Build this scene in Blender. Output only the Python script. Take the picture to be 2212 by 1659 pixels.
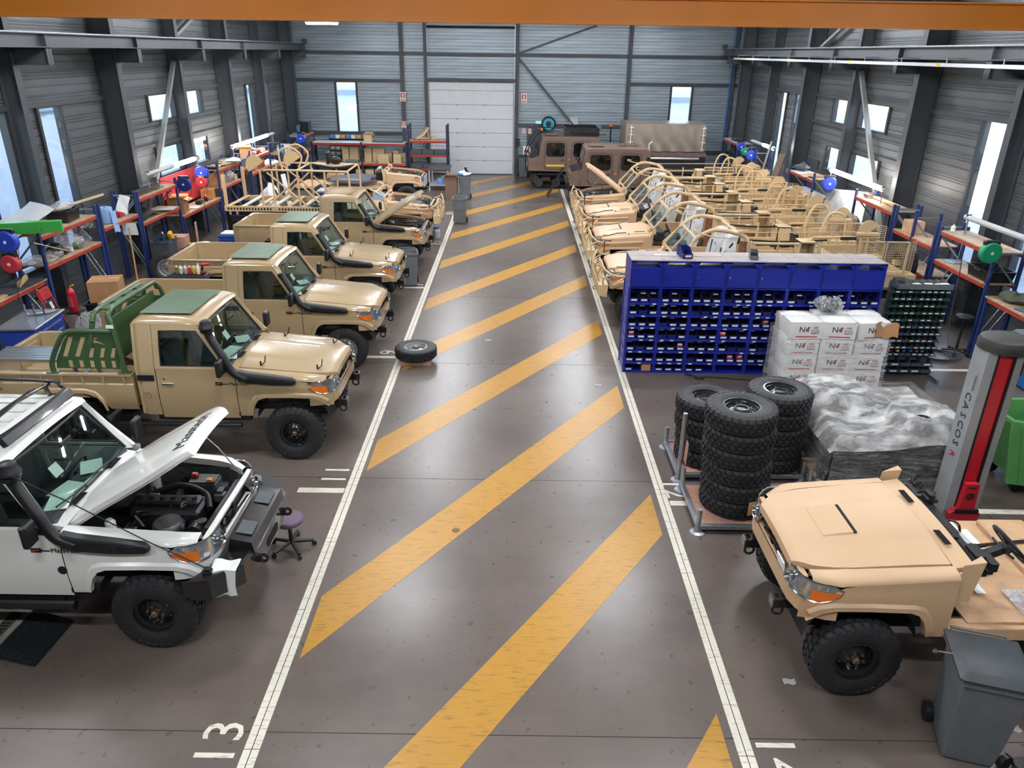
import bpy, math, random
from mathutils import Vector, Matrix
from math import sin, cos, pi, radians as rad
random.seed(11)
S = bpy.context.scene
for _o in list(bpy.data.objects): bpy.data.objects.remove(_o)
COL = S.collection

# ---------------------------------------------------------------- camera
CAM_H, FPX, PITCH, ROLL = 5.5, 1615.0, rad(23.95), rad(0.8)
cd = bpy.data.cameras.new('camera'); cam = bpy.data.objects.new('camera', cd); COL.objects.link(cam)
cd.sensor_fit = 'HORIZONTAL'; cd.sensor_width = 36.0; cd.lens = FPX / 2212 * 36.0
cd.clip_start = 0.05; cd.clip_end = 300
_F = Vector((0, cos(PITCH), -sin(PITCH))); _R = Vector((1, 0, 0)); _U = _R.cross(_F)
_R2 = _R * cos(ROLL) + _U * sin(ROLL); _U2 = _U * cos(ROLL) - _R * sin(ROLL)
mw = Matrix((_R2, _U2, -_F)).transposed().to_4x4(); mw.translation = (0, 0, CAM_H)
cam.matrix_world = mw
S.camera = cam

# ---------------------------------------------------------------- world, exposure
S.view_settings.view_transform = 'Standard'; S.view_settings.look = 'None'
S.view_settings.exposure = 1.5; S.view_settings.gamma = 1.0; S.view_settings.use_curve_mapping = False
wd = bpy.data.worlds.new('sky'); S.world = wd; wd.use_nodes = True
_nt = wd.node_tree; _bg = _nt.nodes['Background']
_sk = _nt.nodes.new('ShaderNodeTexSky'); _sk.sky_type = 'NISHITA'; _sk.sun_disc = False
_sk.sun_elevation = rad(38); _sk.sun_rotation = rad(80); _sk.air_density = 1.3; _sk.dust_density = 0.8
_nt.links.new(_sk.outputs[0], _bg.inputs[0]); _bg.inputs[1].default_value = 0.36
LAMP_STRENGTH = 60.0
BENCH_LAMP_STRENGTH = 14.0

# ---------------------------------------------------------------- materials
def srgb(h):
    h = h.lstrip('#'); c = [int(h[i:i+2], 16) / 255 for i in (0, 2, 4)]
    return tuple((x / 12.92 if x <= 0.04045 else ((x + 0.055) / 1.055) ** 2.4) for x in c) + (1.0,)
_M = {}
def mat(name, hexc, rough=0.5, metal=0.0, var=0.0, scale=6.0, bump=0.0, bscale=40.0, coat=0.0, emit=0.0, spec=0.5, hex2=None, detail=4.0, stretch=None, alpha=None):
    if name in _M: return _M[name]
    m = bpy.data.materials.new(name); m.use_nodes = True
    nt = m.node_tree; b = nt.nodes['Principled BSDF']
    b.inputs['Base Color'].default_value = srgb(hexc); b.inputs['Roughness'].default_value = rough
    b.inputs['Metallic'].default_value = metal; b.inputs['Specular IOR Level'].default_value = spec
    if coat: b.inputs['Coat Weight'].default_value = coat; b.inputs['Coat Roughness'].default_value = 0.04
    if emit: b.inputs['Emission Color'].default_value = srgb(hexc); b.inputs['Emission Strength'].default_value = emit
    tc = None
    if var or bump:
        tc = nt.nodes.new('ShaderNodeTexCoord'); src = tc.outputs['Object']
        if stretch:
            mp = nt.nodes.new('ShaderNodeMapping'); mp.inputs['Scale'].default_value = stretch
            nt.links.new(src, mp.inputs[0]); src = mp.outputs[0]
    if var:
        n = nt.nodes.new('ShaderNodeTexNoise'); n.inputs['Scale'].default_value = scale; n.inputs['Detail'].default_value = detail
        nt.links.new(src, n.inputs['Vector'])
        r = nt.nodes.new('ShaderNodeValToRGB'); c = srgb(hexc); c2 = srgb(hex2) if hex2 else tuple(x * (1 - var) for x in c[:3]) + (1,)
        r.color_ramp.elements[0].color = c2; r.color_ramp.elements[0].position = 0.35
        r.color_ramp.elements[1].color = c; r.color_ramp.elements[1].position = 0.62
        nt.links.new(n.outputs[0], r.inputs[0]); nt.links.new(r.outputs[0], b.inputs['Base Color'])
    if bump:
        n = nt.nodes.new('ShaderNodeTexNoise'); n.inputs['Scale'].default_value = bscale; n.inputs['Detail'].default_value = 3
        nt.links.new(src, n.inputs['Vector'])
        bp = nt.nodes.new('ShaderNodeBump'); bp.inputs['Strength'].default_value = bump; bp.inputs['Distance'].default_value = 0.02
        nt.links.new(n.outputs[0], bp.inputs['Height']); nt.links.new(bp.outputs[0], b.inputs['Normal'])
    _M[name] = m
    return m
def glassmat(name, tint, refl=0.08, rough=0.02):
    if name in _M: return _M[name]
    m = bpy.data.materials.new(name); m.use_nodes = True; nt = m.node_tree
    for n in list(nt.nodes): nt.nodes.remove(n)
    o = nt.nodes.new('ShaderNodeOutputMaterial'); t = nt.nodes.new('ShaderNodeBsdfTransparent'); g = nt.nodes.new('ShaderNodeBsdfGlossy')
    t.inputs[0].default_value = tint; g.inputs['Roughness'].default_value = rough; g.inputs[0].default_value = (1, 1, 1, 1)
    fr = nt.nodes.new('ShaderNodeLayerWeight'); pw = nt.nodes.new('ShaderNodeMath'); pw.operation = 'POWER'; pw.inputs[1].default_value = 4.0
    ma = nt.nodes.new('ShaderNodeMath'); ma.operation = 'MULTIPLY_ADD'; ma.inputs[1].default_value = 0.75; ma.inputs[2].default_value = refl * .6
    nt.links.new(fr.outputs['Facing'], pw.inputs[0]); nt.links.new(pw.outputs[0], ma.inputs[0])
    mx = nt.nodes.new('ShaderNodeMixShader'); nt.links.new(ma.outputs[0], mx.inputs[0])
    nt.links.new(t.outputs[0], mx.inputs[1]); nt.links.new(g.outputs[0], mx.inputs[2]); nt.links.new(mx.outputs[0], o.inputs[0])
    _M[name] = m
    return m
def filmmat(name, cover=0.35, rough=0.12, white=(0.75, 0.75, 0.74, 1), bscale=9.0, stretch=(1, 1, 1), bstr=0.6, dist=1.2):
    """clear stretch film: mostly see-through with wrinkled gloss and some milky scatter"""
    if name in _M: return _M[name]
    m = bpy.data.materials.new(name); m.use_nodes = True; nt = m.node_tree
    for n in list(nt.nodes): nt.nodes.remove(n)
    N = nt.nodes.new
    o = N('ShaderNodeOutputMaterial'); t = N('ShaderNodeBsdfTransparent'); g = N('ShaderNodeBsdfPrincipled')
    g.inputs['Base Color'].default_value = white; g.inputs['Roughness'].default_value = rough
    tc = N('ShaderNodeTexCoord'); mp = N('ShaderNodeMapping'); mp.inputs['Scale'].default_value = stretch
    ns = N('ShaderNodeTexNoise'); ns.inputs['Scale'].default_value = bscale; ns.inputs['Detail'].default_value = 6; ns.inputs['Distortion'].default_value = dist
    nt.links.new(tc.outputs['Object'], mp.inputs[0]); nt.links.new(mp.outputs[0], ns.inputs['Vector'])
    bp = N('ShaderNodeBump'); bp.inputs['Strength'].default_value = bstr; bp.inputs['Distance'].default_value = 0.05
    nt.links.new(ns.outputs[0], bp.inputs['Height']); nt.links.new(bp.outputs[0], g.inputs['Normal'])
    cr = N('ShaderNodeValToRGB'); cr.color_ramp.elements[0].position = 0.42; cr.color_ramp.elements[1].position = 0.72
    cr.color_ramp.elements[0].color = (cover * 0.55,) * 3 + (1,); cr.color_ramp.elements[1].color = (min(1, cover * 2.0),) * 3 + (1,)
    nt.links.new(ns.outputs[0], cr.inputs[0])
    mx = N('ShaderNodeMixShader'); nt.links.new(cr.outputs[0], mx.inputs[0]); nt.links.new(t.outputs[0], mx.inputs[1]); nt.links.new(g.outputs[0], mx.inputs[2])
    nt.links.new(mx.outputs[0], o.inputs[0])
    _M[name] = m
    return m

TAN = mat('tan_paint', '#b39b75', 0.28, coat=0.7, var=0.03, scale=2)
SAND = mat('sand_paint', '#cdab85', 0.42, var=0.04, scale=3)
SANDY = mat('sand_paint_yellow', '#d0b58a', 0.45, var=0.06, scale=5)
WHITEP = mat('white_paint', '#e6e6df', 0.25, coat=0.7)
BLACK = mat('black_plastic', '#1b1c1e', 0.42, var=0.25, scale=9)
BLACKM = mat('black_metal_paint', '#1d1e20', 0.24, coat=0.5)
RUBBER = mat('tyre_rubber', '#2b2c2e', 0.55, var=0.22, scale=14, bump=0.15, bscale=60)
DARK = mat('dark_underbody', '#15151a', 0.7)
GLASS = glassmat('car_glass', (0.62, 0.74, 0.70, 1))
WGLASS = glassmat('window_glass', (0.96, 0.98, 1.0, 1))
CHROME = mat('chrome', '#d8dadc', 0.12, 1.0)
STEEL = mat('bare_steel', '#9a9da0', 0.35, 1.0, var=0.2, scale=8)
GALV = mat('galvanised_steel', '#b4bac0', 0.38, 0.85, var=0.22, scale=25)
ALU = mat('aluminium', '#c3c6c8', 0.3, 0.9)
ORANGE = mat('orange_lens', '#e0701a', 0.12, coat=0.6, spec=0.8)
LENS = mat('headlamp_lens', '#c9d0d4', 0.08, 0.75, var=0.35, scale=22)
SILVER = mat('silver_wheel_paint', '#a9abad', 0.35, 0.7)
GREENP = mat('green_paint', '#3c5a35', 0.35, coat=0.3)
GREENPLATE = mat('green_plate_paint', '#5b7158', 0.38, 0.1, var=0.15, scale=4)
RED = mat('red_paint', '#b3242a', 0.4, var=0.12, scale=5)
REDBEAM = mat('red_rack_paint', '#b8402c', 0.42, var=0.2, scale=10)
BLUEUP = mat('blue_rack_paint', '#24386f', 0.4, var=0.25, scale=8)
BLUECAB = mat('blue_cabinet_paint', '#1b2b98', 0.33, var=0.12, scale=4)
BLUEBIN = mat('blue_bin_plastic', '#16246f', 0.4, var=0.12, scale=6)
WOOD = mat('worn_chipboard', '#c0a283', 0.6, var=0.3, scale=7, bump=0.1, bscale=80)
PLY = mat('plywood', '#c9a67c', 0.6, var=0.2, scale=5, stretch=(1, 6, 1))
CARD = mat('cardboard', '#b98a5e', 0.75, var=0.12, scale=6)
CARDL = mat('light_cardboard', '#d4ac84', 0.7, var=0.22, scale=5)
WHITEBOX = mat('white_carton', '#e9e7e2', 0.55, var=0.08, scale=6)
PAPER = mat('paper_white', '#eceeea', 0.7)
PAPERG = mat('paper_greenish', '#dfeee4', 0.7)
GREYP = mat('grey_plastic', '#6d7376', 0.5, var=0.15, scale=7)
GREYD = mat('dark_grey_plastic', '#4a4f52', 0.5, var=0.18, scale=7)
GREYL = mat('pale_grey_paint', '#b9bcbd', 0.45, var=0.1, scale=5)
BROWNV = mat('brown_vehicle_paint', '#6f5a4f', 0.5, var=0.12, scale=4)
SEAT = mat('seat_cloth', '#3a3c40', 0.85, bump=0.2, bscale=120)
WHITECOVER = mat('white_seat_cover', '#d9d9d8', 0.6, bump=0.5, bscale=14)
PINKWOOD = mat('pink_wood', '#c99a86', 0.7, var=0.2, scale=12)
CLEARBAG = filmmat('clear_plastic_bag', 0.35, bscale=14)
FILM = filmmat('stretch_film', 0.22, bscale=3.5, stretch=(1, 1, 7), bstr=0.9)
FILMW = filmmat('milky_plastic_sheet', 0.42, 0.2, (0.82, 0.81, 0.78, 1), 4.0, (1, 1.8, 1), 0.9, .25)

# ---------------------------------------------------------------- mesh helpers
class MB:
    def __init__(s, m=None): s.v = []; s.f = []; s.m = m or Matrix.Identity(4)
    def add(s, vs, fs):
        o = len(s.v); m = s.m
        s.v += [tuple(m @ Vector(v)) for v in vs]; s.f += [tuple(i + o for i in f) for f in fs]; return s
    def box(s, c, d, b=0.0, rot=None):
        x, y, z = d[0] / 2, d[1] / 2, d[2] / 2
        M_ = Matrix.Translation(c) @ (rot if rot is not None else Matrix.Identity(4))
        if b <= 0:
            vs = [(i * x, j * y, k * z) for i in (-1, 1) for j in (-1, 1) for k in (-1, 1)]
            fs = [(0, 1, 3, 2), (4, 6, 7, 5), (0, 4, 5, 1), (2, 3, 7, 6), (0, 2, 6, 4), (1, 5, 7, 3)]
        else:
            b = min(b, x * .95, y * .95, z * .95)
            vs = []; idx = {}
            for i in (-1, 1):
                for j in (-1, 1):
                    for k in (-1, 1):
                        for a in range(3):
                            q = [i * x, j * y, k * z]
                            for t in range(3):
                                if t != a: q[t] -= (i, j, k)[t] * b
                            idx[(i, j, k, a)] = len(vs); vs.append(tuple(q))
            fs = []
            for a in range(3):
                o1, o2 = [t for t in range(3) if t != a]
                for sg in (-1, 1):
                    loop = []
                    for (p, q) in ((-1, -1), (1, -1), (1, 1), (-1, 1)):
                        k = [0, 0, 0]; k[a] = sg; k[o1] = p; k[o2] = q; loop.append(idx[(*k, a)])
                    fs.append(tuple(loop if (sg > 0) == (a != 1) else loop[::-1]))
            for a in range(3):
                o1, o2 = [t for t in range(3) if t != a]
                for p in (-1, 1):
                    for q in (-1, 1):
                        k1 = [0, 0, 0]; k1[a] = -1; k1[o1] = p; k1[o2] = q; k2 = list(k1); k2[a] = 1
                        fs.append((idx[(*k1, o1)], idx[(*k2, o1)], idx[(*k2, o2)], idx[(*k1, o2)]))
            for i in (-1, 1):
                for j in (-1, 1):
                    for k in (-1, 1): fs.append(tuple(idx[(i, j, k, a)] for a in range(3)))
        o = s.m; s.m = o @ M_; s.add(vs, fs); s.m = o; return s
    def bb(s, x0, x1, y0, y1, z0, z1, b=0.0):
        return s.box(((x0 + x1) / 2, (y0 + y1) / 2, (z0 + z1) / 2), (abs(x1 - x0), abs(y1 - y0), abs(z1 - z0)), b)
    def frame_of(s, p0, p1, up=(0, 0, 1)):
        d = (Vector(p1) - Vector(p0)); L = d.length; d.normalize(); u = Vector(up)
        if abs(d.dot(u)) > 0.98: u = Vector((1, 0, 0)) if abs(d.x) < .9 else Vector((0, 1, 0))
        a = d.cross(u).normalized(); u = a.cross(d).normalized()
        return d, a, u, L
    def bar(s, p0, p1, w, h, b=0.0, up=(0, 0, 1)):
        d, a, u, L = s.frame_of(p0, p1, up)
        M_ = Matrix((d, a, u)).transposed().to_4x4()
        return s.box((Vector(p0) + Vector(p1)) / 2, (L, w, h), b, M_)
    def cyl(s, p0, p1, r, n=12, r2=None, cap=True):
        d, a, u, L = s.frame_of(p0, p1); r2 = r if r2 is None else r2
        vs = []
        for k in range(n):
            t = 2 * pi * k / n; e = a * cos(t) + u * sin(t)
            vs.append(Vector(p0) + e * r); vs.append(Vector(p1) + e * r2)
        fs = [(2 * k, 2 * ((k + 1) % n), 2 * ((k + 1) % n) + 1, 2 * k + 1) for k in range(n)]
        if cap: fs += [tuple(2 * k for k in range(n))[::-1], tuple(2 * k + 1 for k in range(n))]
        return s.add(vs, fs)
    def tube(s, pts, r, n=8, closed=False, cap=True):
        P = [Vector(p) for p in pts]; N = len(P); rings = []
        u = None
        for i in range(N):
            if closed: d = (P[(i + 1) % N] - P[i - 1])
            else: d = P[min(i + 1, N - 1)] - P[max(i - 1, 0)]
            d.normalize()
            if u is None:
                u = Vector((0, 0, 1)) if abs(d.z) < .9 else Vector((1, 0, 0))
            u = (u - d * u.dot(d)).normalized(); a = d.cross(u)
            rr = r[i] if isinstance(r, (list, tuple)) else r
            rings.append([P[i] + (u * cos(2 * pi * k / n) + a * sin(2 * pi * k / n)) * rr for k in range(n)])
        vs = [v for q in rings for v in q]; fs = []
        for i in range(N if closed else N - 1):
            j = (i + 1) % N
            fs += [(i * n + k, i * n + (k + 1) % n, j * n + (k + 1) % n, j * n + k) for k in range(n)]
        if cap and not closed: fs += [tuple(range(n))[::-1], tuple((N - 1) * n + k for k in range(n))]
        return s.add(vs, fs)
    def loft(s, secs, closed=True, cap=True):
        n = len(secs[0]); vs = [v for q in secs for v in q]; fs = []
        for i in range(len(secs) - 1):
            for k in range(n if closed else n - 1):
                fs.append((i * n + k, i * n + (k + 1) % n, (i + 1) * n + (k + 1) % n, (i + 1) * n + k))
        if cap and closed: fs += [tuple(range(n))[::-1], tuple((len(secs) - 1) * n + k for k in range(n))]
        return s.add(vs, fs)
    def lathe(s, prof, n=24, c=(0, 0, 0), axis='z', closed=False):
        vs = []
        for k in range(n):
            t = 2 * pi * k / n
            for (r, h) in prof:
                p = {'z': (r * cos(t), r * sin(t), h), 'y': (r * cos(t), h, r * sin(t)), 'x': (h, r * cos(t), r * sin(t))}[axis]
                vs.append((p[0] + c[0], p[1] + c[1], p[2] + c[2]))
        m = len(prof); fs = []
        for k in range(n):
            for i in range(m if closed else m - 1):
                fs.append((k * m + i, ((k + 1) % n) * m + i, ((k + 1) % n) * m + (i + 1) % m, k * m + (i + 1) % m))
        return s.add(vs, fs)
    def grid(s, nu, nv, fn, thick=None):
        vs = [Vector(fn(i / nu, j / nv)) for i in range(nu + 1) for j in range(nv + 1)]
        fs = [(i * (nv + 1) + j, (i + 1) * (nv + 1) + j, (i + 1) * (nv + 1) + j + 1, i * (nv + 1) + j + 1) for i in range(nu) for j in range(nv)]
        if thick:
            off = Vector(thick); n0 = len(vs); vs2 = [v + off for v in vs]
            fs2 = [tuple(i + n0 for i in f[::-1]) for f in fs]
            bd = [i * (nv + 1) for i in range(nu + 1)] + [nu * (nv + 1) + j for j in range(1, nv + 1)] + [i * (nv + 1) + nv for i in range(nu - 1, -1, -1)] + [j for j in range(nv - 1, 0, -1)]
            fs2 += [(bd[k], bd[(k + 1) % len(bd)], bd[(k + 1) % len(bd)] + n0, bd[k] + n0) for k in range(len(bd))]
            vs += vs2; fs += fs2
        return s.add(vs, fs)
    def prism(s, poly, d0, d1, ax='y'):
        """polygon given in the two other axes, extruded along ax from d0 to d1"""
        def P(a, b, d): return {'y': (a, d, b), 'x': (d, a, b), 'z': (a, b, d)}[ax]
        n = len(poly); vs = [P(a, b, d0) for a, b in poly] + [P(a, b, d1) for a, b in poly]
        fs = [tuple(range(n)), tuple(range(n, 2 * n))[::-1]] + [(i, i + n, (i + 1) % n + n, (i + 1) % n) for i in range(n)]
        return s.add(vs, fs)
    def ring(s, outer, inner, P0, P1):
        """frame between two 2D loops of equal count; P0/P1 map a 2D point to the two faces"""
        n = len(outer); vs = [P0(p) for p in outer] + [P0(p) for p in inner] + [P1(p) for p in outer] + [P1(p) for p in inner]
        fs = []
        for i in range(n):
            j = (i + 1) % n
            fs += [(i, j, n + j, n + i), (2 * n + j, 2 * n + i, 3 * n + i, 3 * n + j), (j, i, 2 * n + i, 2 * n + j), (n + i, n + j, 3 * n + j, 3 * n + i)]
        return s.add(vs, fs)
    def sphere(s, c, r, n=12, m=8, sc=(1, 1, 1)):
        return s.grid(n, m, lambda u, v: (c[0] + r * sc[0] * sin(pi * v) * cos(2 * pi * u), c[1] + r * sc[1] * sin(pi * v) * sin(2 * pi * u), c[2] + r * sc[2] * cos(pi * v)))
    def text(s, body, size, M_, depth=0.002):
        vs, fs = text_geo(body, size, depth); o = s.m; s.m = o @ M_; s.add(vs, fs); s.m = o; return s
    def mesh(s, name='mesh', ang=32, smooth=True):
        me = bpy.data.meshes.new(name); me.from_pydata([tuple(v) for v in s.v], [], s.f); me.validate(); me.update()
        import bmesh
        bm = bmesh.new(); bm.from_mesh(me)
        bmesh.ops.recalc_face_normals(bm, faces=bm.faces); bm.to_mesh(me); bm.free()
        if smooth:
            me.shade_smooth(); me.set_sharp_from_angle(angle=rad(ang))
        return me
    def done(s, name, m, parent=None, ang=32, **k):
        me = s.mesh(name, ang); me.materials.append(m)
        o = bpy.data.objects.new(name, me); COL.objects.link(o)
        if parent is not None: o.parent = parent
        for kk, vv in k.items(): o[kk] = vv
        return o
_T = {}
def text_geo(body, size, depth):
    key = (body, size, depth)
    if key not in _T:
        cu = bpy.data.curves.new('lettering', 'FONT'); cu.body = body; cu.size = size; cu.extrude = depth; cu.align_x = 'CENTER'; cu.align_y = 'CENTER'; cu.resolution_u = 2
        ob = bpy.data.objects.new('lettering', cu); COL.objects.link(ob)
        dg = bpy.context.evaluated_depsgraph_get(); me = bpy.data.meshes.new_from_object(ob.evaluated_get(dg))
        _T[key] = ([tuple(v.co) for v in me.vertices], [tuple(p.vertices) for p in me.polygons])
        bpy.data.objects.remove(ob); bpy.data.curves.remove(cu); bpy.data.meshes.remove(me)
    return _T[key]
def RZ(a): return Matrix.Rotation(a, 4, 'Z')
def RX(a): return Matrix.Rotation(a, 4, 'X')
def RY(a): return Matrix.Rotation(a, 4, 'Y')
def TR(*p): return Matrix.Translation(p)
def empty(name, loc=(0, 0, 0), rz=0.0, label=None, cat=None, group=None, kind=None):
    o = bpy.data.objects.new(name, None); COL.objects.link(o); o.location = loc; o.rotation_euler = (0, 0, rz)
    o.empty_display_size = 0.1
    return tag(o, label, cat, group, kind)
def tag(o, label=None, cat=None, group=None, kind=None):
    if label: o['label'] = label
    if cat: o['category'] = cat
    if group: o['group'] = group
    if kind: o['kind'] = kind
    return o
def place(o, loc, rz=0.0, rot=None):
    o.location = loc; o.rotation_euler = rot or (0, 0, rz); return o
def inst(name, me, loc=(0, 0, 0), rz=0.0, parent=None, rot=None, scale=None):
    o = bpy.data.objects.new(name, me); COL.objects.link(o); o.location = loc; o.rotation_euler = rot or (0, 0, rz)
    if scale: o.scale = scale
    if parent is not None: o.parent = parent
    return o
def copy_tree(o, parent=None):
    c = o.copy(); COL.objects.link(c)
    if parent is not None: c.parent = parent
    for ch in o.children: copy_tree(ch, c)
    return c
def sstep(a, b, x):
    t = min(1, max(0, (x - a) / (b - a))); return t * t * (3 - 2 * t)
def lerp(a, b, t): return a + (b - a) * t
def interp(x, pts):
    if x <= pts[0][0]: return pts[0][1]
    for (a, va), (b, vb) in zip(pts, pts[1:]):
        if x <= b: return va + (vb - va) * (x - a) / (b - a)
    return pts[-1][1]
def bezier(pts, n=8):
    """Catmull-Rom through points"""
    P = [Vector(p) for p in pts]; P = [P[0] * 2 - P[1]] + P + [P[-1] * 2 - P[-2]]; out = []
    for i in range(1, len(P) - 2):
        for k in range(n):
            t = k / n; a, b, c, d = P[i - 1], P[i], P[i + 1], P[i + 2]
            out.append(0.5 * ((2 * b) + (c - a) * t + (2 * a - 5 * b + 4 * c - d) * t * t + (3 * b - a - 3 * c + d) * t ** 3))
    out.append(P[-2]); return out
ORD = ['first', 'second', 'third', 'fourth', 'fifth', 'sixth', 'seventh', 'eighth', 'ninth', 'tenth', 'eleventh', 'twelfth', 'thirteenth']
def pix(px, py, z=None, X=None, Y=None):
    """photo pixel -> point where its ray meets a height, or a plane X or Y"""
    d = _F + _R2 * ((px - 1106) / FPX) - _U2 * ((py - 829.5) / FPX); c = Vector((0, 0, CAM_H))
    if z is not None: t = (z - CAM_H) / d.z
    elif X is not None: t = X / d.x
    else: t = Y / d.y
    return c + d * t
# ================================================================ THE HALL
XL, XR, YB, YF, ZC = -10.55, 10.35, 37.6, -4.5, 7.2
def floor_material():
    m = bpy.data.materials.new('polished_concrete'); m.use_nodes = True; nt = m.node_tree; b = nt.nodes['Principled BSDF']; N = nt.nodes.new; L = nt.links.new
    tc = N('ShaderNodeTexCoord')
    n1 = N('ShaderNodeTexNoise'); n1.inputs['Scale'].default_value = 0.4; n1.inputs['Detail'].default_value = 5; n1.inputs['Roughness'].default_value = 0.55
    n2 = N('ShaderNodeTexNoise'); n2.inputs['Scale'].default_value = 9; n2.inputs['Detail'].default_value = 6
    mp = N('ShaderNodeMapping'); mp.inputs['Scale'].default_value = (0.5, 1.3, 1)
    n3 = N('ShaderNodeTexNoise'); n3.inputs['Scale'].default_value = 1.1; n3.inputs['Detail'].default_value = 9; n3.inputs['Roughness'].default_value = 0.7
    L(tc.outputs['Object'], n1.inputs['Vector']); L(tc.outputs['Object'], n2.inputs['Vector']); L(tc.outputs['Object'], mp.inputs[0]); L(mp.outputs[0], n3.inputs['Vector'])
    r1 = N('ShaderNodeValToRGB'); r1.color_ramp.elements[0].position = 0.25; r1.color_ramp.elements[0].color = srgb('#564c46'); r1.color_ramp.elements[1].position = 0.75; r1.color_ramp.elements[1].color = srgb('#7d7169')
    L(n1.outputs[0], r1.inputs[0])
    r2 = N('ShaderNodeValToRGB'); r2.color_ramp.elements[0].position = 0.25; r2.color_ramp.elements[0].color = (0.80, 0.79, 0.78, 1); r2.color_ramp.elements[1].position = 0.8; r2.color_ramp.elements[1].color = (1.1, 1.1, 1.1, 1)
    L(n3.outputs[0], r2.inputs[0])
    mx = N('ShaderNodeMix'); mx.data_type = 'RGBA'; mx.blend_type = 'MULTIPLY'; mx.inputs[0].default_value = 1.0
    L(r1.outputs[0], mx.inputs[6]); L(r2.outputs[0], mx.inputs[7])
    L(mx.outputs[2], b.inputs['Base Color'])
    rr = N('ShaderNodeMapRange'); rr.inputs[1].default_value = 0.3; rr.inputs[2].default_value = 0.75; rr.inputs[3].default_value = 0.27; rr.inputs[4].default_value = 0.33
    L(n2.outputs[0], rr.inputs[0]); L(rr.outputs[0], b.inputs['Roughness'])
    b.inputs['Specular IOR Level'].default_value = 0.55
    return m
FLOOR = floor_material()
floor = MB().bb(XL - .2, XR + .2, YF, YB + .2, -0.2, 0).done('floor', FLOOR, kind='structure', label='dark brown polished concrete hall floor')
def paint_material(name, hexc, scuff):
    m = bpy.data.materials.new(name); m.use_nodes = True; nt = m.node_tree; b = nt.nodes['Principled BSDF']; N = nt.nodes.new; L = nt.links.new
    tc = N('ShaderNodeTexCoord'); mp = N('ShaderNodeMapping'); mp.inputs['Scale'].default_value = (1.2, 9, 1); mp.inputs['Rotation'].default_value = (0, 0, 0.9)
    n = N('ShaderNodeTexNoise'); n.inputs['Scale'].default_value = 4; n.inputs['Detail'].default_value = 8; n.inputs['Roughness'].default_value = 0.7
    L(tc.outputs['Object'], mp.inputs[0]); L(mp.outputs[0], n.inputs['Vector'])
    r = N('ShaderNodeValToRGB'); r.color_ramp.elements[0].position = 0.33; r.color_ramp.elements[0].color = srgb(scuff); r.color_ramp.elements[1].position = 0.47; r.color_ramp.elements[1].color = srgb(hexc)
    L(n.outputs[0], r.inputs[0]); L(r.outputs[0], b.inputs['Base Color']); b.inputs['Roughness'].default_value = 0.36
    return m
YELLOW = paint_material('yellow_floor_paint', '#bb882a', '#7a6038')
WLINE = paint_material('white_floor_paint', '#e3ddcc', '#9a9184')
JOINT = mat('floor_joint', '#2c2622', 0.8)
# yellow hatch stripes between the white lines
SX0, SX1 = -2.06, 1.91
for yt in (5.03, 8.73, 12.38, 16.0, 19.66, 23.25, 26.86, 30.38, 33.9, 37.5, 41.0):
    dy, th = 5.82, 0.93
    poly = [(SX1, yt), (SX0, yt - dy), (SX0, yt - dy - th), (SX1, yt - th)]
    lo, hi = 0.3, YB - 0.3
    # clip to the floor in Y
    def clip(poly, keep, yv):
        out = []
        for a, b in zip(poly, poly[1:] + poly[:1]):
            ka, kb = keep(a[1]), keep(b[1])
            if ka: out.append(a)
            if ka != kb:
                t = (yv - a[1]) / (b[1] - a[1]); out.append((a[0] + (b[0] - a[0]) * t, yv))
        return out
    poly = clip(poly, lambda y: y >= lo, lo); poly = clip(poly, lambda y: y <= hi, hi) if poly else poly
    if len(poly) >= 3: MB().prism(poly, 0, 0.002, 'z').done('painted_stripe', YELLOW, floor)
for x0 in (-2.19, 2.06):
    for s_ in (-1, 1):
        y = 0.3
        while y < YB - 4:
            y2 = y + 4.28
            MB().bb(x0 + s_ * 0.004, x0 + s_ * 0.068, y + 0.004, min(y2, 33.6) - .004, 0, 0.002).done('painted_line', WLINE, floor)
            y = y2
for y in (8.72, 13.6, 18.33, 23.05, 27.8):
    MB().bb(-2.9, -2.27, y - .06, y + .06, 0, 0.002).done('painted_tick', WLINE, floor)
for y in (8.52, 13.33, 18.1):
    MB().bb(2.14, 10.0 if y == 13.33 else 2.75, y - .055, y + .055, 0, 0.002).done('painted_tick', WLINE, floor)
MB().bb(5.6, 9.6, 8.37, 8.48, 0, 0.002).done('painted_tick', WLINE, floor)
for txt, x, y, rz in (('13', -2.47, 4.64, pi / 2), ('11', -2.46, 9.14, pi / 2), ('9', -2.45, 13.85, pi / 2), ('7', -2.47, 18.62, pi / 2), ('5', -2.45, 23.35, pi / 2), ('3', -2.45, 28.1, pi / 2), ('14', 2.32, 4.57, -pi / 2), ('12', 2.27, 8.88, -pi / 2)):
    MB().text(txt, 0.50, TR(x, y, 0.001) @ RZ(rz), 0.001).done('painted_number', WLINE, floor)
for y in (0.5, 4.76, 9.06, 13.33, 17.6, 21.88, 26.15, 30.4, 34.7):
    MB().bb(XL, XR, y - .004, y + .004, 0, 0.0012).done('floor_joint', JOINT, floor)
for x in (-6.4, -2.19, 2.06, 6.3):
    MB().bb(x - .004, x + .004, YF, YB, 0, 0.0012).done('floor_joint', JOINT, floor)
MB().lathe([(0.001, 0.003), (0.05, 0.003), (0.058, 0)], 16, (0.02 - .7, 7.83, 0)).done('floor_drain_cap', mat('drain_brown', '#6d5530', 0.5), floor)

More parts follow.
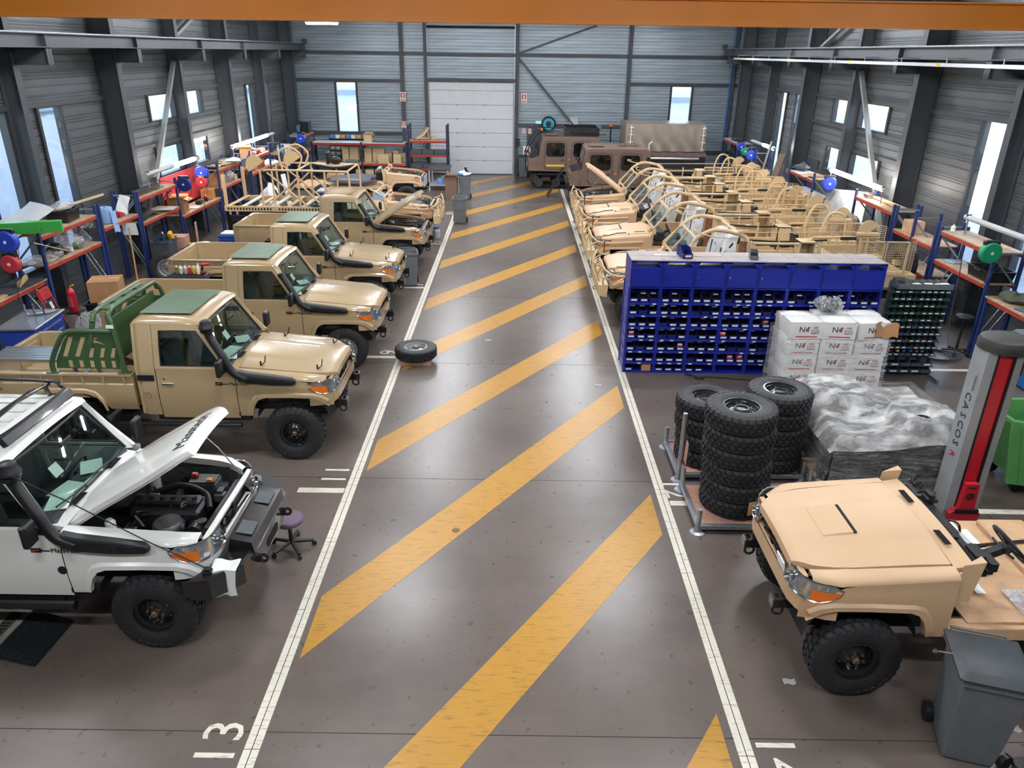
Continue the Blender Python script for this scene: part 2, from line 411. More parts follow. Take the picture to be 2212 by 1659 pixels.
WALLM = mat('wall_cladding', '#5f6467', 0.42, 0.15, var=0.18, scale=1.4)
WALLB = mat('wall_cladding_galvanised', '#a3b0b8', 0.40, 0.3, var=0.25, scale=1.1, stretch=(0.5, 1, 3))
COLM = mat('steel_column_paint', '#42474c', 0.5, var=0.12, scale=3)
FRAMEM = mat('window_frame_paint', '#2f3236', 0.45)
WHITEDOOR = mat('door_white', '#d5d8dc', 0.4, var=0.05, scale=2)
def wall_holes(name, axis, c0, c1, u0, u1, z0, z1, holes, m):
    holes = [(h[0] - .07, h[1] + .07, h[2] - .07, h[3] + .07) for h in holes]
    b = MB(); us = sorted({u0, u1} | {h[i] for h in holes for i in (0, 1)}); zs = sorted({z0, z1} | {h[i] for h in holes for i in (2, 3)})
    for a, d in zip(us, us[1:]):
        run = None
        for e, g in zip(zs, zs[1:]):
            um, zm = (a + d) / 2, (e + g) / 2
            if any(h[0] < um < h[1] and h[2] < zm < h[3] for h in holes): continue
            if axis == 'x': b.bb(c0, c1, a, d, e, g)
            else: b.bb(a, d, c0, c1, e, g)
    return b.done(name, m, kind='structure')
_PM = {}
PROF_SIDE = [(0, 0), (.15, 0), (.156, -.022), (.174, -.022), (.18, 0), (.315, 0), (.325, -.02), (.34, -.02), (.35, 0), (.378, 0), (.388, -.02), (.402, -.02), (.412, 0), (.44, 0), (.45, -.02), (.465, -.02), (.475, 0), (.495, 0), (.5, -.03)]
PROF_BACK = [(0, 0), (.10, 0), (.112, -.035), (.138, -.035), (.15, 0), (.23, 0), (.242, -.035), (.268, -.035), (.28, 0), (.395, 0), (.405, -.045), (.42, -.045)]
def panel_mesh(L, prof, za, zb, m):
    key = (round(L, 2), id(prof), round(za, 3), round(zb, 3))
    if key not in _PM:
        pr = [(z, interp(z, prof)) for z in sorted({za, zb} | {z for z, _ in prof if za < z < zb})]
        b = MB(); b.add([(x, -d, z - za) for z, d in pr for x in (0, L)], [(2 * i, 2 * i + 1, 2 * i + 3, 2 * i + 2) for i in range(len(pr) - 1)])
        me = bpy.data.meshes.new('cladding_panel'); me.from_pydata(b.v, [], b.f); me.update(); me.materials.append(m); _PM[key] = me
    return _PM[key]
def clad(parent, axis, c, sgn, cuts, z0, z1, holes, prof, m):
    """horizontal cladding trays between the vertical cuts, split round the openings"""
    holes = [(h[0] - .07, h[1] + .07, h[2] - .07, h[3] + .07) for h in holes]
    per = prof[-1][0]; nrow = int(math.ceil((z1 - z0) / per))
    for a, d in zip(cuts, cuts[1:]):
        for r in range(nrow):
            ra, rb = z0 + r * per, min(z1, z0 + (r + 1) * per)
            hs = [h for h in holes if h[0] < d - .01 and h[1] > a + .01 and h[2] < rb - .005 and h[3] > ra + .005]
            us = sorted({a, d} | {min(d, max(a, h[i])) for h in hs for i in (0, 1)}); 
            for p, q in zip(us, us[1:]):
                if q - p < .02: continue
                hh = [h for h in hs if h[0] < (p + q) / 2 < h[1]]
                segs = [(ra, rb)]
                for h in hh:
                    segs = [t for s0, s1 in segs for t in ((s0, min(s1, h[2])), (max(s0, h[3]), s1)) if t[1] - t[0] > .01]
                for s0, s1 in segs:
                    me = panel_mesh(q - p - .006, prof, s0 - ra, s1 - ra, m)
                    if axis == 'x': o = inst('cladding_panel', me, (c, (p if sgn > 0 else q), s0), pi / 2 if sgn > 0 else -pi / 2, parent)
                    else: o = inst('cladding_panel', me, (p, c, s0), 0, parent)
LW = [(15.3, 16.2, 1.0, 4.22), (17.42, 18.24, 1.0, 4.22), (22.77, 24.45, 3.54, 4.21), (25.0, 26.62, 3.54, 4.21), (22.77, 24.45, 2.0, 2.76), (25.0, 26.62, 2.0, 2.76), (31.2, 31.93, 1.0, 4.18), (33.3, 33.96, 1.0, 4.18), (8.3, 9.1, 1.0, 4.22)]
RW = [(30.5, 31.29, 1.0, 4.2), (28.95, 29.45, 1.0, 4.2), (24.5, 25.87, 3.57, 4.24), (22.0, 23.84, 3.57, 4.24), (24.5, 25.86, 2.1, 2.79), (22.0, 23.84, 2.1, 2.79), (16.57, 17.4, 1.0, 4.25), (14.3, 15.25, 1.0, 4.25), (8.3, 9.1, 1.0, 4.22)]
BW = [(-8.41, -7.52, 1.93, 4.1), (7.3, 8.2, 1.93, 4.1)]
DOOR = (-4.1, -0.1, 0.0, 4.2)
wall_left = wall_holes('wall_left', 'x', XL - .10, XL - .05, YF, YB, 0, ZC, LW, WALLM)
wall_right = wall_holes('wall_right', 'x', XR + .05, XR + .10, YF, YB, 0, ZC, RW, WALLM)
wall_back = wall_holes('wall_back', 'y', YB + .05, YB + .2, XL, XR, 0, ZC, BW, WALLB)
wall_front = wall_holes('wall_front', 'y', YF - .2, YF, XL, XR, 0, ZC, [], WALLM)
LC = [(12.4, 1), (16.45, 0), (20.4, 1), (24.6, 0), (28.4, 1), (32.5, 0), (36.4, 1), (8.4, 0), (4.4, 1)]
RC = [(11.9, 1), (15.95, 0), (19.85, 1), (23.95, 0), (27.65, 1), (31.9, 0), (35.6, 1), (8.0, 0), (4.0, 1)]
clad(wall_left, 'x', XL, 1, [4.4, 8.4, 12.4, 16.45, 20.4, 24.6, 28.4, 32.5, 36.4, YB], 0, 7.0, LW, PROF_SIDE, WALLM)
clad(wall_right, 'x', XR, -1, [4.0, 8.0, 11.9, 15.95, 19.85, 23.95, 27.65, 31.9, 35.6, YB], 0, 7.0, RW, PROF_SIDE, WALLM)
clad(wall_back, 'y', YB, 0, [XL, -5.3, -4.1, -0.05, 5.25, XR], 0, 7.1, BW + [DOOR], PROF_BACK, WALLB)
ceiling = MB().bb(XL, XR, YF, YB, ZC, ZC + .2).done('ceiling', mat('ceiling_sheet', '#83888c', 0.5, 0.2), kind='structure')
for y in [2 + 2.0 * k for k in range(18)]:
    MB().bb(XL, XR, y - .04, y + .04, ZC - .18, ZC).done('purlin', COLM, ceiling)
for y in (4.2, 12.1, 20.1, 28.0, 36.0):
    b = MB(); b.bb(XL, XR, y - .1, y + .1, ZC - .5, ZC - .48); b.bb(XL, XR, y - .006, y + .006, ZC - .5, ZC - .18); b.done('rafter', COLM, ceiling)
def ibeam(b, p0, p1, h, w, up, t=.012, tw=.009):
    d, a, u, L = b.frame_of(p0, p1, up); P0, P1 = Vector(p0), Vector(p1)
    b.bar(P0, P1, tw, h, 0, up)
    for s_ in (-1, 1): b.bar(P0 + u * s_ * (h / 2), P1 + u * s_ * (h / 2), w, t, 0, up)
def column(x_wall, sgn, y, main):
    dep, fw = (0.5, 0.24) if main else (0.34, 0.2)
    e = empty('steel_column', (x_wall, y, 0), kind='structure')
    b = MB(); ibeam(b, (sgn * (dep / 2 + .03), 0, 0), (sgn * (dep / 2 + .03), 0, ZC - .2), dep, fw, (1, 0, 0)); b.done('shaft', COLM, e)
    MB().box((sgn * (dep / 2), 0, .015), (dep + .15, fw + .15, .03)).done('base_plate', COLM, e)
    b = MB(); x0, x1 = dep, 1.12
    b.bb(sgn * x0, sgn * x1, -.006, .006, 5.14, 5.46); b.bb(sgn * x0, sgn * x1, -.09, .09, 5.445, 5.46); b.bb(sgn * x0, sgn * x1, -.09, .09, 5.13, 5.145); b.bb(sgn * (x1 - .02), sgn * x1, -.09, .09, 5.14, 5.46)
    b.done('corbel', COLM, e)
    return e
for y, m_ in LC: column(XL, 1, y, m_)
for y, m_ in RC: column(XR, -1, y, m_)
# crane runway beams on the corbels
for sgn, xw in ((1, XL), (-1, XR)):
    e = empty('runway_beam', (xw + sgn * 1.0, 0, 0), kind='structure')
    b = MB(); ibeam(b, (0, YF, 5.595), (0, 36.9, 5.595), .25, .24, (0, 0, 1), .018, .012)
    b.done('beam', COLM, e)
    for y, _ in (LC if sgn > 0 else RC): MB().bb(-.1, .1, y - .008, y + .008, 5.48, 5.71).done('stiffener', COLM, e)
    MB().bb(-.025, .025, YF, 36.9, 5.72, 5.75).done('rail', STEEL, e)
    MB().box((0, 36.85, 5.82), (.2, .1, .2)).done('end_stop', COLM, e)
    if sgn < 0:
        rail = MB().bb(-.42, -.36, 4, 33.6, 5.33, 5.40).done('conductor_rail', mat('conductor_rail_grey', '#c5c9cb', 0.4, 0.4), e)
        for k in range(15):
            y = 5 + k * 2.0; b = MB(); b.bar((-.39, y, 5.40), (-.39, y, 5.50), .02, .02); b.bar((-.39, y, 5.49), (0, y, 5.49), .02, .02); b.done('rail_hanger', GALV, e)
        for k in range(6): MB().bb(-.425, -.355, 8 + k * 4.6, 8.14 + k * 4.6, 5.325, 5.405).done('rail_joint', mat('yellow_tape', '#d9b23a', 0.5), e)
# horizontal girts and diagonal braces on the side walls
def girt(xw, sgn, y0, y1, z):
    return MB().bb(xw, xw + sgn * .07, y0, y1, z - .05, z + .05)
for (xw, sgn, cs, wins) in ((XL, 1, [12.4, 16.45, 20.4, 24.6, 28.4, 32.5, 36.4], LW), (XR, -1, [11.9, 15.95, 19.85, 23.95, 27.65, 31.9, 35.6], RW)):
    for k, (a, d) in enumerate(zip(cs, cs[1:])):
        braced = 20 < (a + d) / 2 < 28.5
        for z in ((4.3, 3.46, 2.88, 1.9) if braced and k in (2, 3) else (4.3,)):
            girt(xw, sgn, a + .1, d - .1, z).done('wall_girt_trim', COLM, kind='structure')
def brace(x, y0, z0, y1, z1):
    return MB().bar((x, y0, z0), (x, y1, z1), .09, .12, 0, (1, 0, 0)).done('brace_beam', mat('brace_grey', '#8b8e8d', 0.5, 0.2), kind='structure')
brace(XL + .2, 24.5, 5.1, 20.6, .15); brace(XL + .2, 24.7, 5.75, 28.2, 7.0)
brace(XR - .2, 23.9, 5.1, 20.0, .15); brace(XR - .2, 24.0, 7.0, 27.4, 5.75)
# back wall steel
for x, w in ((-5.3, .16), (5.22, .16), (-4.2, .14), (0.05, .14)):
    MB().bb(x - w / 2, x + w / 2, YB - .2, YB - .06, 0, 7.0).done('post_column', COLM, kind='structure')
for x0, x1, z in ((XL, -5.3, 5.38), (-5.3, -4.2, 5.38), (-4.2, .05, 5.36), (.05, 5.2, 5.38), (5.2, XR, 5.38), (XL, -5.3, 4.2), (5.25, XR, 4.2), (XL, -5.3, 1.86), (5.25, XR, 1.2), (.05, 5.2, 2.33)):
    MB().bb(x0 + .05, x1 - .05, YB - .13, YB - .045, z - .07, z + .07).done('rail_trim', COLM, kind='structure')
MB().bb(-4.2, .05, YB - .16, YB - .05, 4.2, 4.34).done('door_head_trim', COLM, kind='structure')
for p0, p1 in (((.12, 5.45), (3.6, 6.63)), ((.1, 5.25), (2.72, 2.38))):
    MB().bar((p0[0], YB - .15, p0[1]), (p1[0], YB - .15, p1[1]), .08, .13, 0, (0, 1, 0)).done('brace_beam', COLM, kind='structure')
MB().bb(2.55, 2.95, YB - .2, YB - .06, 2.3, 2.7).done('gusset_trim', GREYL, kind='structure')
# corner down pipes
for x, y in ((XL + .28, YB - .25), (XR - .3, YB - .25), (XR - .42, YB - .2)):
    b = MB(); b.cyl((x, y, 0), (x, y, 7), .05 if x < XR - .35 and x > 0 else .06, 12)
    for z in (1.2, 3.2, 5.2): b.cyl((x, y, z), (x, y, z + .05), .075, 12)
    b.done('pipe_trim', COLM if x != XR - .42 else mat('blue_pipe', '#2f5fa0', .4), kind='structure')
# windows
_wn = [0]
def window(axis, c, sgn, u0, u1, z0, z1, fr=.09):
    _wn[0] += 1; e = empty('window_%d' % _wn[0], kind='structure')
    P = (lambda u, z, d: (c + sgn * d, u, z)) if axis == 'x' else (lambda u, z, d: (u, c - d, z))
    b = MB()
    for (a, bb_, d0, d1) in ((u0 - fr, u0, z0 - fr, z1 + fr), (u1, u1 + fr, z0 - fr, z1 + fr), (u0, u1, z1, z1 + fr), (u0, u1, z0 - fr, z0)):
        p, q = P(a, d0, -.105), P(bb_, d1, .06); b.bb(p[0], q[0], p[1], q[1], p[2], q[2])
    b.done('window_frame', FRAMEM, e)
    p, q = P(u0, z0, .025), P(u1, z1, .031); MB().bb(p[0], q[0], p[1], q[1], p[2], q[2]).done('window_pane', WGLASS, e)
    return e
for w in LW: window('x', XL, 1, *w)
for w in RW: window('x', XR, -1, *w)
for w in BW: window('y', YB, -1, *w)
# sectional door
d1 = empty('door_1', (-2.1, YB - .02, 0), kind='structure')
zs = [0.03, .66, 1.30, 1.93, 2.56, 3.19, 3.82, 4.18]
for k, (a, b_) in enumerate(zip(zs, zs[1:])):
    b = MB(); b.box((0, .03, (a + b_) / 2), (3.96, .05, b_ - a - .012), .008)
    for g in (1, 2): b.box((0, .004, a + (b_ - a) * g / 3), (3.9, .006, .008))
    pn = b.done('door_panel', WHITEDOOR, d1)
    for x in (-.68, .62): MB().box((x, -.015, b_ - .01), (.07, .04, .07), .008).done('hinge', GALV if k < 5 else PAPER, pn)
for s_ in (-1, 1):
    b = MB(); b.bb(s_ * 1.99, s_ * 2.05, -.05, .03, 0, 6.6); b.done('track', GALV, d1)
MB().bb(-1.98, 1.98, -.01, .05, 0, .03).done('bottom_seal', GREYD, d1)
MB().cyl((-2.0, -.12, 6.5), (2.0, -.12, 6.5), .05, 10).done('spring_shaft', BLACKM, d1)
d2 = empty('door_2', kind='structure')
b = MB(); b.bb(XR - .06, XR + .02, 26.35, 27.25, 0, 2.25); b.done('door_leaf', COLM, d2); MB().bb(XR - .12, XR - .05, 26.45, 26.6, 1.05, 1.12).done('door_handle', BLACKM, d2)
d3 = empty('door_3', kind='structure')
MB().bb(.55, 1.5, YB - .09, YB - .03, 0, 2.2).done('door_leaf', COLM, d3); MB().bb(.6, .7, YB - .13, YB - .08, 1.05, 1.1).done('door_handle', BLACKM, d3)
# ---------------------------------------------------------------- outside
ground = MB().bb(-60, 60, -30, 90, -.5, -.25).done('ground_outside', mat('pale_yard', '#b9b7b0', .9), kind='structure')
OUTW = mat('white_rendered_wall', '#dfe6ec', .8, var=.08, scale=.6)
def outbuilding(name, x0, x1, y0, y1, h, label):
    e = empty(name, ((x0 + x1) / 2, (y0 + y1) / 2, -.25), label=label, cat='building')
    wx, wy = (x1 - x0), (y1 - y0)
    MB().bb(-wx / 2, wx / 2, -wy / 2, wy / 2, 0, h).done('wall', OUTW, e)
    MB().bb(-wx / 2 - .2, wx / 2 + .2, -wy / 2 - .2, wy / 2 + .2, h, h + .25).done('parapet', mat('grey_parapet', '#9aa4ad', .6), e)
    return e
outbuilding('white_building', -30, -17, 6, 30, 3.6, 'white building in the yard outside the long left windows')
outbuilding('pale_warehouse', 17, 30, 4, 26, 4.6, 'pale warehouse in the yard outside the bright windows by the lift')
outbuilding('pink_house', -16, -5, 46, 54, 3.4, 'pinkish low house outside the narrow window beside the roller door')
outbuilding('pale_shed', 4, 14, 45, 52, 3.3, 'pale shed outside the window above the tarpaulin covered trailer')
# ---------------------------------------------------------------- roof lamps
LAMPE = mat('led_panel', '#f6f9ff', emit=LAMP_STRENGTH)
def highbay():
    e = empty('ceiling_lamp', label='x', cat='lamp', group='linear lamps under the roof')
    b = MB(); b.box((0, 0, .05), (1.25, .32, .07), .015); b.done('housing', GREYL, e)
    for k in range(4): MB().box((-.45 + .3 * k, 0, -.012), (.24, .26, .06)).done('led_strip', LAMPE, e)
    for s_ in (-1, 1): MB().cyl((s_ * .5, 0, .08), (s_ * .5, 0, .62), .006, 6).done('hanger', GALV, e)
    return e
_lp = highbay(); first = True
rows = [1.5, 8.0, 14.5, 21.0, 26.5, 31.0]
cols = [-7.3, -2.5, 2.5, 7.3]
for j, y in enumerate(rows):
    for i, x in enumerate(cols):
        o = _lp if first else copy_tree(_lp); first = False
        o.location = (x, y, 6.39 if (y == 31.0 and i == 0) else 6.56)
        if y == 31.0 and i == 0: o['label'] = 'bright roof lamp showing just under the orange crane girder'
        else: o['label'] = 'linear roof lamp, %s row from the back wall, %s from the left' % (ORD[len(rows) - 1 - j], ORD[i])
# ---------------------------------------------------------------- bridge crane
CR = mat('crane_orange', '#d9841c', .5, var=.06, scale=1.2)
e = empty('bridge_crane', (0, 13.0, 0), label='orange bridge crane girder spanning the hall under the roof', cat='crane')
MB().bb(-9.75, 9.55, -.012, .012, 5.93, 6.26).done('web_plate', CR, e)
MB().bb(-9.75, 9.55, -.15, .15, 5.905, 5.93).done('lower_flange', CR, e)
MB().bb(-9.75, 9.55, -.15, .15, 6.26, 6.285).done('upper_flange', CR, e)
for x in (-9.55, 9.35): MB().box((x, 0, 5.83), (.22, 2.2, .15), .01).done('end_carriage', CR, e)
# ================================================================ VEHICLE KIT  (x forward, y left, z up, origin on the floor under the front axle)
def wheel_meshes(kind):
    """tyre, rim and hub meshes with the wheel axis along y, outer side at +y"""
    R, Wd, rr = {'mud': (.42, .29, .205), 'road': (.40, .22, .205), 'big': (.44, .32, .22)}[kind]
    h = Wd / 2; b = MB()
    prof = [(rr, -h * .78), (rr + .03, -h * .92), (rr + .09, -h * 1.0), (R - .07, -h * .98), (R - .03, -h * .90), (R - .016, -h * .74), (R - .014, 0), (R - .016, h * .74), (R - .03, h * .90), (R - .07, h * .98), (rr + .09, h), (rr + .03, h * .92), (rr, h * .78)]
    b.lathe(prof, 40, axis='y')
    n = 30 if kind != 'road' else 44
    for k in range(n):
        t0 = 2 * pi * k / n
        rows = ((-.62, .15, .30), (-.2, .16, .26), (.2, .16, .26), (.62, .15, .30)) if kind != 'road' else ((-.7, .08, .22), (-.35, .12, .3), (0, .13, .3), (.35, .12, .3), (.7, .08, .22))
        for q, (yc, hl, wa) in enumerate(rows):
            t = t0 + (pi / n if q % 2 else 0) + .2 * yc * (2 * pi / n)
            dt = 2 * pi / n * (.36 if kind != 'road' else .42)
            y0, y1 = (yc - hl) * h * 1.12, (yc + hl) * h * 1.12
            sk = .25 * dt * (1 if q % 2 else -1)
            vs = []
            for rad_ in (R - .03, R + .004):
                sh = 1.0 if rad_ < R else .86
                rd0 = rad_ - (.022 if abs(y0) > h * .75 and rad_ > R else 0); rd1 = rad_ - (.022 if abs(y1) > h * .75 and rad_ > R else 0)
                for (y, tt, rd) in ((y0, t - dt * sh - sk, rd0), (y0, t + dt * sh - sk, rd0), (y1, t + dt * sh + sk, rd1), (y1, t - dt * sh + sk, rd1)):
                    vs.append((rd * cos(tt), y, rd * sin(tt)))
            b.add(vs, [(4, 5, 6, 7), (0, 1, 5, 4), (1, 2, 6, 5), (2, 3, 7, 6), (3, 0, 4, 7)])
        if kind != 'road':       # shoulder lugs on the side wall
            for s_ in (-1, 1):
                t = t0 + (pi / n if s_ > 0 else 0); dt = 2 * pi / n * .3
                vs = [(r_ * cos(t + d_), s_ * y_, r_ * sin(t + d_)) for (r_, y_) in ((R - .012, h * .86), (R - .075, h * 1.03)) for d_ in (-dt, dt)] + [(r_ * cos(t + d_), s_ * y_, r_ * sin(t + d_)) for (r_, y_) in ((R - .03, h * .80), (R - .08, h * .95)) for d_ in (-dt, dt)]
                b.add(vs, [(0, 1, 3, 2), (0, 2, 6, 4), (1, 5, 7, 3), (2, 3, 7, 6), (0, 4, 5, 1)])
    tyre = b.mesh('tyre', 30)
    b = MB(); o = h * .80
    b.lathe([(rr - .004, -h * .78), (rr + .012, o * .98), (rr + .012, o + .006), (rr - .004, o + .006), (rr - .012, o - .03), (rr - .03, o - .035), (rr - .04, o - .075), (.12, o - .055), (.085, o - .03), (.075, o - .03), (.07, o - .05), (.001, o - .05)], 32, axis='y')
    nh = 8 if kind != 'road' else 16
    for k in range(nh):
        t = 2 * pi * k / nh
        if kind == 'road':
            b.cyl((.155 * cos(t), o - .06, .155 * sin(t)), (.155 * cos(t), o - .068, .155 * sin(t)), .014, 8)
        else:
            b.bar((.125 * cos(t), o - .052, .125 * sin(t)), (.155 * cos(t), o - .064, .155 * sin(t)), .035, .012, .004, (0, 1, 0))
    rim = b.mesh('rim', 35)
    b = MB(); b.lathe([(.038, o - .05), (.036, o + .0), (.024, o + .01), (.001, o + .01)], 16, axis='y')
    for k in range(6):
        t = 2 * pi * k / 6; b.cyl((.075 * cos(t), o - .04, .075 * sin(t)), (.075 * cos(t), o - .012, .075 * sin(t)), .012, 6)
    hub = b.mesh('hub', 35)
    b = MB()
    for k in range(14 if kind == 'road' else 7):
        nn = 14 if kind == 'road' else 7
        t = 2 * pi * (k + .5) / nn; rs = .158 if kind == 'road' else .15; w_ = .016 if kind == 'road' else .024
        b.cyl((rs * cos(t), o - .075, rs * sin(t)), (rs * cos(t), o - .0555 - (rs - .12) * .3, rs * sin(t)), w_, 10)
    holes = b.mesh('rim_hole', 35)
    return tyre, rim, hub, holes, R
_WM = {k: wheel_meshes(k) for k in ('mud', 'road', 'big')}
HUBM = mat('hub_copper', '#8d7a6a', .4, .8); HOLEM = mat('wheel_hole_dark', '#060607', .8)
_WMC = {}
def wheel(name, kind, rimmat, loc, rot, parent=None, hub=True):
    ty, ri, hb, ho, R = _WM[kind]
    key = (kind, rimmat.name)
    if key not in _WMC:
        t2 = ty.copy(); t2.materials.append(RUBBER); r2 = ri.copy(); r2.materials.append(rimmat); h2 = hb.copy(); h2.materials.append(HUBM); o2 = ho.copy(); o2.materials.append(HOLEM); _WMC[key] = (t2, r2, h2, o2)
    t2, r2, h2, o2 = _WMC[key]
    if parent is not None:
        w = inst(name, t2, loc, parent=parent, rot=rot)        # the tyre is the part; rim and hub its sub-parts
        inst('rim', r2, parent=w); inst('rim_hole', o2, parent=w)
        if hub: inst('hub', h2, parent=w)
    else:
        w = empty(name, loc); w.rotation_euler = rot
        inst('tyre', t2, parent=w); rm = inst('rim', r2, parent=w); inst('rim_hole', o2, parent=rm)
        if hub: inst('hub', h2, parent=w)
    return w

BELT, SILL = 1.32, 0.56
def hw(x, z):
    """half width of the body skin"""
    w = .85
    if z > BELT: w -= (z - BELT) * .20
    if z < .78: w -= (.78 - z) * .13
    w += .012 * sstep(1.10, 1.06, z)
    if x > .12: w -= .07 * ((x - .12) / .5) ** 2
    return w
ARCH = [(-.56, .62), (-.54, .70), (-.50, .80), (-.44, .875), (-.36, .905), (0, .915), (.30, .905), (.40, .87), (.48, .81), (.54, .78), (.62, .775)]
def fender(b, s_, lift):
    """front wing: side skin with the wheel arch, shoulder and top strip"""
    xs = [-.74, -.70, -.64, -.58, -.555, -.54, -.52, -.50, -.47, -.44, -.40, -.36, -.2, 0, .15, .25, .30, .35, .40, .45, .50, .55, .60]
    rows = 7; secs = []
    for x in xs:
        zl = SILL if x < -.555 else interp(x, ARCH)
        if x < -.56: zl = .60
        ztop = interp(x, [(-.74, 1.235), (.2, 1.155), (.28, 1.12), (.42, .965), (.62, .945)])
        sec = []
        for k in range(rows + 1):
            z = lerp(zl, ztop, k / rows); sec.append((x, s_ * hw(x, z), z + lift))
        secs.append(sec)
    for i in range(len(secs) - 1):
        b.loft(secs[i:i + 2], closed=False)
    secs = []
    for x in [-.74, -.5, -.2, .1, .2, .28, .36, .42, .48]:
        zt = interp(x, [(-.74, 1.235), (.2, 1.155), (.36, 1.125), (.48, 1.09)])
        yi = hood_w(x) + .012; yo = hw(x, 1.15) * interp(x, [(.28, 1), (.48, .88)])
        sec = [(x, s_ * yo, zt - .0 + lift), (x, s_ * (yo - .012), zt + .025 + lift), (x, s_ * (yo - .04), zt + .042 + lift), (x, s_ * (yo - .09), zt + .05 + lift), (x, s_ * yi, zt + .055 + lift), (x, s_ * yi, zt - .02 + lift)]
        secs.append(sec)
    b.loft(secs, closed=False)
def hood_w(x): return interp(x, [(-.8, .70), (.1, .67), (.32, .645), (.47, .59), (.60, .48)])
def hood_z(x, y):
    z = interp(x, [(-.8, 1.345), (-.4, 1.318), (0, 1.275), (.3, 1.242), (.45, 1.22), (.54, 1.20), (.60, 1.165)])
    a = abs(y) / .68
    z -= .045 * a * a
    z += .014 * sstep(.52, .40, a) * sstep(.55, .2, x)
    return z
def hood_mesh(scoop):
    b = MB()
    xs = [-.72, -.6, -.4, -.2, 0, .15, .28, .38, .46, .52, .56, .60]
    n = 24; secs = []
    for x in xs:
        w = hood_w(x) - .006
        sec = [(x, -w, hood_z(x, w) - .045)] + [(x, lerp(-w, w, k / n), hood_z(x, lerp(-w, w, k / n))) for k in range(n + 1)] + [(x, w, hood_z(x, w) - .045)]
        secs.append(sec)
    x = .605; w = hood_w(.6) - .006
    secs.append([(x, -w, hood_z(.6, w) - .06)] + [(x, lerp(-w, w, k / n), hood_z(.6, lerp(-w, w, k / n)) - .05) for k in range(n + 1)] + [(x, w, hood_z(.6, w) - .06)])
    b.loft(secs, closed=False)
    # inner skin so the open bonnet has a thickness
    secs2 = [[(p[0], p[1] * .97, p[2] - .025) for p in s_] for s_ in secs]
    b.loft(secs2, closed=False)
    if scoop:   # raised intake, open at its rear edge
        b.loft([[(x0, -.25, z0 - .01), (x0, -.235, z1), (x0, .235, z1), (x0, .25, z0 - .01)] for x0, z0, z1 in ((.24, 1.262, 1.264), (.12, 1.275, 1.286), (-.04, 1.29, 1.306))], closed=False)
    return b
def lamp_path(s_):
    return [(.615, s_ * .43), (.61, s_ * .56), (.575, s_ * .68), (.51, s_ * .765), (.44, s_ * .81), (.36, s_ * .835), (.27, s_ * .848)]
def wrap(b, path, zb, zt, out=0.0, lean=0.0):
    """vertical skin along a plan path; zb/zt give the lower and upper edge at each point"""
    secs = []
    for (x, y), a, c in zip(path, zb, zt):
        L = math.hypot(x - .2, y); ox, oy = (x - .2) / L * out, y / L * out
        secs.append([(x + ox - lean * t, y + oy - lean * t * (1 if y > 0 else -1) * .4, lerp(a, c, t)) for t in (0, .25, .5, .75, 1)])
    b.loft(secs, closed=False)
def text_part(body, size, M_, m, parent, name='badge', depth=.002):
    return MB().text(body, size, M_, depth).done(name, m, parent)
ENGM = mat('engine_black', '#202124', .45, var=.3, scale=20); ENGG = mat('engine_grey', '#6c6f73', .4, .5, var=.3, scale=12)
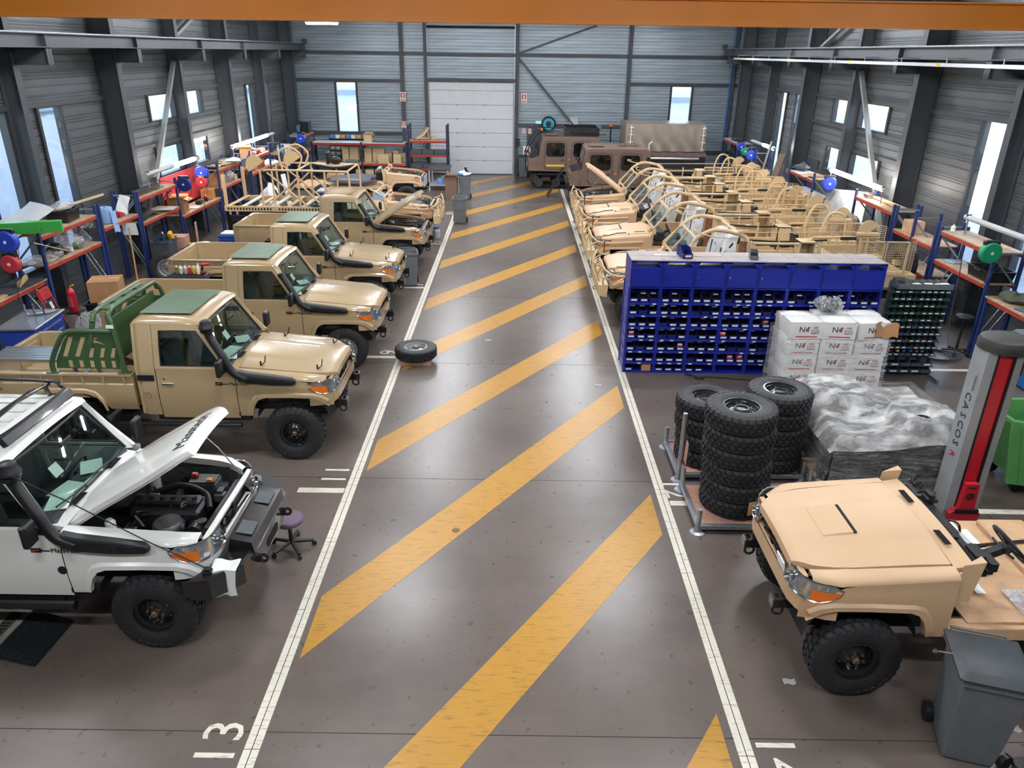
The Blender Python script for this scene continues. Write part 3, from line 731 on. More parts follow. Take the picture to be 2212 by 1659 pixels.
def engine_bay(root, lift, rnd):
    e = MB(); e.bb(-.66, .42, -.62, .62, .62 + lift, .72 + lift); e.done('bay_floor', DARK, root)
    for s_ in (-1, 1):
        MB().grid(6, 4, lambda u, v: (lerp(-.66, .40, u), s_ * lerp(.60, .655, v), lerp(.68, 1.14, v) + lift)).done('inner_wing', ENGG, root)
    en = MB(); en.box((-.1, 0, .93 + lift), (.72, .34, .3), .03); en.done('engine_block', ENGM, root)
    b = MB(); b.box((-.1, .02, 1.10 + lift), (.66, .16, .07), .02)
    for k in range(6): b.cyl((-.38 + .11 * k, .02, 1.13 + lift), (-.38 + .11 * k, .02, 1.155 + lift), .025, 10)
    b.done('rocker_cover', ENGM, root)
    b = MB(); b.tube(bezier([(-.4, .2, 1.05 + lift), (-.1, .28, 1.12 + lift), (.2, .2, 1.08 + lift), (.32, 0, 1.02 + lift)], 6), .035, 10); b.done('intake_hose', BLACK, root)
    MB().box((.12, .42, 1.02 + lift), (.3, .2, .2), .012).done('battery', GREYD, root)
    b = MB(); b.box((.12, .42, 1.125 + lift), (.28, .18, .02)); b.done('battery_lid', ENGM, root)
    MB().box((.0, .46, 1.15 + lift), (.07, .06, .05), .012).done('terminal_cover', RED, root)
    MB().box((.2, .36, 1.15 + lift), (.06, .05, .03)).done('warning_label', mat('label_yellow', '#e8a23a', .5), root)
    b = MB(); b.lathe([(.001, .1), (.13, .1), (.15, .06), (.15, -.02), (.12, -.06), (.001, -.06)], 20, (.05, -.38, 1.02 + lift)); b.done('air_filter_housing', STEEL, root)
    b = MB(); b.cyl((.28, -.36, .96 + lift), (.28, -.24, .96 + lift), .085, 16); b.cyl((.36, -.3, .98 + lift), (.36, -.3, 1.08 + lift), .05, 12); b.done('alternator', STEEL, root)
    b = MB(); b.cyl((-.5, -.42, 1.0 + lift), (-.5, -.42, 1.13 + lift), .05, 12); b.cyl((-.5, -.42, 1.13 + lift), (-.5, -.42, 1.16 + lift), .03, 10); b.done('brake_reservoir', PAPER, root)
    b = MB(); b.cyl((-.45, .46, .96 + lift), (-.45, .46, 1.12 + lift), .06, 12); b.done('coolant_bottle', GREYL, root)
    b = MB()
    for k in range(9):
        x0, y0 = rnd.uniform(-.6, .3), rnd.uniform(-.5, .5); p = [(x0, y0, 1.0 + lift)]
        for q in range(3): p.append((p[-1][0] + rnd.uniform(-.16, .16), p[-1][1] + rnd.uniform(-.16, .16), rnd.uniform(.98, 1.14) + lift))
        b.tube(bezier(p, 5), .011, 6)
    b.done('hose', BLACK, root)
    for k in range(16): MB().box((rnd.uniform(-.6, .36), rnd.uniform(-.52, .52), rnd.uniform(.92, 1.06) + lift), (rnd.uniform(.05, .14), rnd.uniform(.05, .13), rnd.uniform(.05, .14)), .01).done('engine_ancillary', rnd.choice((ENGM, ENGM, ENGG, STEEL)), root)
    b = MB(); b.box((.47, 0, .93 + lift), (.06, .92, .36), .01); b.done('radiator', ENGM, root)
def front_end(root, paint, lift=0.0, hood='shut', scoop=False, grille=False, hangers=False, rnd=None, engine=True, guard=None):
    rnd = rnd or random.Random(5)
    for s_ in (-1, 1):
        b = MB(); fender(b, s_, lift)
        b.grid(8, 1, lambda u, v: (interp(u * 8, [(k, ARCH[min(k + 1, 9)][0]) for k in range(9)]), s_ * (hw(0, .85) - .002 - .05 * v), interp(u * 8, [(k, ARCH[min(k + 1, 9)][1]) for k in range(9)]) + lift))
        b.done('front_wing', paint, root, 40)
        # moulded arch lip
        b = MB(); secs = []
        for k, (x, z) in enumerate(ARCH[:9]):
            ox, oz = (x * .13, .055) if abs(x) < .5 else (x * .15, .03)
            y0 = hw(x, z + lift * 0)
            secs.append([(x, s_ * (y0 - .03), z + lift), (x, s_ * (y0 + .030), z + lift), (x + ox * .7, s_ * (y0 + .028), z + oz * .8 + lift), (x + ox, s_ * (y0 + .001), z + oz * 1.25 + lift)])
        b.loft(secs, closed=True); b.done('arch_flare', paint, root, 40)
        # head lamp: clear lens, orange turn signal, chrome rim
        P = lamp_path(s_); zb = [.945, .945, .945, .945, .95, .985, 1.045]; zt = [1.115, 1.12, 1.125, 1.13, 1.135, 1.13, 1.10]
        zb = [z + lift for z in zb]; zt = [z + lift for z in zt]
        b = MB(); wrap(b, P, zb, zt, .012, .03); hl = b.done('headlamp', LENS, root, 50)
        b = MB(); wrap(b, P[3:7], [z + .012 for z in zb[3:7]], [lerp(a, c, .62) for a, c in zip(zb[3:7], zt[3:7])], .019, .02); b.done('turn_signal', ORANGE, hl, 50)
        b = MB(); b.tube([(x + .012, y + s_ * .012, z) for (x, y), z in zip(P, zb)] + [(x - .02, y, z) for (x, y), z in list(zip(P, zt))[::-1]], .009, 6, closed=True); b.done('lamp_rim', CHROME, hl)
        b = MB(); b.lathe([(.001, -.01), (.05, .005), (.062, .03), (.066, .03)], 16, (.60, s_ * .54, 1.03 + lift), axis='x'); b.done('reflector', CHROME, hl)
    # painted panel under the lamps
    P = [(x, y) for x, y in lamp_path(1)][::-1] + lamp_path(-1)
    b = MB(); wrap(b, P, [.775 + lift] * 14, [.945 + lift + .0] * 14, .004); 
    fp = b.done('front_valance', paint, root, 40)
    # core support and dark opening
    b = MB(); b.bb(.50, .56, -.66, .66, 1.08 + lift, 1.12 + lift, .008); b.bb(.53, .60, -.46, .46, .90 + lift, .95 + lift, .008); b.done('core_support', paint, root)
    b = MB(); b.bb(.44, .52, -.5, .5, .70 + lift, 1.08 + lift); b.done('radiator_core', ENGM, root)
    b = MB()
    for k in range(8): b.bar((.555, rnd.uniform(-.4, .4), rnd.uniform(.92, 1.06) + lift), (.58, rnd.uniform(-.4, .4), rnd.uniform(.9, 1.08) + lift), .025, .025)
    b.bb(.54, .57, -.02, .02, .92 + lift, 1.1 + lift); b.done('grille_bracket', BLACK, root)
    if grille:
        b = MB()
        for k in range(5): b.bb(.60, .625, -.44, .44, .96 + .032 * k + lift, .975 + .032 * k + lift)
        for y in (-.4, 0, .4): b.bb(.59, .615, y - .012, y + .012, .95 + lift, 1.11 + lift)
        b.done('grille', paint, root)
    # frame horns with hooks
    for s_ in (-1, 1):
        b = MB(); b.bb(.1, .70, s_ * .47 - .045, s_ * .47 + .045, .62 + lift, .74 + lift, .01); b.bb(.64, .72, s_ * .47 - .06, s_ * .47 + .06, .63 + lift, .74 + lift, .01)
        b.tube([(.64 + .05 * cos(t), s_ * .47, .57 + lift + .05 * sin(t)) for t in [2 * pi * k / 10 for k in range(10)]], .014, 6, closed=True)
        b.done('frame_horn', BLACKM, root)
    b = MB(); b.cyl((.0, -.72, .42), (0, .72, .42), .05, 10); b.sphere((0, .12, .42), .13, 12, 8); b.done('front_axle', DARK, root)
    for s_ in (-1, 1):
        b = MB(); b.grid(10, 3, lambda u, v: (.52 * cos(pi * u) * -1, s_ * lerp(.42, .80, v), .55 + .40 * sin(pi * u) + lift)); b.done('wheel_arch_liner', DARK, root)
    # bonnet
    hm = hood_mesh(scoop)
    if hood is not None:
        ho = hm.done('bonnet', paint, root, 40)
        if scoop:
            MB().bb(-.075, -.042, -.235, .235, 1.28, 1.3045).done('scoop_mouth', HOLEM, ho)
        ho.location = (0, 0, lift)
        if hood != 'shut':
            a = rad(hood); px, pz = -.72, 1.31
            # tilt about the rear edge
            ho.rotation_euler = (0, -a, 0)
            ho.location = (px - (px * cos(a) - pz * sin(a)) , 0, lift + pz - (px * sin(a) + pz * cos(a)))
            b = MB(); b.tube([(.45, .58, 1.12 + lift), (.25, .56, 1.45 + lift), (.0, .55, 1.31 + lift + .72 * sin(a) * .98)], .008, 6); b.done('bonnet_stay', STEEL, root)
        if hangers:
            for (x, y) in ((-.42, -.6), (.36, -.52), (-.42, .6), (.36, .52)):
                z = hood_z(x, y); b = MB(); b.bar((x - .03, y, z), (x + .04, y, z + .06), .05, .012, .003); b.bar((x + .035, y, z + .05), (x + .05, y, z + .15), .028, .012, .003); b.cyl((x - .03, y, z), (x - .03, y, z + .07), .012, 8)
                b.done('bonnet_bracket', BLACKM, ho)
    if engine: engine_bay(root, lift, rnd)
    # cowl with vents
    b = MB(); b.grid(3, 10, lambda u, v: (lerp(-.735, -.90, u), lerp(-.735, .735, v), 1.30 + .035 * u - .04 * (2 * v - 1) ** 2 + .02 + lift), (0, 0, -.05)); b.done('cowl', paint, root)
    for y0 in (-.45, .25):
        b = MB(); b.bb(-.80, -.795, y0, y0 + .22, 1.346 + lift, 1.351 + lift)
        for k in range(14): b.bb(-.83, -.77, y0 + k * .016, y0 + k * .016 + .008, 1.345 + lift, 1.352 + lift)
        b.done('cowl_vent', HOLEM, root)
    if guard: brush_guard(root, lift, guard)
def brush_guard(root, lift, paint):
    """tubular bull bar of the stripped army vehicles"""
    b = MB(); zb = .62 + lift
    b.loft([[(.66, y, zb), (.84, y * .94, zb + .02), (.84, y * .94, zb + .25), (.64, y, zb + .27)] for y in (-.92, -.86, -.5, 0, .5, .86, .92)], closed=True); b.done('steel_bumper', paint, root)
    for s_ in (-1, 1):
        b = MB(); b.tube(bezier([(.80, s_ * .2, zb + .25), (.86, s_ * .24, zb + .5), (.78, s_ * .45, zb + .68), (.70, s_ * .80, zb + .56), (.40, s_ * .93, zb + .46), (-.55, s_ * .92, zb + .50)], 6), .022, 8)
        b.tube(bezier([(.80, s_ * .55, zb + .22), (.84, s_ * .58, zb + .42), (.78, s_ * .62, zb + .60)], 5), .02, 8)
        b.tube(bezier([(.74, s_ * .86, zb + .22), (.74, s_ * .88, zb + .4), (.56, s_ * .90, zb + .50)], 5), .02, 8)
        b.tube([(.83, s_ * .24, zb + .44), (.82, s_ * .6, zb + .4), (.66, s_ * .9, zb + .38)], .016, 8)
        b.done('guard_tube', paint, root)
        b = MB(); b.tube([(.88 + .035 * cos(t), s_ * .47, zb + .08 + .035 * sin(t)) for t in [2 * pi * k / 10 for k in range(10)]], .012, 6, closed=True); b.done('tow_shackle', STEEL, root)
        b = MB()
        for k in range(6): b.bb(.845, .852, s_ * (.52 + .05 * k) - .012, s_ * (.52 + .05 * k) + .012, zb + .06, zb + .2)
        b.done('bumper_slot', SANDY, root)
    b = MB(); b.tube([(.80, -.2, zb + .5), (.86, 0, zb + .52), (.80, .2, zb + .5)], .02, 8)
    for k in range(4): b.bb(.70, .72, -.4, .4, zb + .34 + .06 * k, zb + .37 + .06 * k)
    b.done('guard_grille', paint, root)
    b = MB(); b.tube([(.55, -.93, zb + .48), (.55, -.95, zb + .78)], .012, 6); b.done('marker_rod', BLACK, root)
def cab(root, paint, lift=0.0, rear=-2.13, wagon=False, rnd=None, papers=True, handles=True, logo=True):
    """doors, pillars, glass, roof and interior"""
    rnd = rnd or random.Random(3)
    DF, DR = -.75, -1.85          # door seams
    Zr = 1.93                     # side rail height
    for s_ in (-1, 1):
        b = MB(); xs = [DF, DF - .2, -1.2, -1.6, DR + .005]; n = 8
        secs = [[(x, s_ * hw(x, lerp(SILL + (.12 * sstep(DF - .3, DF, x) * 0), BELT, k / n)), lerp(SILL, BELT, k / n) + lift) for k in range(n + 1)] for x in xs]
        for i in range(len(secs) - 1): b.loft(secs[i:i + 2], closed=False)
        dr = b.done('door', paint, root)
        # frame round the side window
        out = [(-.80, BELT), (-1.02, 1.62), (-1.21, Zr), (-1.5, Zr + .01), (DR, Zr + .01), (DR, 1.6), (DR, BELT), (-1.3, BELT)]
        inn = [(-.90, BELT + .03), (-1.07, 1.60), (-1.235, 1.845), (-1.5, 1.85), (-1.76, 1.845), (-1.77, 1.6), (-1.77, BELT + .03), (-1.3, BELT + .03)]
        b = MB(); b.ring(out, inn, lambda p: (p[0], s_ * hw(p[0], p[1]), p[1] + lift), lambda p: (p[0], s_ * (hw(p[0], p[1]) - .045), p[1] + lift)); b.done('window_surround', paint, dr)
        b = MB(); b.ring(inn, [(lerp(p[0], -1.4, .035), lerp(p[1], 1.6, .06)) for p in inn], lambda p: (p[0], s_ * (hw(p[0], p[1]) - .004), p[1] + lift), lambda p: (p[0], s_ * (hw(p[0], p[1]) - .03), p[1] + lift)); b.done('window_seal', BLACK, dr)
        b = MB(); b.add([(p[0], s_ * (hw(p[0], p[1]) - .02), p[1] + lift) for p in inn], [tuple(range(8))]); b.done('side_glass', GLASS, dr)
        b = MB(); b.bb(DF - .01, DF + .004, s_ * (.80), s_ * (.846), .6 + lift, 1.24 + lift); b.done('door_gap', HOLEM, root)
        b = MB(); b.box((-1.70, s_ * .862, 1.09 + lift), (.17, .03, .035), .01); b.done('door_handle', CHROME, dr)
        b = MB(); b.cyl((-1.74, s_ * .85, 1.17 + lift), (-1.74, s_ * .866, 1.17 + lift), .013, 10); b.done('door_lock', CHROME, dr)
        # quarter panel behind the door
        xs = [DR - .006, -1.95, -2.05, rear] if not wagon else [DR - .006, -2.2, -2.6, -2.9, -3.3, rear]
        if not wagon:
            secs = []
            for x in xs:
                yy = .0 if x > rear + .05 else .03
                secs.append([(x, s_ * (hw(x, z) - yy), z + lift) for z in (.60, .75, .95, 1.05, 1.1, 1.2, BELT, 1.5, 1.7, 1.86, Zr + .01)])
            for i in range(len(secs) - 1): b2 = MB().loft(secs[i:i + 2], closed=False); b2.done('quarter_panel', paint, root)
            MB().box((-2.0, s_ * .853, 1.175 + lift), (.24, .012, .09), .004).done('side_vent', BLACK, root)
            fc = MB().box((-1.99, s_ * .846, .93 + lift), (.16, .02, .2), .01).done('fuel_recess', paint, root)
            MB().lathe([(.001, .03), (.035, .03), (.04, .02), (.04, 0)], 14, (-1.99, 0, .93 + lift), axis='y').done('fuel_cap', CHROME, fc).location = (0, s_ * .85 - (.03 if s_ < 0 else 0), 0)
        else:
            arch = [(-2.62, .62), (-2.66, .76), (-2.76, .88), (-2.9, .915), (-3.18, .92), (-3.4, .9), (-3.56, .8), (-3.62, .64)]
            xs = [DR - .006, -2.2, -2.6, -2.63, -2.68, -2.76, -2.9, -3.18, -3.4, -3.56, -3.62, -3.7, rear]; secs = []
            for x in xs:
                zl = interp(-x, [(-p[0], p[1]) for p in arch]) if -3.62 < x < -2.62 else .6
                secs.append([(x, s_ * hw(-1, lerp(zl, BELT, k / 7)), lerp(zl, BELT, k / 7) + lift) for k in range(8)])
            b = MB()
            for i in range(len(secs) - 1): b.loft(secs[i:i + 2], closed=False)
            b.done('quarter_panel', paint, root)
            out = [(DR - .006, BELT), (DR - .006, Zr + .01), (rear, Zr + .01), (rear, BELT)]; inn = [(-2.0, BELT + .06), (-2.0, 1.84), (rear + .15, 1.84), (rear + .15, BELT + .06)]
            MB().ring(out, inn, lambda p: (p[0], s_ * hw(-1, p[1]), p[1] + lift), lambda p: (p[0], s_ * (hw(-1, p[1]) - .04), p[1] + lift)).done('window_surround', paint, root)
            MB().add([(p[0], s_ * (hw(-1, p[1]) - .02), p[1] + lift) for p in inn], [(0, 1, 2, 3)]).done('side_glass', GLASS, root)
        # mirror
        b = MB(); b.box((-.86, s_ * 1.05, 1.42 + lift), (.07, .17, .24), .02); b.done('mirror', BLACK, root)
        b = MB(); b.tube([(-.90, s_ * .84, 1.34 + lift), (-.88, s_ * .95, 1.32 + lift), (-.86, s_ * 1.02, 1.36 + lift)], .016, 8); b.box((-.90, s_ * .86, 1.33 + lift), (.11, .03, .1), .01); b.done('mirror_arm', BLACK, root)
    # roof: shallow crown with rounded edges
    n = 14; secs = []
    for x, dz, wk in ((-1.155, -.035, .965), (-1.19, -.005, .985), (-1.26, .028, 1), (-1.5, .045, 1), ((rear - 1.5) / 2, .05, 1), (rear + .12, .045, 1), (rear + .03, .02, 1), (rear, -.03, 1)):
        W_ = hw(-1, Zr) * wk
        sec = [(x, -W_, Zr + min(0, dz) + lift), (x, -W_ + .012, Zr + .03 + min(0, dz) + lift)] + [(x, lerp(-W_ + .05, W_ - .05, k / n), Zr + .048 + dz - .028 * (2 * k / n - 1) ** 2 + lift) for k in range(n + 1)] + [(x, W_ - .012, Zr + .03 + min(0, dz) + lift), (x, W_, Zr + min(0, dz) + lift)]
        secs.append(sec)
    MB().loft(secs, closed=False).done('roof', paint, root, 45)
    # wind screen, pillars
    W0, W1 = .755, .665
    sc = lambda u, v: (lerp(-.86, -1.185, v) + .03 * (1 - (2 * u - 1) ** 2), lerp(-1, 1, u) * lerp(W0 - .02, W1 - .02, v), lerp(1.335, 1.885, v) + lift)
    MB().grid(10, 6, sc).done('windscreen', GLASS, root)
    b = MB(); pts = [sc(u, 0) for u in (0, .25, .5, .75, 1)] + [sc(1, .5)] + [sc(u, 1) for u in (1, .75, .5, .25, 0)] + [sc(0, .5)]
    b.tube(pts, .016, 6, closed=True); b.done('windscreen_seal', BLACK, root)
    for s_ in (-1, 1):
        b = MB(); b.loft([[(-.80, s_ * .79, 1.30 + lift), (-.90, s_ * .845, 1.32 + lift), (-.93, s_ * .80, 1.30 + lift), (-.86, s_ * .73, 1.32 + lift)], [(-1.14, s_ * .66, Zr + lift), (-1.24, s_ * .728, Zr + lift), (-1.26, s_ * .69, Zr + lift), (-1.2, s_ * .63, Zr - .02 + lift)]], closed=True)
        b.done('windscreen_pillar', paint, root)
    for y0, y1 in ((-.15, -.62), (.35, -.1)):
        b = MB(); b.tube([sc(.5 + y0 / 1.5, 0), tuple(Vector(sc(.5 + y0 / 1.5, .05)) + Vector((.03, 0, .02))), tuple(Vector(sc(.5 + y1 / 1.5, .12)) + Vector((.025, 0, .012)))], .009, 6); b.done('wiper', BLACK, root)
    # back wall of the cab
    if not wagon:
        out = [(-.84, .62), (-.85, BELT), (-.73, Zr), (.73, Zr), (.85, BELT), (.84, .62)]; inn = [(-.5, 1.45), (-.52, 1.6), (-.5, 1.82), (.5, 1.82), (.52, 1.6), (.5, 1.45)]
        MB().ring(out, inn, lambda p: (rear, p[0], p[1] + lift), lambda p: (rear + .04, p[0], p[1] + lift)).done('cab_back', paint, root)
        MB().add([(rear + .02, p[0], p[1] + lift) for p in inn], [tuple(range(6))]).done('rear_glass', GLASS, root)
    else:
        MB().bb(rear - .02, rear + .03, -.83, .83, .6 + lift, BELT + lift).done('tailgate', paint, root)
        MB().bb(rear, rear + .02, -.72, .72, BELT + lift, 1.88 + lift).done('rear_glass', GLASS, root)
    # interior
    MB().bb(-1.95 if not wagon else rear + .1, -.75, -.78, .78, .62 + lift, .68 + lift).done('cab_floor', DARK, root)
    MB().box((-.97, 0, 1.20 + lift), (.3, 1.5, .3), .05).done('dashboard', mat('dash_plastic', '#3a3d42', .6), root)
    for y in (-.4, .4):
        b = MB(); b.box((-1.5, y, .92 + lift), (.48, .5, .16), .05); b.box((-1.78, y, 1.25 + lift), (.14, .48, .6), .05, RY(-.18)); b.box((-1.86, y, 1.66 + lift), (.09, .26, .18), .03); b.done('seat', SEAT, root)
    b = MB(); b.tube([(-1.25 + .17 * sin(t) * .45, .38 + .19 * cos(t), 1.22 + lift + .17 * sin(t) * .9) for t in [2 * pi * k / 18 for k in range(18)]], .014, 6, closed=True); b.bar((-1.25, .38, 1.22 + lift), (-1.05, .38, 1.12 + lift), .06, .06); b.done('steering_wheel', BLACK, root)
    b = MB(); b.box((-1.02, .0, 1.80 + lift), (.02, .2, .06), .01); b.done('inside_mirror', BLACK, root)
    # side sills
    for s_ in (-1, 1):
        MB().bb(-1.95, -.62, s_ * .70, s_ * .80, .50 + lift, .60 + lift, .01).done('sill_rail', DARK, root)
    if papers:
        for k, (x, y, r) in enumerate(((-.95, -.42, .3), (-1.0, -.2, -.2), (-.98, .25, .5))):
            MB().box((x, y, 1.358 + lift + .004 * k), (.21, .30, .003), 0, RZ(r)).done('dash_paper', PAPERG, root)
        MB().add([(-1.0, -.30, 1.55 + lift), (-1.0, -.16, 1.55 + lift), (-1.06, -.16, 1.66 + lift), (-1.06, -.30, 1.66 + lift)], [(0, 1, 2, 3)]).done('screen_sticker', PAPER, root)
def chassis(root, lift, rear=-4.35, wheelkind='mud', rim=BLACKM, back=True, wb=3.18, rearrim=None):
    for s_ in (-1, 1):
        MB().bb(rear, .4, s_ * .47 - .05, s_ * .47 + .05, .56 + lift, .72 + lift).done('frame_rail', DARK, root)
    MB().bb(-2.9, -1.2, -.35, .35, .48 + lift, .64 + lift).done('gear_box', DARK, root)
    R = _WM[wheelkind][4]
    for x in ((0, -wb) if back else (0,)):
        for s_ in (-1, 1):
            wheel('wheel', wheelkind, rim, (x, s_ * .755, R), (rnd_spin(), 0, 0) if False else ((0, rnd_spin(), 0) if s_ > 0 else (0, rnd_spin(), pi)), root)
    if back:
        b = MB(); b.cyl((-wb, -.72, .42), (-wb, .72, .42), .055, 10); b.sphere((-wb, 0, .42), .16, 12, 8); b.done('rear_axle', DARK, root)
_sp = random.Random(2)
def rnd_spin(): return _sp.uniform(0, 6.28)
def snorkel(root, lift, head, s_=-1):
    """intake pipe up the windscreen pillar"""
    def sec(x, y, z, w, h, dx=0, dz=1):
        return [(x - h * .5 * (1 - dz) * 0 + a * h * (0 if dz else 1), y, z) for a in ()]
    b = MB()
    rows = [(.10, .885, 1.155, .045, .05), (.06, .89, 1.165, .07, .10), (-.25, .90, 1.19, .085, .14), (-.55, .90, 1.22, .09, .15), (-.68, .90, 1.25, .09, .15)]
    secs = []
    for x, y, z, w, h in rows:
        secs.append([(x, s_ * (y - w * .6), z - h / 2 + lift), (x, s_ * (y + w * .3), z - h / 2 + lift), (x, s_ * (y + w * .5), z - h * .25 + lift), (x, s_ * (y + w * .45), z + h * .3 + lift), (x, s_ * (y + w * .2), z + h / 2 + lift), (x, s_ * (y - w * .6), z + h / 2 + lift)])
    b.loft(secs); b.done('snorkel_body', BLACK, root, 40)
    b = MB(); p = bezier([(-.56, s_ * .905, 1.20 + lift), (-.74, s_ * .905, 1.30 + lift), (-.86, s_ * .885, 1.53 + lift), (-1.0, s_ * .835, 1.76 + lift), (-1.04, s_ * .83, 1.86 + lift)] if head else [(-.56, s_ * .905, 1.20 + lift), (-.74, s_ * .905, 1.30 + lift), (-.87, s_ * .88, 1.53 + lift), (-1.01, s_ * .825, 1.74 + lift), (-1.05, s_ * .815, 1.80 + lift)], 6)
    b.tube(p, .056, 12); b.done('snorkel_pipe', BLACK, root, 50)
    x, y, z = p[-1]
    if head:
        MB().lathe([(.055, -.02), (.085, 0), (.095, .03), (.075, .04), (.07, .05), (.105, .06), (.105, .075), (.095, .09), (.075, .16), (.05, .175), (.001, .18)], 20, (x, y, z)).done('snorkel_head', BLACK, root, 40)
    else:
        MB().cyl((x, y, z - .03), (x - .015, y, z + .03), .058, 14).done('snorkel_collar', BLACK, root)
    MB().text('LAND CRUISER', .07, TR(-.22, s_ * .9445, 1.19 + lift) @ RX(pi / 2), .003).done('embossed_lettering', mat('snorkel_letter', '#2b2d30', .3), root) if s_ < 0 else None
def logo_badge(root, lift, s_=-1):
    MB().box((-.98, s_ * .862, 1.105 + lift), (.10, .006, .05), .002).done('badge_mark', mat('badge_black', '#1c1a18', .4), root)
    MB().bar((-1.02, s_ * .867, 1.10 + lift), (-.95, s_ * .867, 1.115 + lift), .004, .012).done('badge_streak', mat('badge_orange', '#b5601f', .4), root)
    MB().bar((-.93, s_ * .862, 1.10 + lift), (-.85, s_ * .862, 1.10 + lift), .004, .012).done('badge_line', mat('badge_black', '#1c1a18', .4), root)
    MB().text('MassTech', .07, TR(-.72 - .0, s_ * .864, 1.105 + lift) @ RX(pi / 2) @ TR(.02, 0, 0), .002).done('badge_lettering', mat('badge_green', '#24402c', .4), root)
def pickup_bed(root, paint, lift, x0=-2.19, x1=-4.46):
    zf, zt = .83, 1.22
    arch = [(-2.62, .66), (-2.66, .78), (-2.74, .89), (-2.88, .93), (-3.18, .935), (-3.46, .93), (-3.6, .88), (-3.68, .78), (-3.72, .68)]
    for s_ in (-1, 1):
        xs = [x0, -2.4, -2.6, -2.63, -2.66, -2.70, -2.74, -2.8, -2.88, -3.18, -3.46, -3.55, -3.6, -3.64, -3.68, -3.71, -3.74, -4.0, -4.3, x1 + .05, x1]; b = MB(); secs = []
        for x in xs:
            zl = interp(-x, [(-p[0], p[1]) for p in arch]) if -3.72 < x < -2.62 else .66
            k_ = .05 * sstep(-4.3, -4.46, x)
            secs.append([(x, s_ * (y - k_), max(zl, z) + lift) for y, z in ((.80, zl), (.845, .76), (.855, .95), (.85, 1.06), (.83, 1.075), (.825, 1.19), (.865, 1.195), (.865, zt), (.79, zt), (.785, zf))])
        for i in range(len(secs) - 1): b.loft(secs[i:i + 2], closed=False)
        b.done('bed_side', paint, root, 40)
        for k in range(8): x = x0 - .12 - k * .29; MB().bb(x - .012, x + .012, s_ * .825, s_ * .862, 1.08 + lift, 1.2 + lift).done('bed_stake', paint, root)
        b = MB(); b.loft([[(x, s_ * .79, zf + lift), (x, s_ * .79, zf + h + lift), (x, s_ * (.79 - .22), zf + h + lift), (x, s_ * (.79 - .26), zf + lift)] for x, h in ((-2.72, .02), (-2.8, .15), (-2.95, .19), (-3.4, .19), (-3.55, .15), (-3.63, .02))], closed=True); b.done('inner_arch', paint, root, 40)
        b = MB(); secs = []
        for (x, z) in arch: secs.append([(x, s_ * .84, z + lift), (x, s_ * .885, z + lift), (x, s_ * .88, z + .05 + lift), (x, s_ * .852, z + .07 + lift)])
        b.loft(secs); b.done('arch_flare', paint, root, 40)
        MB().grid(10, 3, lambda u, v: (-3.18 + .52 * cos(pi * u) * -1, s_ * lerp(.42, .82, v), .55 + .39 * sin(pi * u) + lift)).done('wheel_arch_liner', DARK, root)
    n = 26; b = MB(); b.loft([[(x, lerp(-.8, .8, k / (2 * n)), zf - (.018 if k % 4 in (1, 2) else 0) + lift) for k in range(2 * n + 1)] for x in (x0 - .03, x1 + .04)], closed=False); b.done('bed_floor', paint, root)
    b = MB(); b.bb(x0 - .06, x0 - .01, -.83, .83, .7 + lift, zt + lift, .01); b.done('bed_headboard', paint, root)
    b = MB(); b.bb(x1 - .02, x1 + .05, -.80, .80, .70 + lift, zt + lift, .012)
    for y in (-.4, .4): b.bb(x1 + .045, x1 + .06, y - .25, y + .25, .86 + lift, 1.14 + lift, .005)
    b.done('tailgate', paint, root)
    b = MB(); b.tube([(x1 + .1, -.74, zt + lift), (x1 + .1, -.74, zf + lift)], .02, 6); b.done('corner_post', paint, root)
def roof_plate(root, lift):
    b = MB(); x0, x1, w, z = -1.34, -2.06, .56, 2.035 + lift
    b.box(((x0 + x1) / 2, 0, z), (x0 - x1, 2 * w, .012), .004)
    for i in range(16):
        for j in range(20):
            x, y = x0 - .03 - i * .044, -w + .03 + j * .056 + (.028 if i % 2 else 0)
            if abs(y) < w - .02: b.add([(x + .016, y, z + .0065), (x, y + .009, z + .0065), (x - .016, y, z + .0065), (x, y - .009, z + .0065), (x, y, z + .0105)], [(0, 1, 4), (1, 2, 4), (2, 3, 4), (3, 0, 4)])
    return b.done('roof_plate', GREENPLATE, root, 20)
# ================================================================ LEFT ROW: pick-ups and the white wagon, noses to the aisle
def pickup(loc, label, lift=.0, hood='shut', plate=True, rim=BLACKM, wk='mud', head=False, hangers=False, seed=1, papers=True, logo=True, rz=0.0, colour=TAN):
    r = empty('pickup_truck', loc, rz, label, 'truck', 'pick-ups parked nose to the aisle'); rn = random.Random(seed)
    front_end(r, colour, lift, hood, hangers=hangers, rnd=rn, engine=True)
    cab(r, colour, lift, rnd=rn, papers=papers); chassis(r, lift, wheelkind=wk, rim=rim); pickup_bed(r, colour, lift); snorkel(r, lift, head)
    if logo: logo_badge(r, lift)
    if plate: roof_plate(r, lift)
    return r
v2 = pickup((-3.13, 10.42, 0), 'tan pick-up with green roll bar in its bed and black wheels', .09, head=True, hangers=True, seed=2)
v3 = pickup((-3.10, 13.80, 0), 'tan pick-up with silver wheels, in front of the loose tyre on the aisle line', .0, rim=SILVER, wk='road', seed=3)
v4 = pickup((-3.20, 16.98, 0), 'tan pick-up with bonnet brackets and a grey bin beside its bumper', .0, rim=SILVER, wk='road', hangers=True, seed=4)
v5 = pickup((-2.98, 20.55, 0), 'tan pick-up with raised bonnet and plain ribbed roof', .0, hood=38, plate=False, rim=BLACKM, wk='road', seed=5)
for k in range(7): MB().bb(-2.05, -1.3, -.48 + k * .16 - .02, -.48 + k * .16 + .02, 2.005, 2.028, .006).done('roof_rib', TAN, v5)
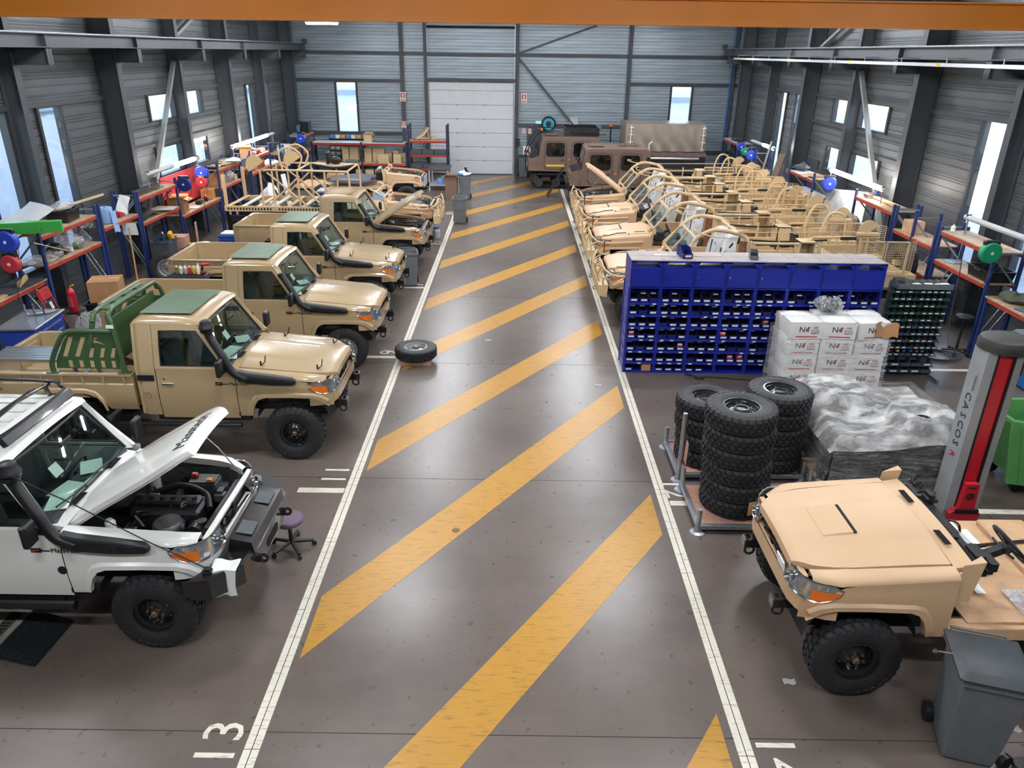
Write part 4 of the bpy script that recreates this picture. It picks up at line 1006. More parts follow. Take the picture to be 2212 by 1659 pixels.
# white wagon
w1 = empty('off_road_wagon', (-3.47, 6.62, 0), 0, 'white off-road wagon with raised bonnet, snorkel and black steel bumper', 'car')
LW1 = .06
front_end(w1, WHITEP, LW1, hood=37, rnd=random.Random(8)); cab(w1, WHITEP, LW1, rear=-3.95, wagon=True); chassis(w1, LW1, rear=-3.9, wb=2.73 + .45); snorkel(w1, LW1, True); logo_badge(w1, LW1)

# black steel winch bumper
z0 = .60 + LW1
b = MB(); b.loft([[(x0_, y, z0 + dz), (x0_ + .30 * k, y * .97, z0 + .03), (x0_ + .30 * k, y * .97, z0 + .24), (x0_ + .26 * k, y, z0 + .27), (x0_, y, z0 + .27)] for x0_, y, k, dz in ((.40, -1.0, .35, .1), (.46, -.98, .6, .06), (.60, -.72, .95, 0), (.64, -.4, 1, 0), (.64, .4, 1, 0), (.60, .72, .95, 0), (.46, .98, .6, .06), (.40, 1.0, .35, .1))], closed=True); b.done('steel_bumper', BLACKM, w1, 30)
b = MB(); b.loft([[(.66, y, z0 + .26), (.93, y, z0 + .24), (.91, y, z0 + .36), (.70, y, z0 + .40)] for y in (-.5, -.44, .44, .5)]); b.done('winch_tray', BLACKM, w1)
for y in (-.28, .28): MB().box((.80, y, z0 + .392), (.16, .22, .006), 0, RY(.15)).done('tray_panel', GREYD, w1)
MB().prism([(-.18, z0 + .08), (-.15, z0 + .06), (.15, z0 + .06), (.18, z0 + .08), (.18, z0 + .14), (.15, z0 + .16), (-.15, z0 + .16), (-.18, z0 + .14)], .935, .945, 'x').done('fairlead_slot', HOLEM, w1)
for y in (-.42, .42):
    b = MB(); b.tube([(.98 + .04 * cos(t), y, z0 + .12 + .04 * sin(t)) for t in [2 * pi * k / 12 for k in range(12)]], .018, 6, closed=True); b.box((.945, y, z0 + .12), (.05, .04, .1), .008); b.done('tow_eye', BLACKM, w1)
b = MB(); b.cyl((.60, -.86, z0 + .27), (.60, -.86, z0 + .30), .05, 12); b.box((.60, -.86, z0 + .315), (.05, .05, .03), .006); b.done('antenna_base', BLACK, w1)
MB().tube([(.60, -.86, z0 + .32), (.1, -.90, 1.32), (-.5, -.93, 1.75), (-.95, -.94, 2.02)], .006, 6).done('antenna_whip', BLACK, w1)
# roof rack
b = MB(); zr = 2.13 + LW1
for y in (-.60, .60): b.tube(bezier([(-1.32, y, zr), (-1.6, y * 1.03, zr + .06), (-3.8, y * 1.03, zr + .06)], 4), .018, 8)
b.tube(bezier([(-1.32, -.60, zr), (-1.24, -.45, zr), (-1.24, .45, zr), (-1.32, .60, zr)], 5), .018, 8)
b.tube([(-1.45, -.62, zr + .02), (-1.40, 0, zr + .10), (-1.45, .62, zr + .02)], .016, 8)
b.done('rack_rail', BLACKM, w1)
for k in range(7): MB().tube([(-1.62 - .34 * k, -.60, zr - .03), (-1.62 - .34 * k, .60, zr - .03)], .014, 8).done('rack_slat', BLACKM, w1)
MB().box((-1.22, 0, zr - .05), (.06, 1.16, .10), .01, RY(-.5)).done('wind_deflector', BLACKM, w1)
for x in (-1.5, -2.5, -3.5):
    for y in (-.6, .6): MB().bar((x, y * 1.1, 1.99 + LW1), (x, y, zr + .01), .04, .02).done('rack_foot', BLACKM, w1)
for k in range(5): MB().bb(-3.8, -1.5, -.44 + k * .22 - .03, -.44 + k * .22 + .03, 2.02 + LW1, 2.037 + LW1, .006).done('roof_rib', WHITEP, w1)
# Masstech lettering on the raised bonnet
ho = [c for c in w1.children if c.name.startswith('bonnet') and 'stay' not in c.name][0]
vs, fs = text_geo('MasstecH', .19, .002)
MB().add([(.47 - y, x, hood_z(.47 - y, x) + .003 + z) for x, y, z in vs], fs).done('bonnet_lettering', mat('letter_black', '#242426', .5), ho)
MB().cyl((-.78, -.86, .88 + LW1), (-.78, -.867, .88 + LW1), .045, 16).done('side_plug', BLACK, w1)
MB().cyl((-.62, -.83, .88 + .09), (-.62, -.853, .88 + .09), .045, 16).done('side_plug', BLACK, v2)
for x in (-2.6, -.6): pass
b = MB(); b.tube([(-2.5, -.86, .52), (-.75, -.86, .52)], .05, 10); b.bar((-.9, -.86, .52), (-.9, -.6, .6), .04, .04); b.bar((-2.3, -.86, .52), (-2.3, -.6, .6), .04, .04); b.done('side_step', BLACKM, w1)
b = MB(); b.tube([(-2.5, -.84, .54), (-.75, -.84, .54)], .035, 10); b.done('side_step', BLACKM, v2)
def ragf(u, v):
    x = lerp(-.13, .13, u); t = v * .46
    if t < .16: y, z = .12 - t, .012
    else: y, z = -.05 - .02 * sin(6 * u + 1), .012 - (t - .16)
    return (x * (1 - .12 * v) + .01 * sin(6 * v), y - .015 * sin(11 * u) * v, z + .012 * sin(8 * u) * (1 if t < .16 else .4))
tag(MB(TR(-2.74, 5.82, .935)).grid(12, 14, ragf, (0, 0, .005)).done('white_rag', PAPER), 'white rag hanging over the black bumper of the white wagon', 'rag')
# ================================================================ STRIPPED ARMY VEHICLES
def wire_mesh(b, P, nu, nv, t=.006):
    """lattice of flat strips; P(u, v) gives the surface point"""
    for i in range(nu + 1):
        u = i / nu; b.bar(P(u, 0), P(u, 1), t, t)
    for j in range(nv + 1):
        v = j / nv; b.bar(P(0, v), P(1, v), t, t)
PADM = mat('brown_pad', '#8a5a45', .85, var=.35, scale=16, bump=.6, bscale=22)
def rear_cage(root, paint, L):
    """side boxes, rails, mesh baskets, ring mounts behind the seats"""
    for s_ in (-1, 1):
        MB().bb(-5.85, -2.35, s_ * .58, s_ * .92, .92 + L, 1.20 + L, .01).done('side_box', paint, root)
        for k in range(4):
            MB().bb(-2.45 - .48 * k - .44, -2.45 - .48 * k, s_ * .921, s_ * .926, .96 + L, 1.14 + L).done('box_panel', paint, root)
        MB().bb(-3.3, -2.36, s_ * .60, s_ * .63, 1.18 + L, 1.62 + L, .004).done('upright_panel', paint, root)
        MB().bb(-3.3, -2.36, s_ * .63, s_ * .90, 1.38 + L, 1.42 + L, .006).done('shelf_plate', paint, root)
        b = MB(); b.bb(-3.62, -3.60, s_ * .56, s_ * .90, 1.18 + L, 1.86 + L); b.bb(-3.32, -3.30, s_ * .56, s_ * .90, 1.18 + L, 1.86 + L); b.bb(-3.62, -3.30, s_ * .56, s_ * .90, 1.84 + L, 1.87 + L); b.bb(-3.62, -3.30, s_ * .56, s_ * .58, 1.18 + L, 1.86 + L); b.done('open_locker', paint, root)
        b = MB(); b.tube(bezier([(-2.33, s_ * .80, 1.80 + L), (-2.5, s_ * .80, 1.80 + L), (-3.3, s_ * .80, 1.80 + L)], 4), .028, 10); b.tube([(-3.6, s_ * .70, 1.92 + L), (-5.0, s_ * .70, 1.94 + L)], .028, 10); b.done('top_rail', paint, root)
        for x in (-2.9, -4.1, -4.6): MB().tube([(x, s_ * .74, 1.15 + L), (x, s_ * .74, 1.92 + L)], .022, 8).done('rail_post', paint, root)
        for xa, xb, tp in ((-3.68, -4.45, 1.80), (-4.55, -5.05, 1.88), (-5.08, -5.55, 1.88)):
            b = MB(); wire_mesh(b, lambda u, v: (lerp(xa, xb, u), s_ * .93, lerp(1.2 + L, tp + L, v)), 13, 13, .007); b.done('mesh_panel', paint, root)
            b = MB()
            for x in (xa, xb): b.bb(x - .02, x + .02, s_ * .915, s_ * .945, 1.0 + L, tp + .02 + L)
            b.bb(xb, xa, s_ * .915, s_ * .945, tp + L, tp + .03 + L); b.done('mesh_frame', paint, root)
        b = MB(); wire_mesh(b, lambda u, v: (lerp(-5.57, -5.82, u), s_ * lerp(.93, .70, u), lerp(1.2 + L, 1.88 + L, v)), 2, 16, .009); b.done('corner_louvre', paint, root)
        # quarter disc mount
        b = MB(); n = 12; poly = [(-4.72 - .02, 2.02 + L)] + [(-4.74 + .22 * cos(pi * .05 + pi * .75 * k / n), 2.02 + L + .28 * sin(pi * .05 + pi * .75 * k / n)) for k in range(n + 1)]
        b.prism(poly, s_ * .70, s_ * .72, 'y'); b.bb(-4.98, -4.5, s_ * .66, s_ * .76, 1.98 + L, 2.04 + L, .006); b.done('ring_mount_plate', paint, root)
        MB().tube(bezier([(-4.36, s_ * .5, 1.75 + L), (-4.30, s_ * .47, 2.3 + L), (-4.0, s_ * .44, 2.36 + L), (-3.85, s_ * .44, 1.9 + L), (-3.95, s_ * .44, 1.4 + L)], 6), .026, 8).done('seat_hoop', paint, root)
        MB().tube([(-2.0, s_ * .80, 2.02 + L), (-4.5, s_ * .76, 2.06 + L)], .010, 6).done('antenna_rod', paint, root)
        MB().tube(bezier([(-2.2, s_ * .76, 1.86 + L), (-3.0, s_ * .74, 1.83 + L), (-3.9, s_ * .76, 1.88 + L)], 5), .02, 6).done('black_hose', BLACK, root)
        MB().cyl((-4.18, s_ * .76, 1.92 + L), (-4.5, s_ * .74, 1.92 + L), .035, 10).done('swivel_joint', BLACK, root)
    b = MB(); b.lathe([(.001, .035), (.06, .03), (.085, .012), (.09, 0), (.08, -.012), (.02, -.02)], 16, (-3.12, .77, 1.52 + L)); b.done('antenna_dome', GREYL, root)
    b = MB(); b.cyl((-3.12, .77, 1.42 + L), (-3.12, .77, 1.51 + L), .03, 8); b.done('dome_stand', paint, root)
    MB().bb(-5.85, -2.3, -.60, .60, .95 + L, 1.0 + L).done('load_floor', paint, root)
    MB().bb(-5.88, -5.82, -.85, .85, .85 + L, 1.12 + L, .01).done('tail_panel', paint, root)
    for s_ in (-.3, .3): MB().tube([(-4.3, s_, 1.0 + L), (-4.35, s_, 1.75 + L)], .025, 8).done('seat_post', paint, root)
    MB().bb(-4.3, -3.9, -.45, .45, 1.40 + L, 1.46 + L, .02).done('gunner_bench', paint, root)
    # covers and kit lying on the rear deck
    MB().box((-3.45, .1, 1.72 + L), (.09, .34, .36), .02, RY(.1)).done('black_case', BLACK, root)
    MB().box((-3.15, .15, 1.64 + L), (.5, .12, .12), .04, RZ(.1)).done('black_holster', BLACK, root)
    b = MB(); b.tube([(-3.4, .14, 1.66 + L), (-2.85, .2, 1.66 + L), (-2.6, .22, 1.63 + L)], [.03, .045, .02], 8); b.done('black_hose_bundle', BLACK, root)
    MB().box((-3.55, .0, 1.58 + L), (.75, .55, .02), 0, RY(.06)).done('cardboard_sheet', CARDL, root)
    MB().box((-3.75, .05, 1.61 + L), (.4, .42, .015), 0, RY(.06)).done('grey_pad', GREYL, root)
def army_truck(loc, rz, label, hood='shut', seed=1, covers=True, L=.10):
    r = empty('army_vehicle', loc, rz, label, 'military vehicle', 'open army vehicles under assembly'); rn = random.Random(seed)
    front_end(r, SAND, L, hood, scoop=True, guard=SANDY, rnd=rn, engine=(hood != 'shut'))
    chassis(r, L, rear=-5.8, wheelkind='big', rim=BLACKM, wb=4.0)
    # tub
    for s_ in (-1, 1):
        MB().bb(-2.33, -.76, s_ * .80, s_ * .84, .62 + L, 1.0 + L, .01).done('tub_side', SAND, r)
        MB().bb(-2.33, -2.28, s_ * .35, s_ * .86, .62 + L, 1.85 + L, .01).done('rear_bulkhead', SANDY, r)
        # roll bar
        MB().tube(bezier([(-1.12, s_ * .70, 1.80 + L), (-1.25, s_ * .72, 1.93 + L), (-1.55, s_ * .74, 2.06 + L), (-2.05, s_ * .76, 1.98 + L), (-2.22, s_ * .78, 1.86 + L), (-2.26, s_ * .80, 1.6 + L), (-2.27, s_ * .82, .95 + L)], 6), .044, 10).done('roll_bar', SANDY, r)
        MB().tube([(-1.15, s_ * .72, 1.83 + L), (-.80, s_ * .82, 1.45 + L), (-.74, s_ * .86, .85 + L)], .024, 8).done('front_hoop', SANDY, r)
        MB().tube(bezier([(-1.15, s_ * .82, 2.12 + L), (-1.05, s_ * .98, 2.12 + L), (-1.1, s_ * 1.08, 2.06 + L), (-1.5, s_ * 1.08, 1.98 + L), (-1.7, s_ * 1.08, 1.98 + L)], 2), .014, 6).done('grab_bar', SANDY, r)
        b = MB(); b.grid(10, 6, lambda u, v: (-2.20 - .02 * sin(v * pi), s_ * (.74 + .03 * sin(v * pi)) + 0, 0) if False else (lerp(-2.10, -2.24, v), s_ * (.80 + .035 * sin(pi * v) + .012 * sin(26 * u)), lerp(.95, 1.84, u) + L), (.03, -s_ * .06, 0)); b.done('side_pad', PADM, r)
        # seats
        y = s_ * .40
        b = MB(); b.box((-1.55, y, .95 + L), (.5, .46, .16), .05); b.box((-1.86, y, 1.30 + L), (.13, .44, .62), .05, RY(-.15)); b.done('seat', SEAT, r)
        if covers:
            b = MB(); b.grid(14, 10, lambda u, v: (-1.70 - .16 * u - .05 * sin(3 * v) * u + .02 * sin(9 * v + 4 * u), y + lerp(-.26, .26, v) * (1 - .42 * sstep(.62, .9, u)), .92 + .98 * u - .05 * (2 * v - 1) ** 2 + L), (-.22, 0, .02)); b.done('seat_cover', WHITECOVER, r)
        b = MB(); b.tube([(-1.98, y + .22 * s_, 1.75 + L), (-1.84, y + .12 * s_, 1.5 + L), (-1.78, y - .1 * s_, 1.2 + L)], .02, 4); b.done('seat_belt', BLACK, r)
    MB().tube([(-2.05, -.76, 1.97 + L), (-2.05, .76, 1.97 + L)], .034, 10).done('cross_bar', SANDY, r)
    MB().box((-2.12, .0, 1.78 + L), (.12, .9, .18), .03).done('head_rail_box', BLACK, r)
    MB().bb(-2.3, -.75, -.78, .78, .62 + L, .67 + L).done('tub_floor', DARK, r)
    MB().box((-.97, 0, 1.20 + L), (.26, 1.4, .24), .03).done('dashboard', mat('dash_black', '#1f2023', .6), r)
    b = MB(); b.tube([(-1.25 + .08 * sin(t), .38 + .19 * cos(t), 1.30 + L + .17 * sin(t)) for t in [2 * pi * k / 18 for k in range(18)]], .014, 6, closed=True); b.bar((-1.25, .38, 1.30 + L), (-1.0, .38, 1.2 + L), .06, .06); b.done('steering_wheel', BLACK, r)
    # split wind screen
    S0 = lambda u, v: (lerp(-.80, -1.16, v), lerp(-.74, .74, u), lerp(1.42, 1.86, v) + L)
    for a, c in ((.02, .485), (.515, .98)):
        MB().add([S0(a, .06), S0(c, .06), S0(c, .94), S0(a, .94)], [(0, 1, 2, 3)]).done('screen_glass', GLASS, r)
    b = MB()
    for u in (0, .5, 1): b.bar(S0(u, 0), S0(u, 1), .04, .035, 0, (0, 1, 0))
    for v in (0, 1): b.bar(S0(0, v), S0(1, v), .035, .04)
    b.done('screen_frame', SANDY, r)
    for u in (.15, .85): MB().bar(S0(u, -.05), S0(u, -.3), .10, .06).done('screen_hinge', SANDY, r)
    for s_ in (-1, 1):
        b = MB(); b.box((-.86, s_ * .98, 1.30 + L), (.06, .16, .22), .02); b.tube([(-.8, s_ * .84, 1.2 + L), (-.84, s_ * .94, 1.25 + L)], .018, 6); b.done('mirror', BLACK, r)
    rear_cage(r, SANDY, L)
    # bonnet catches and edge seals
    for s_ in (-1, 1):
        MB().box((-.2, s_ * .69, 1.235 + L), (.02, .02, .10), .004).done('bonnet_catch', BLACK, r)
        if hood == 'shut':
            MB().tube([(.44, s_ * .56, hood_z(.44, .56) + L + .004), (.3, s_ * .63, hood_z(.3, .6) + L), (.08, s_ * .55, hood_z(.08, .55) + L + .012), (-.15, s_ * .57, hood_z(-.15, .57) + L + .008)], .010, 6).done('edge_seal', BLACK, r)
            MB().bar((-.35, s_ * .55, hood_z(-.35, .55) + L + .006), (-.62, s_ * .56, hood_z(-.62, .56) + L + .006), .02, .01).done('foot_strip', BLACK, r)
    # spare wheel hung on the tail
    wheel('spare_wheel', 'big', BLACKM, (-6.05, -.15, 1.30), (0, 0, pi / 2), r)
    MB().bar((-5.85, -.15, 1.3), (-6.0, -.15, 1.3), .1, .1).done('spare_carrier', SANDY, r)
    MB().box((.86, -.9, .95 + L), (.008, .08, .2), 0, RX(.4)).done('paper_tag', PAPER, r)
    return r
army_truck((2.66, 16.33, 0), pi, 'sand army vehicle half hidden behind the blue bin cabinets', seed=1)
army_truck((2.68, 19.38, 0), pi, 'sand army vehicle second from the blue bin cabinets, bonnet shut', seed=2)
army_truck((2.70, 22.33, 0), pi, 'sand army vehicle with a helmet shaped white bag on its seat, beside raised bonnet', seed=3)
army_truck((2.76, 25.25, 0), pi, 'sand army vehicle with its bonnet raised, beside the brown tracked carrier', hood=42, seed=4)
# front section in the foreground on the right, floor covered with cardboard
r0 = empty('front_chassis', (3.20, 6.13, 0), pi, 'sand vehicle front on a chassis, no cab, cardboard over its floor', 'vehicle chassis')
front_end(r0, SAND, .10, 'shut', scoop=True, rnd=random.Random(12), engine=False); chassis(r0, .10, rear=-4.4, wheelkind='mud', rim=BLACKM)
MB().bb(-.66, .42, -.62, .62, .62, 1.0).done('bay_filler', DARK, r0)
L = .10
for s_ in (-1, 1):
    b = MB(); b.loft([[(-.74, s_ * .83, 1.0 + L), (-.86, s_ * .85, 1.0 + L), (-.86, s_ * .75, 1.0 + L)], [(-.76, s_ * .80, 1.36 + L), (-.93, s_ * .83, 1.42 + L), (-.93, s_ * .74, 1.42 + L)]]); b.done('pillar_stub', SAND, r0)
    MB().bb(-4.3, -.75, s_ * .72, s_ * .86, .58 + L, .72 + L, .01).done('sill_cover', CARDL, r0)
    MB().cyl((-.93, s_ * .35, 1.33 + L), (-.93, s_ * .35, 1.36 + L), .03, 10).done('washer_plug', BLACK, r0)
MB().grid(20, 14, lambda u, v: (lerp(-.95, -4.35, u), lerp(-.80, .80, v), .735 + L + .012 * sin(11 * u) * sin(8 * v)), (0, 0, -.02)).done('floor_cardboard', CARDL, r0)
MB().bb(-2.4, -1.9, -.78, .78, .72 + L, .80 + L, .02).done('floor_step', CARDL, r0)
rn = random.Random(4)
for k in range(9):
    x, y = rn.uniform(-1.1, -3.2), rn.uniform(-.7, .7)
    MB().box((x, y, .752 + L + .002 * k), (rn.uniform(.3, .7), .09, .003), 0, RZ(rn.choice((0, pi / 2, .5, -.4)))).done('masking_tape', PAPER, r0)
for k in range(4): MB().grid(8, 6, lambda u, v: (lerp(-1.5 - .5 * k, -1.95 - .5 * k, u), .55 + lerp(-.18, .22, v), .765 + L + .015 * sin(9 * u + k) * sin(7 * v)), (0, 0, -.004)).done('plastic_patch', filmmat('tape_film', .5, bscale=18), r0)
b = MB(); b.box((-1.02, .0, 1.22 + L), (.12, 1.40, .14), .02)
for k in range(16): b.box((rn.uniform(-1.12, -.96), rn.uniform(-.7, .7), rn.uniform(1.15, 1.34) + L), (rn.uniform(.05, .12), rn.uniform(.06, .2), rn.uniform(.05, .13)), .01)
b.done('dash_carcass', BLACK, r0)
MB().box((-1.06, .22, 1.26 + L), (.05, .5, .06), .01, RX(.1)).done('dash_bracket', GREYL, r0)
for k in range(7):
    b = MB(); p = [(-1.0, rn.uniform(-.7, .7), 1.2 + L)]
    for q in range(3): p.append((p[-1][0] - rn.uniform(.0, .09), p[-1][1] + rn.uniform(-.15, .15), rn.uniform(1.1, 1.36) + L))
    b.tube(bezier(p, 4), .012, 6); b.done('wiring_loom', BLACK, r0)
b = MB(); c = Vector((-1.42, .40, 1.30 + L)); ax = Vector((-.75, 0, .66)); a1 = Vector((0, 1, 0)); a2 = ax.cross(a1)
b.tube([c + (a1 * cos(t) + a2 * sin(t)) * .20 for t in [2 * pi * k / 24 for k in range(24)]], .017, 8, closed=True)
for t in (0, pi, 1.5 * pi): b.bar(c - ax * .02, c + (a1 * cos(t) + a2 * sin(t)) * .19, .035, .02)
b.box(c - ax * .03, (.12, .14, .08), .03, RY(.8)); b.done('steering_wheel', BLACK, r0)
b = MB(); b.bar(c - ax * .04, (-1.02, .40, 1.08 + L), .07, .07); b.tube([c - ax * .08, c - ax * .08 + Vector((0, .16, .02))], .012, 6); b.tube([c - ax * .08, c - ax * .08 + Vector((0, -.16, .02))], .012, 6); b.done('steering_column', BLACK, r0)
b = MB(); b.lathe([(.12, 0), (.11, .05), (.07, .1), (.05, .17), (.03, .2), (.001, .2)], 12, (-1.5, .0, .74 + L)); b.done('gear_gaiter', BLACK, r0)
b = MB(); b.tube([(-1.4, -.3, .78 + L), (-1.6, -.25, .82 + L), (-2.2, -.35, .82 + L)], .02, 6); b.sphere((-1.4, -.3, .80 + L), .04); b.done('loose_lever', BLACKM, r0)
MB().box((.60, .30, .92 + L), (.012, .2, .28), 0, RY(.2)).done('grille_tape', PAPER, r0)
# left row: stripped vehicle behind the pick-ups and a bare front further back
v6 = empty('army_vehicle', (-3.09, 23.5, 0), 0, 'sand army vehicle being stripped, bare tube cage and slotted load frame behind its bonnet', 'military vehicle', 'open army vehicles under assembly')
front_end(v6, SAND, .08, None, rnd=random.Random(21), guard=SANDY); chassis(v6, .08, rear=-5.6, wheelkind='mud', wb=4.0)
L = .08
MB().grid(10, 8, lambda u, v: (lerp(.3, -.5, u), -.70 + lerp(-.1, .15, v), 1.22 + L - .12 * abs(2 * v - 1) + .03 * sin(6 * u)), (0, 0, .05)).done('wing_cover', mat('grey_cover', '#77736c', .8), v6)
for s_ in (-1, 1):
    b = MB(); b.tube([(-.78, s_ * .80, 1.0 + L), (-.85, s_ * .78, 1.42 + L), (-1.25, s_ * .72, 1.62 + L)], .03, 8); b.done('pillar_tube', SANDY, v6)
S0 = lambda u, v: (lerp(-.84, -1.05, v), lerp(-.74, .74, u), lerp(1.36, 1.50, v) + L)
b = MB(); b.bar(S0(0, 1), S0(1, 1), .06, .10); b.bar(S0(0, 0), S0(1, 0), .04, .06); b.done('screen_base', SANDY, v6)
MB().bb(-2.3, -.76, -.84, .84, .66 + L, 1.0 + L).done('tub', SANDY, v6)
# slotted load frame
for y in (-.9, .9):
    fr_ = MB().bb(-5.6, -2.4, y - .03, y + .03, .94 + L, 1.10 + L, .006).done('load_rail', SANDY, v6)
    for k in range(34): MB().bb(-5.5 + .09 * k, -5.455 + .09 * k, y - .033, y + .033, .985 + L, 1.05 + L).done('rail_slot', HOLEM, fr_) if k % 17 < 15 and y < 0 else None
for k in range(7): MB().bb(-5.55 + .45 * k, -5.43 + .45 * k, -.88, .88, 1.06 + L, 1.10 + L, .004).done('load_slat', mat('load_slat_grey', '#d9d3c6', .5) if k % 2 else SANDY, v6)
for y in (-.85, .85): MB().bb(-5.6, -5.5, y - .02, y + .02, 1.1 + L, 2.0 + L, .004).done('tail_post', SANDY, v6)
T = 2.12 + L
for s_ in (-1, 1):
    y = s_ * .80
    MB().tube(bezier([(-4.35, y, T), (-4.2, y, T + .02), (-3.6, y, T + .02), (-1.9, y, T)], 4), .032, 10).done('top_rail', SANDY, v6)
    for x in (-4.45, -4.1, -3.35, -2.55): MB().tube([(x, y, 1.08 + L), (x, y, T)], .030, 10).done('cage_post', SANDY, v6)
    MB().tube([(-4.25, y, T - .05), (-3.15, y, 1.12 + L)], .028, 8).done('cage_brace', SANDY, v6)
    MB().tube([(-4.25, y, 1.12 + L), (-3.3, y, T - .15)], .028, 8).done('cage_brace', SANDY, v6)
    MB().tube([(-3.3, y, 1.75 + L), (-2.7, y, 1.12 + L)], .028, 8).done('cage_brace', SANDY, v6)
    MB().tube(bezier([(-1.9, y, T), (-1.84, y, T - .1), (-1.82, y, 1.5 + L), (-1.8, y, .95 + L)], 5), .032, 10).done('cage_hoop', SANDY, v6)
    MB().tube([(-2.5, y, 1.65 + L), (-1.82, y, 1.65 + L)], .022, 8).done('side_rail', SANDY, v6)
MB().tube([(-1.88, -.8, T), (-1.88, .8, T)], .03, 8).done('cage_cross_tube', SANDY, v6)
MB().tube([(-3.4, -.8, T), (-3.4, .8, T)], .03, 8).done('cage_cross_tube', SANDY, v6)
for s_ in (-.35, .35):
    MB().tube(bezier([(-3.9, s_ * 1.1, 2.1 + L), (-3.95, s_ * 1.1, 2.6 + L), (-3.6, s_ * 1.1, 2.74 + L), (-3.3, s_ * 1.1, 2.5 + L), (-3.4, s_ * 1.1, 2.15 + L)], 6), .028, 8).done('seat_hoop', SANDY, v6)
b = MB(); n = 14; b.prism([(-4.58 + .26 * cos(.3 + pi * 1.15 * k / n) , 2.28 + L + .28 * sin(.3 + pi * 1.15 * k / n)) for k in range(n + 1)], -.82, -.80, 'y'); b.done('ring_mount_plate', SANDY, v6)
b = MB(); b.prism([(-3.75 + .26 * cos(.3 + pi * 1.15 * k / n) , 2.3 + L + .28 * sin(.3 + pi * 1.15 * k / n)) for k in range(n + 1)], .2, .22, 'y'); b.done('ring_mount_plate', SANDY, v6)
MB().box((-2.7, .5, 2.35 + L), (.1, .35, .35), .02).done('black_case', BLACK, v6)
MB().grid(12, 6, lambda u, v: (lerp(-3.0, -1.95, u), lerp(.0, .7, v), T + .05 - .05 * sin(pi * u) + .02 * sin(5 * v)), (0, 0, .02)).done('cardboard_sheet', CARDL, v6)
MB().tube(bezier([(-3.0, .0, T + .08), (-2.4, -.1, T + .02), (-1.9, .0, T + .06)], 5), .04, 8).done('black_sleeve', BLACK, v6)
MB().sphere((-2.45, .35, T + .18), .16, 12, 8, (1.2, .7, .8)).done('black_pouch', BLACK, v6)
MB().grid(8, 5, lambda u, v: (lerp(-3.0, -2.45, u), -.85 + lerp(-.1, .12, v), 1.14 + L + .04 * sin(pi * v) * (1 + .4 * sin(7 * u))), (0, 0, -.02)).done('black_cloth', BLACK, v6)
v7 = empty('front_chassis', (-4.08, 29.65, 0), 0, 'sand vehicle front without bonnet, low on its chassis before the red shelves', 'vehicle chassis')
front_end(v7, SAND, .02, None, rnd=random.Random(31)); chassis(v7, .0, rear=-4.4, wheelkind='mud')
MB().bb(-4.2, -.8, -.8, .8, .68, .76).done('floor_pan', SAND, v7)
MB().box((-1.05, 0, 1.15), (.25, 1.4, .35), .04).done('dash_carcass', BLACK, v7)
MB().box((-1.15, .1, 1.32), (.12, .5, .12), .02).done('dash_bracket', GREYL, v7)
MB().box((.62, 0, .92), (.02, 1.1, .42), .01).done('fitting_frame', GREYL, v7)
MB().box((-.3, -.835, 1.12), (.12, .02, .05), .004).done('side_vent', BLACK, v7)
for s_ in (-1, 1): MB().loft([[(-.74, s_ * .83, .95), (-.86, s_ * .85, .95), (-.86, s_ * .75, .95)], [(-.76, s_ * .80, 1.36), (-.93, s_ * .83, 1.45), (-.93, s_ * .74, 1.45)]]).done('pillar_stub', SAND, v7)
MB().grid(14, 10, lambda u, v: (lerp(-1.4, -3.0, u), lerp(-.85, .8, v), .98 + .14 * sin(5 * u + 3 * v) * sin(6 * v) * .6), (0, 0, -.03)).done('grey_blanket', mat('grey_blanket', '#5c606a', .9), v7)
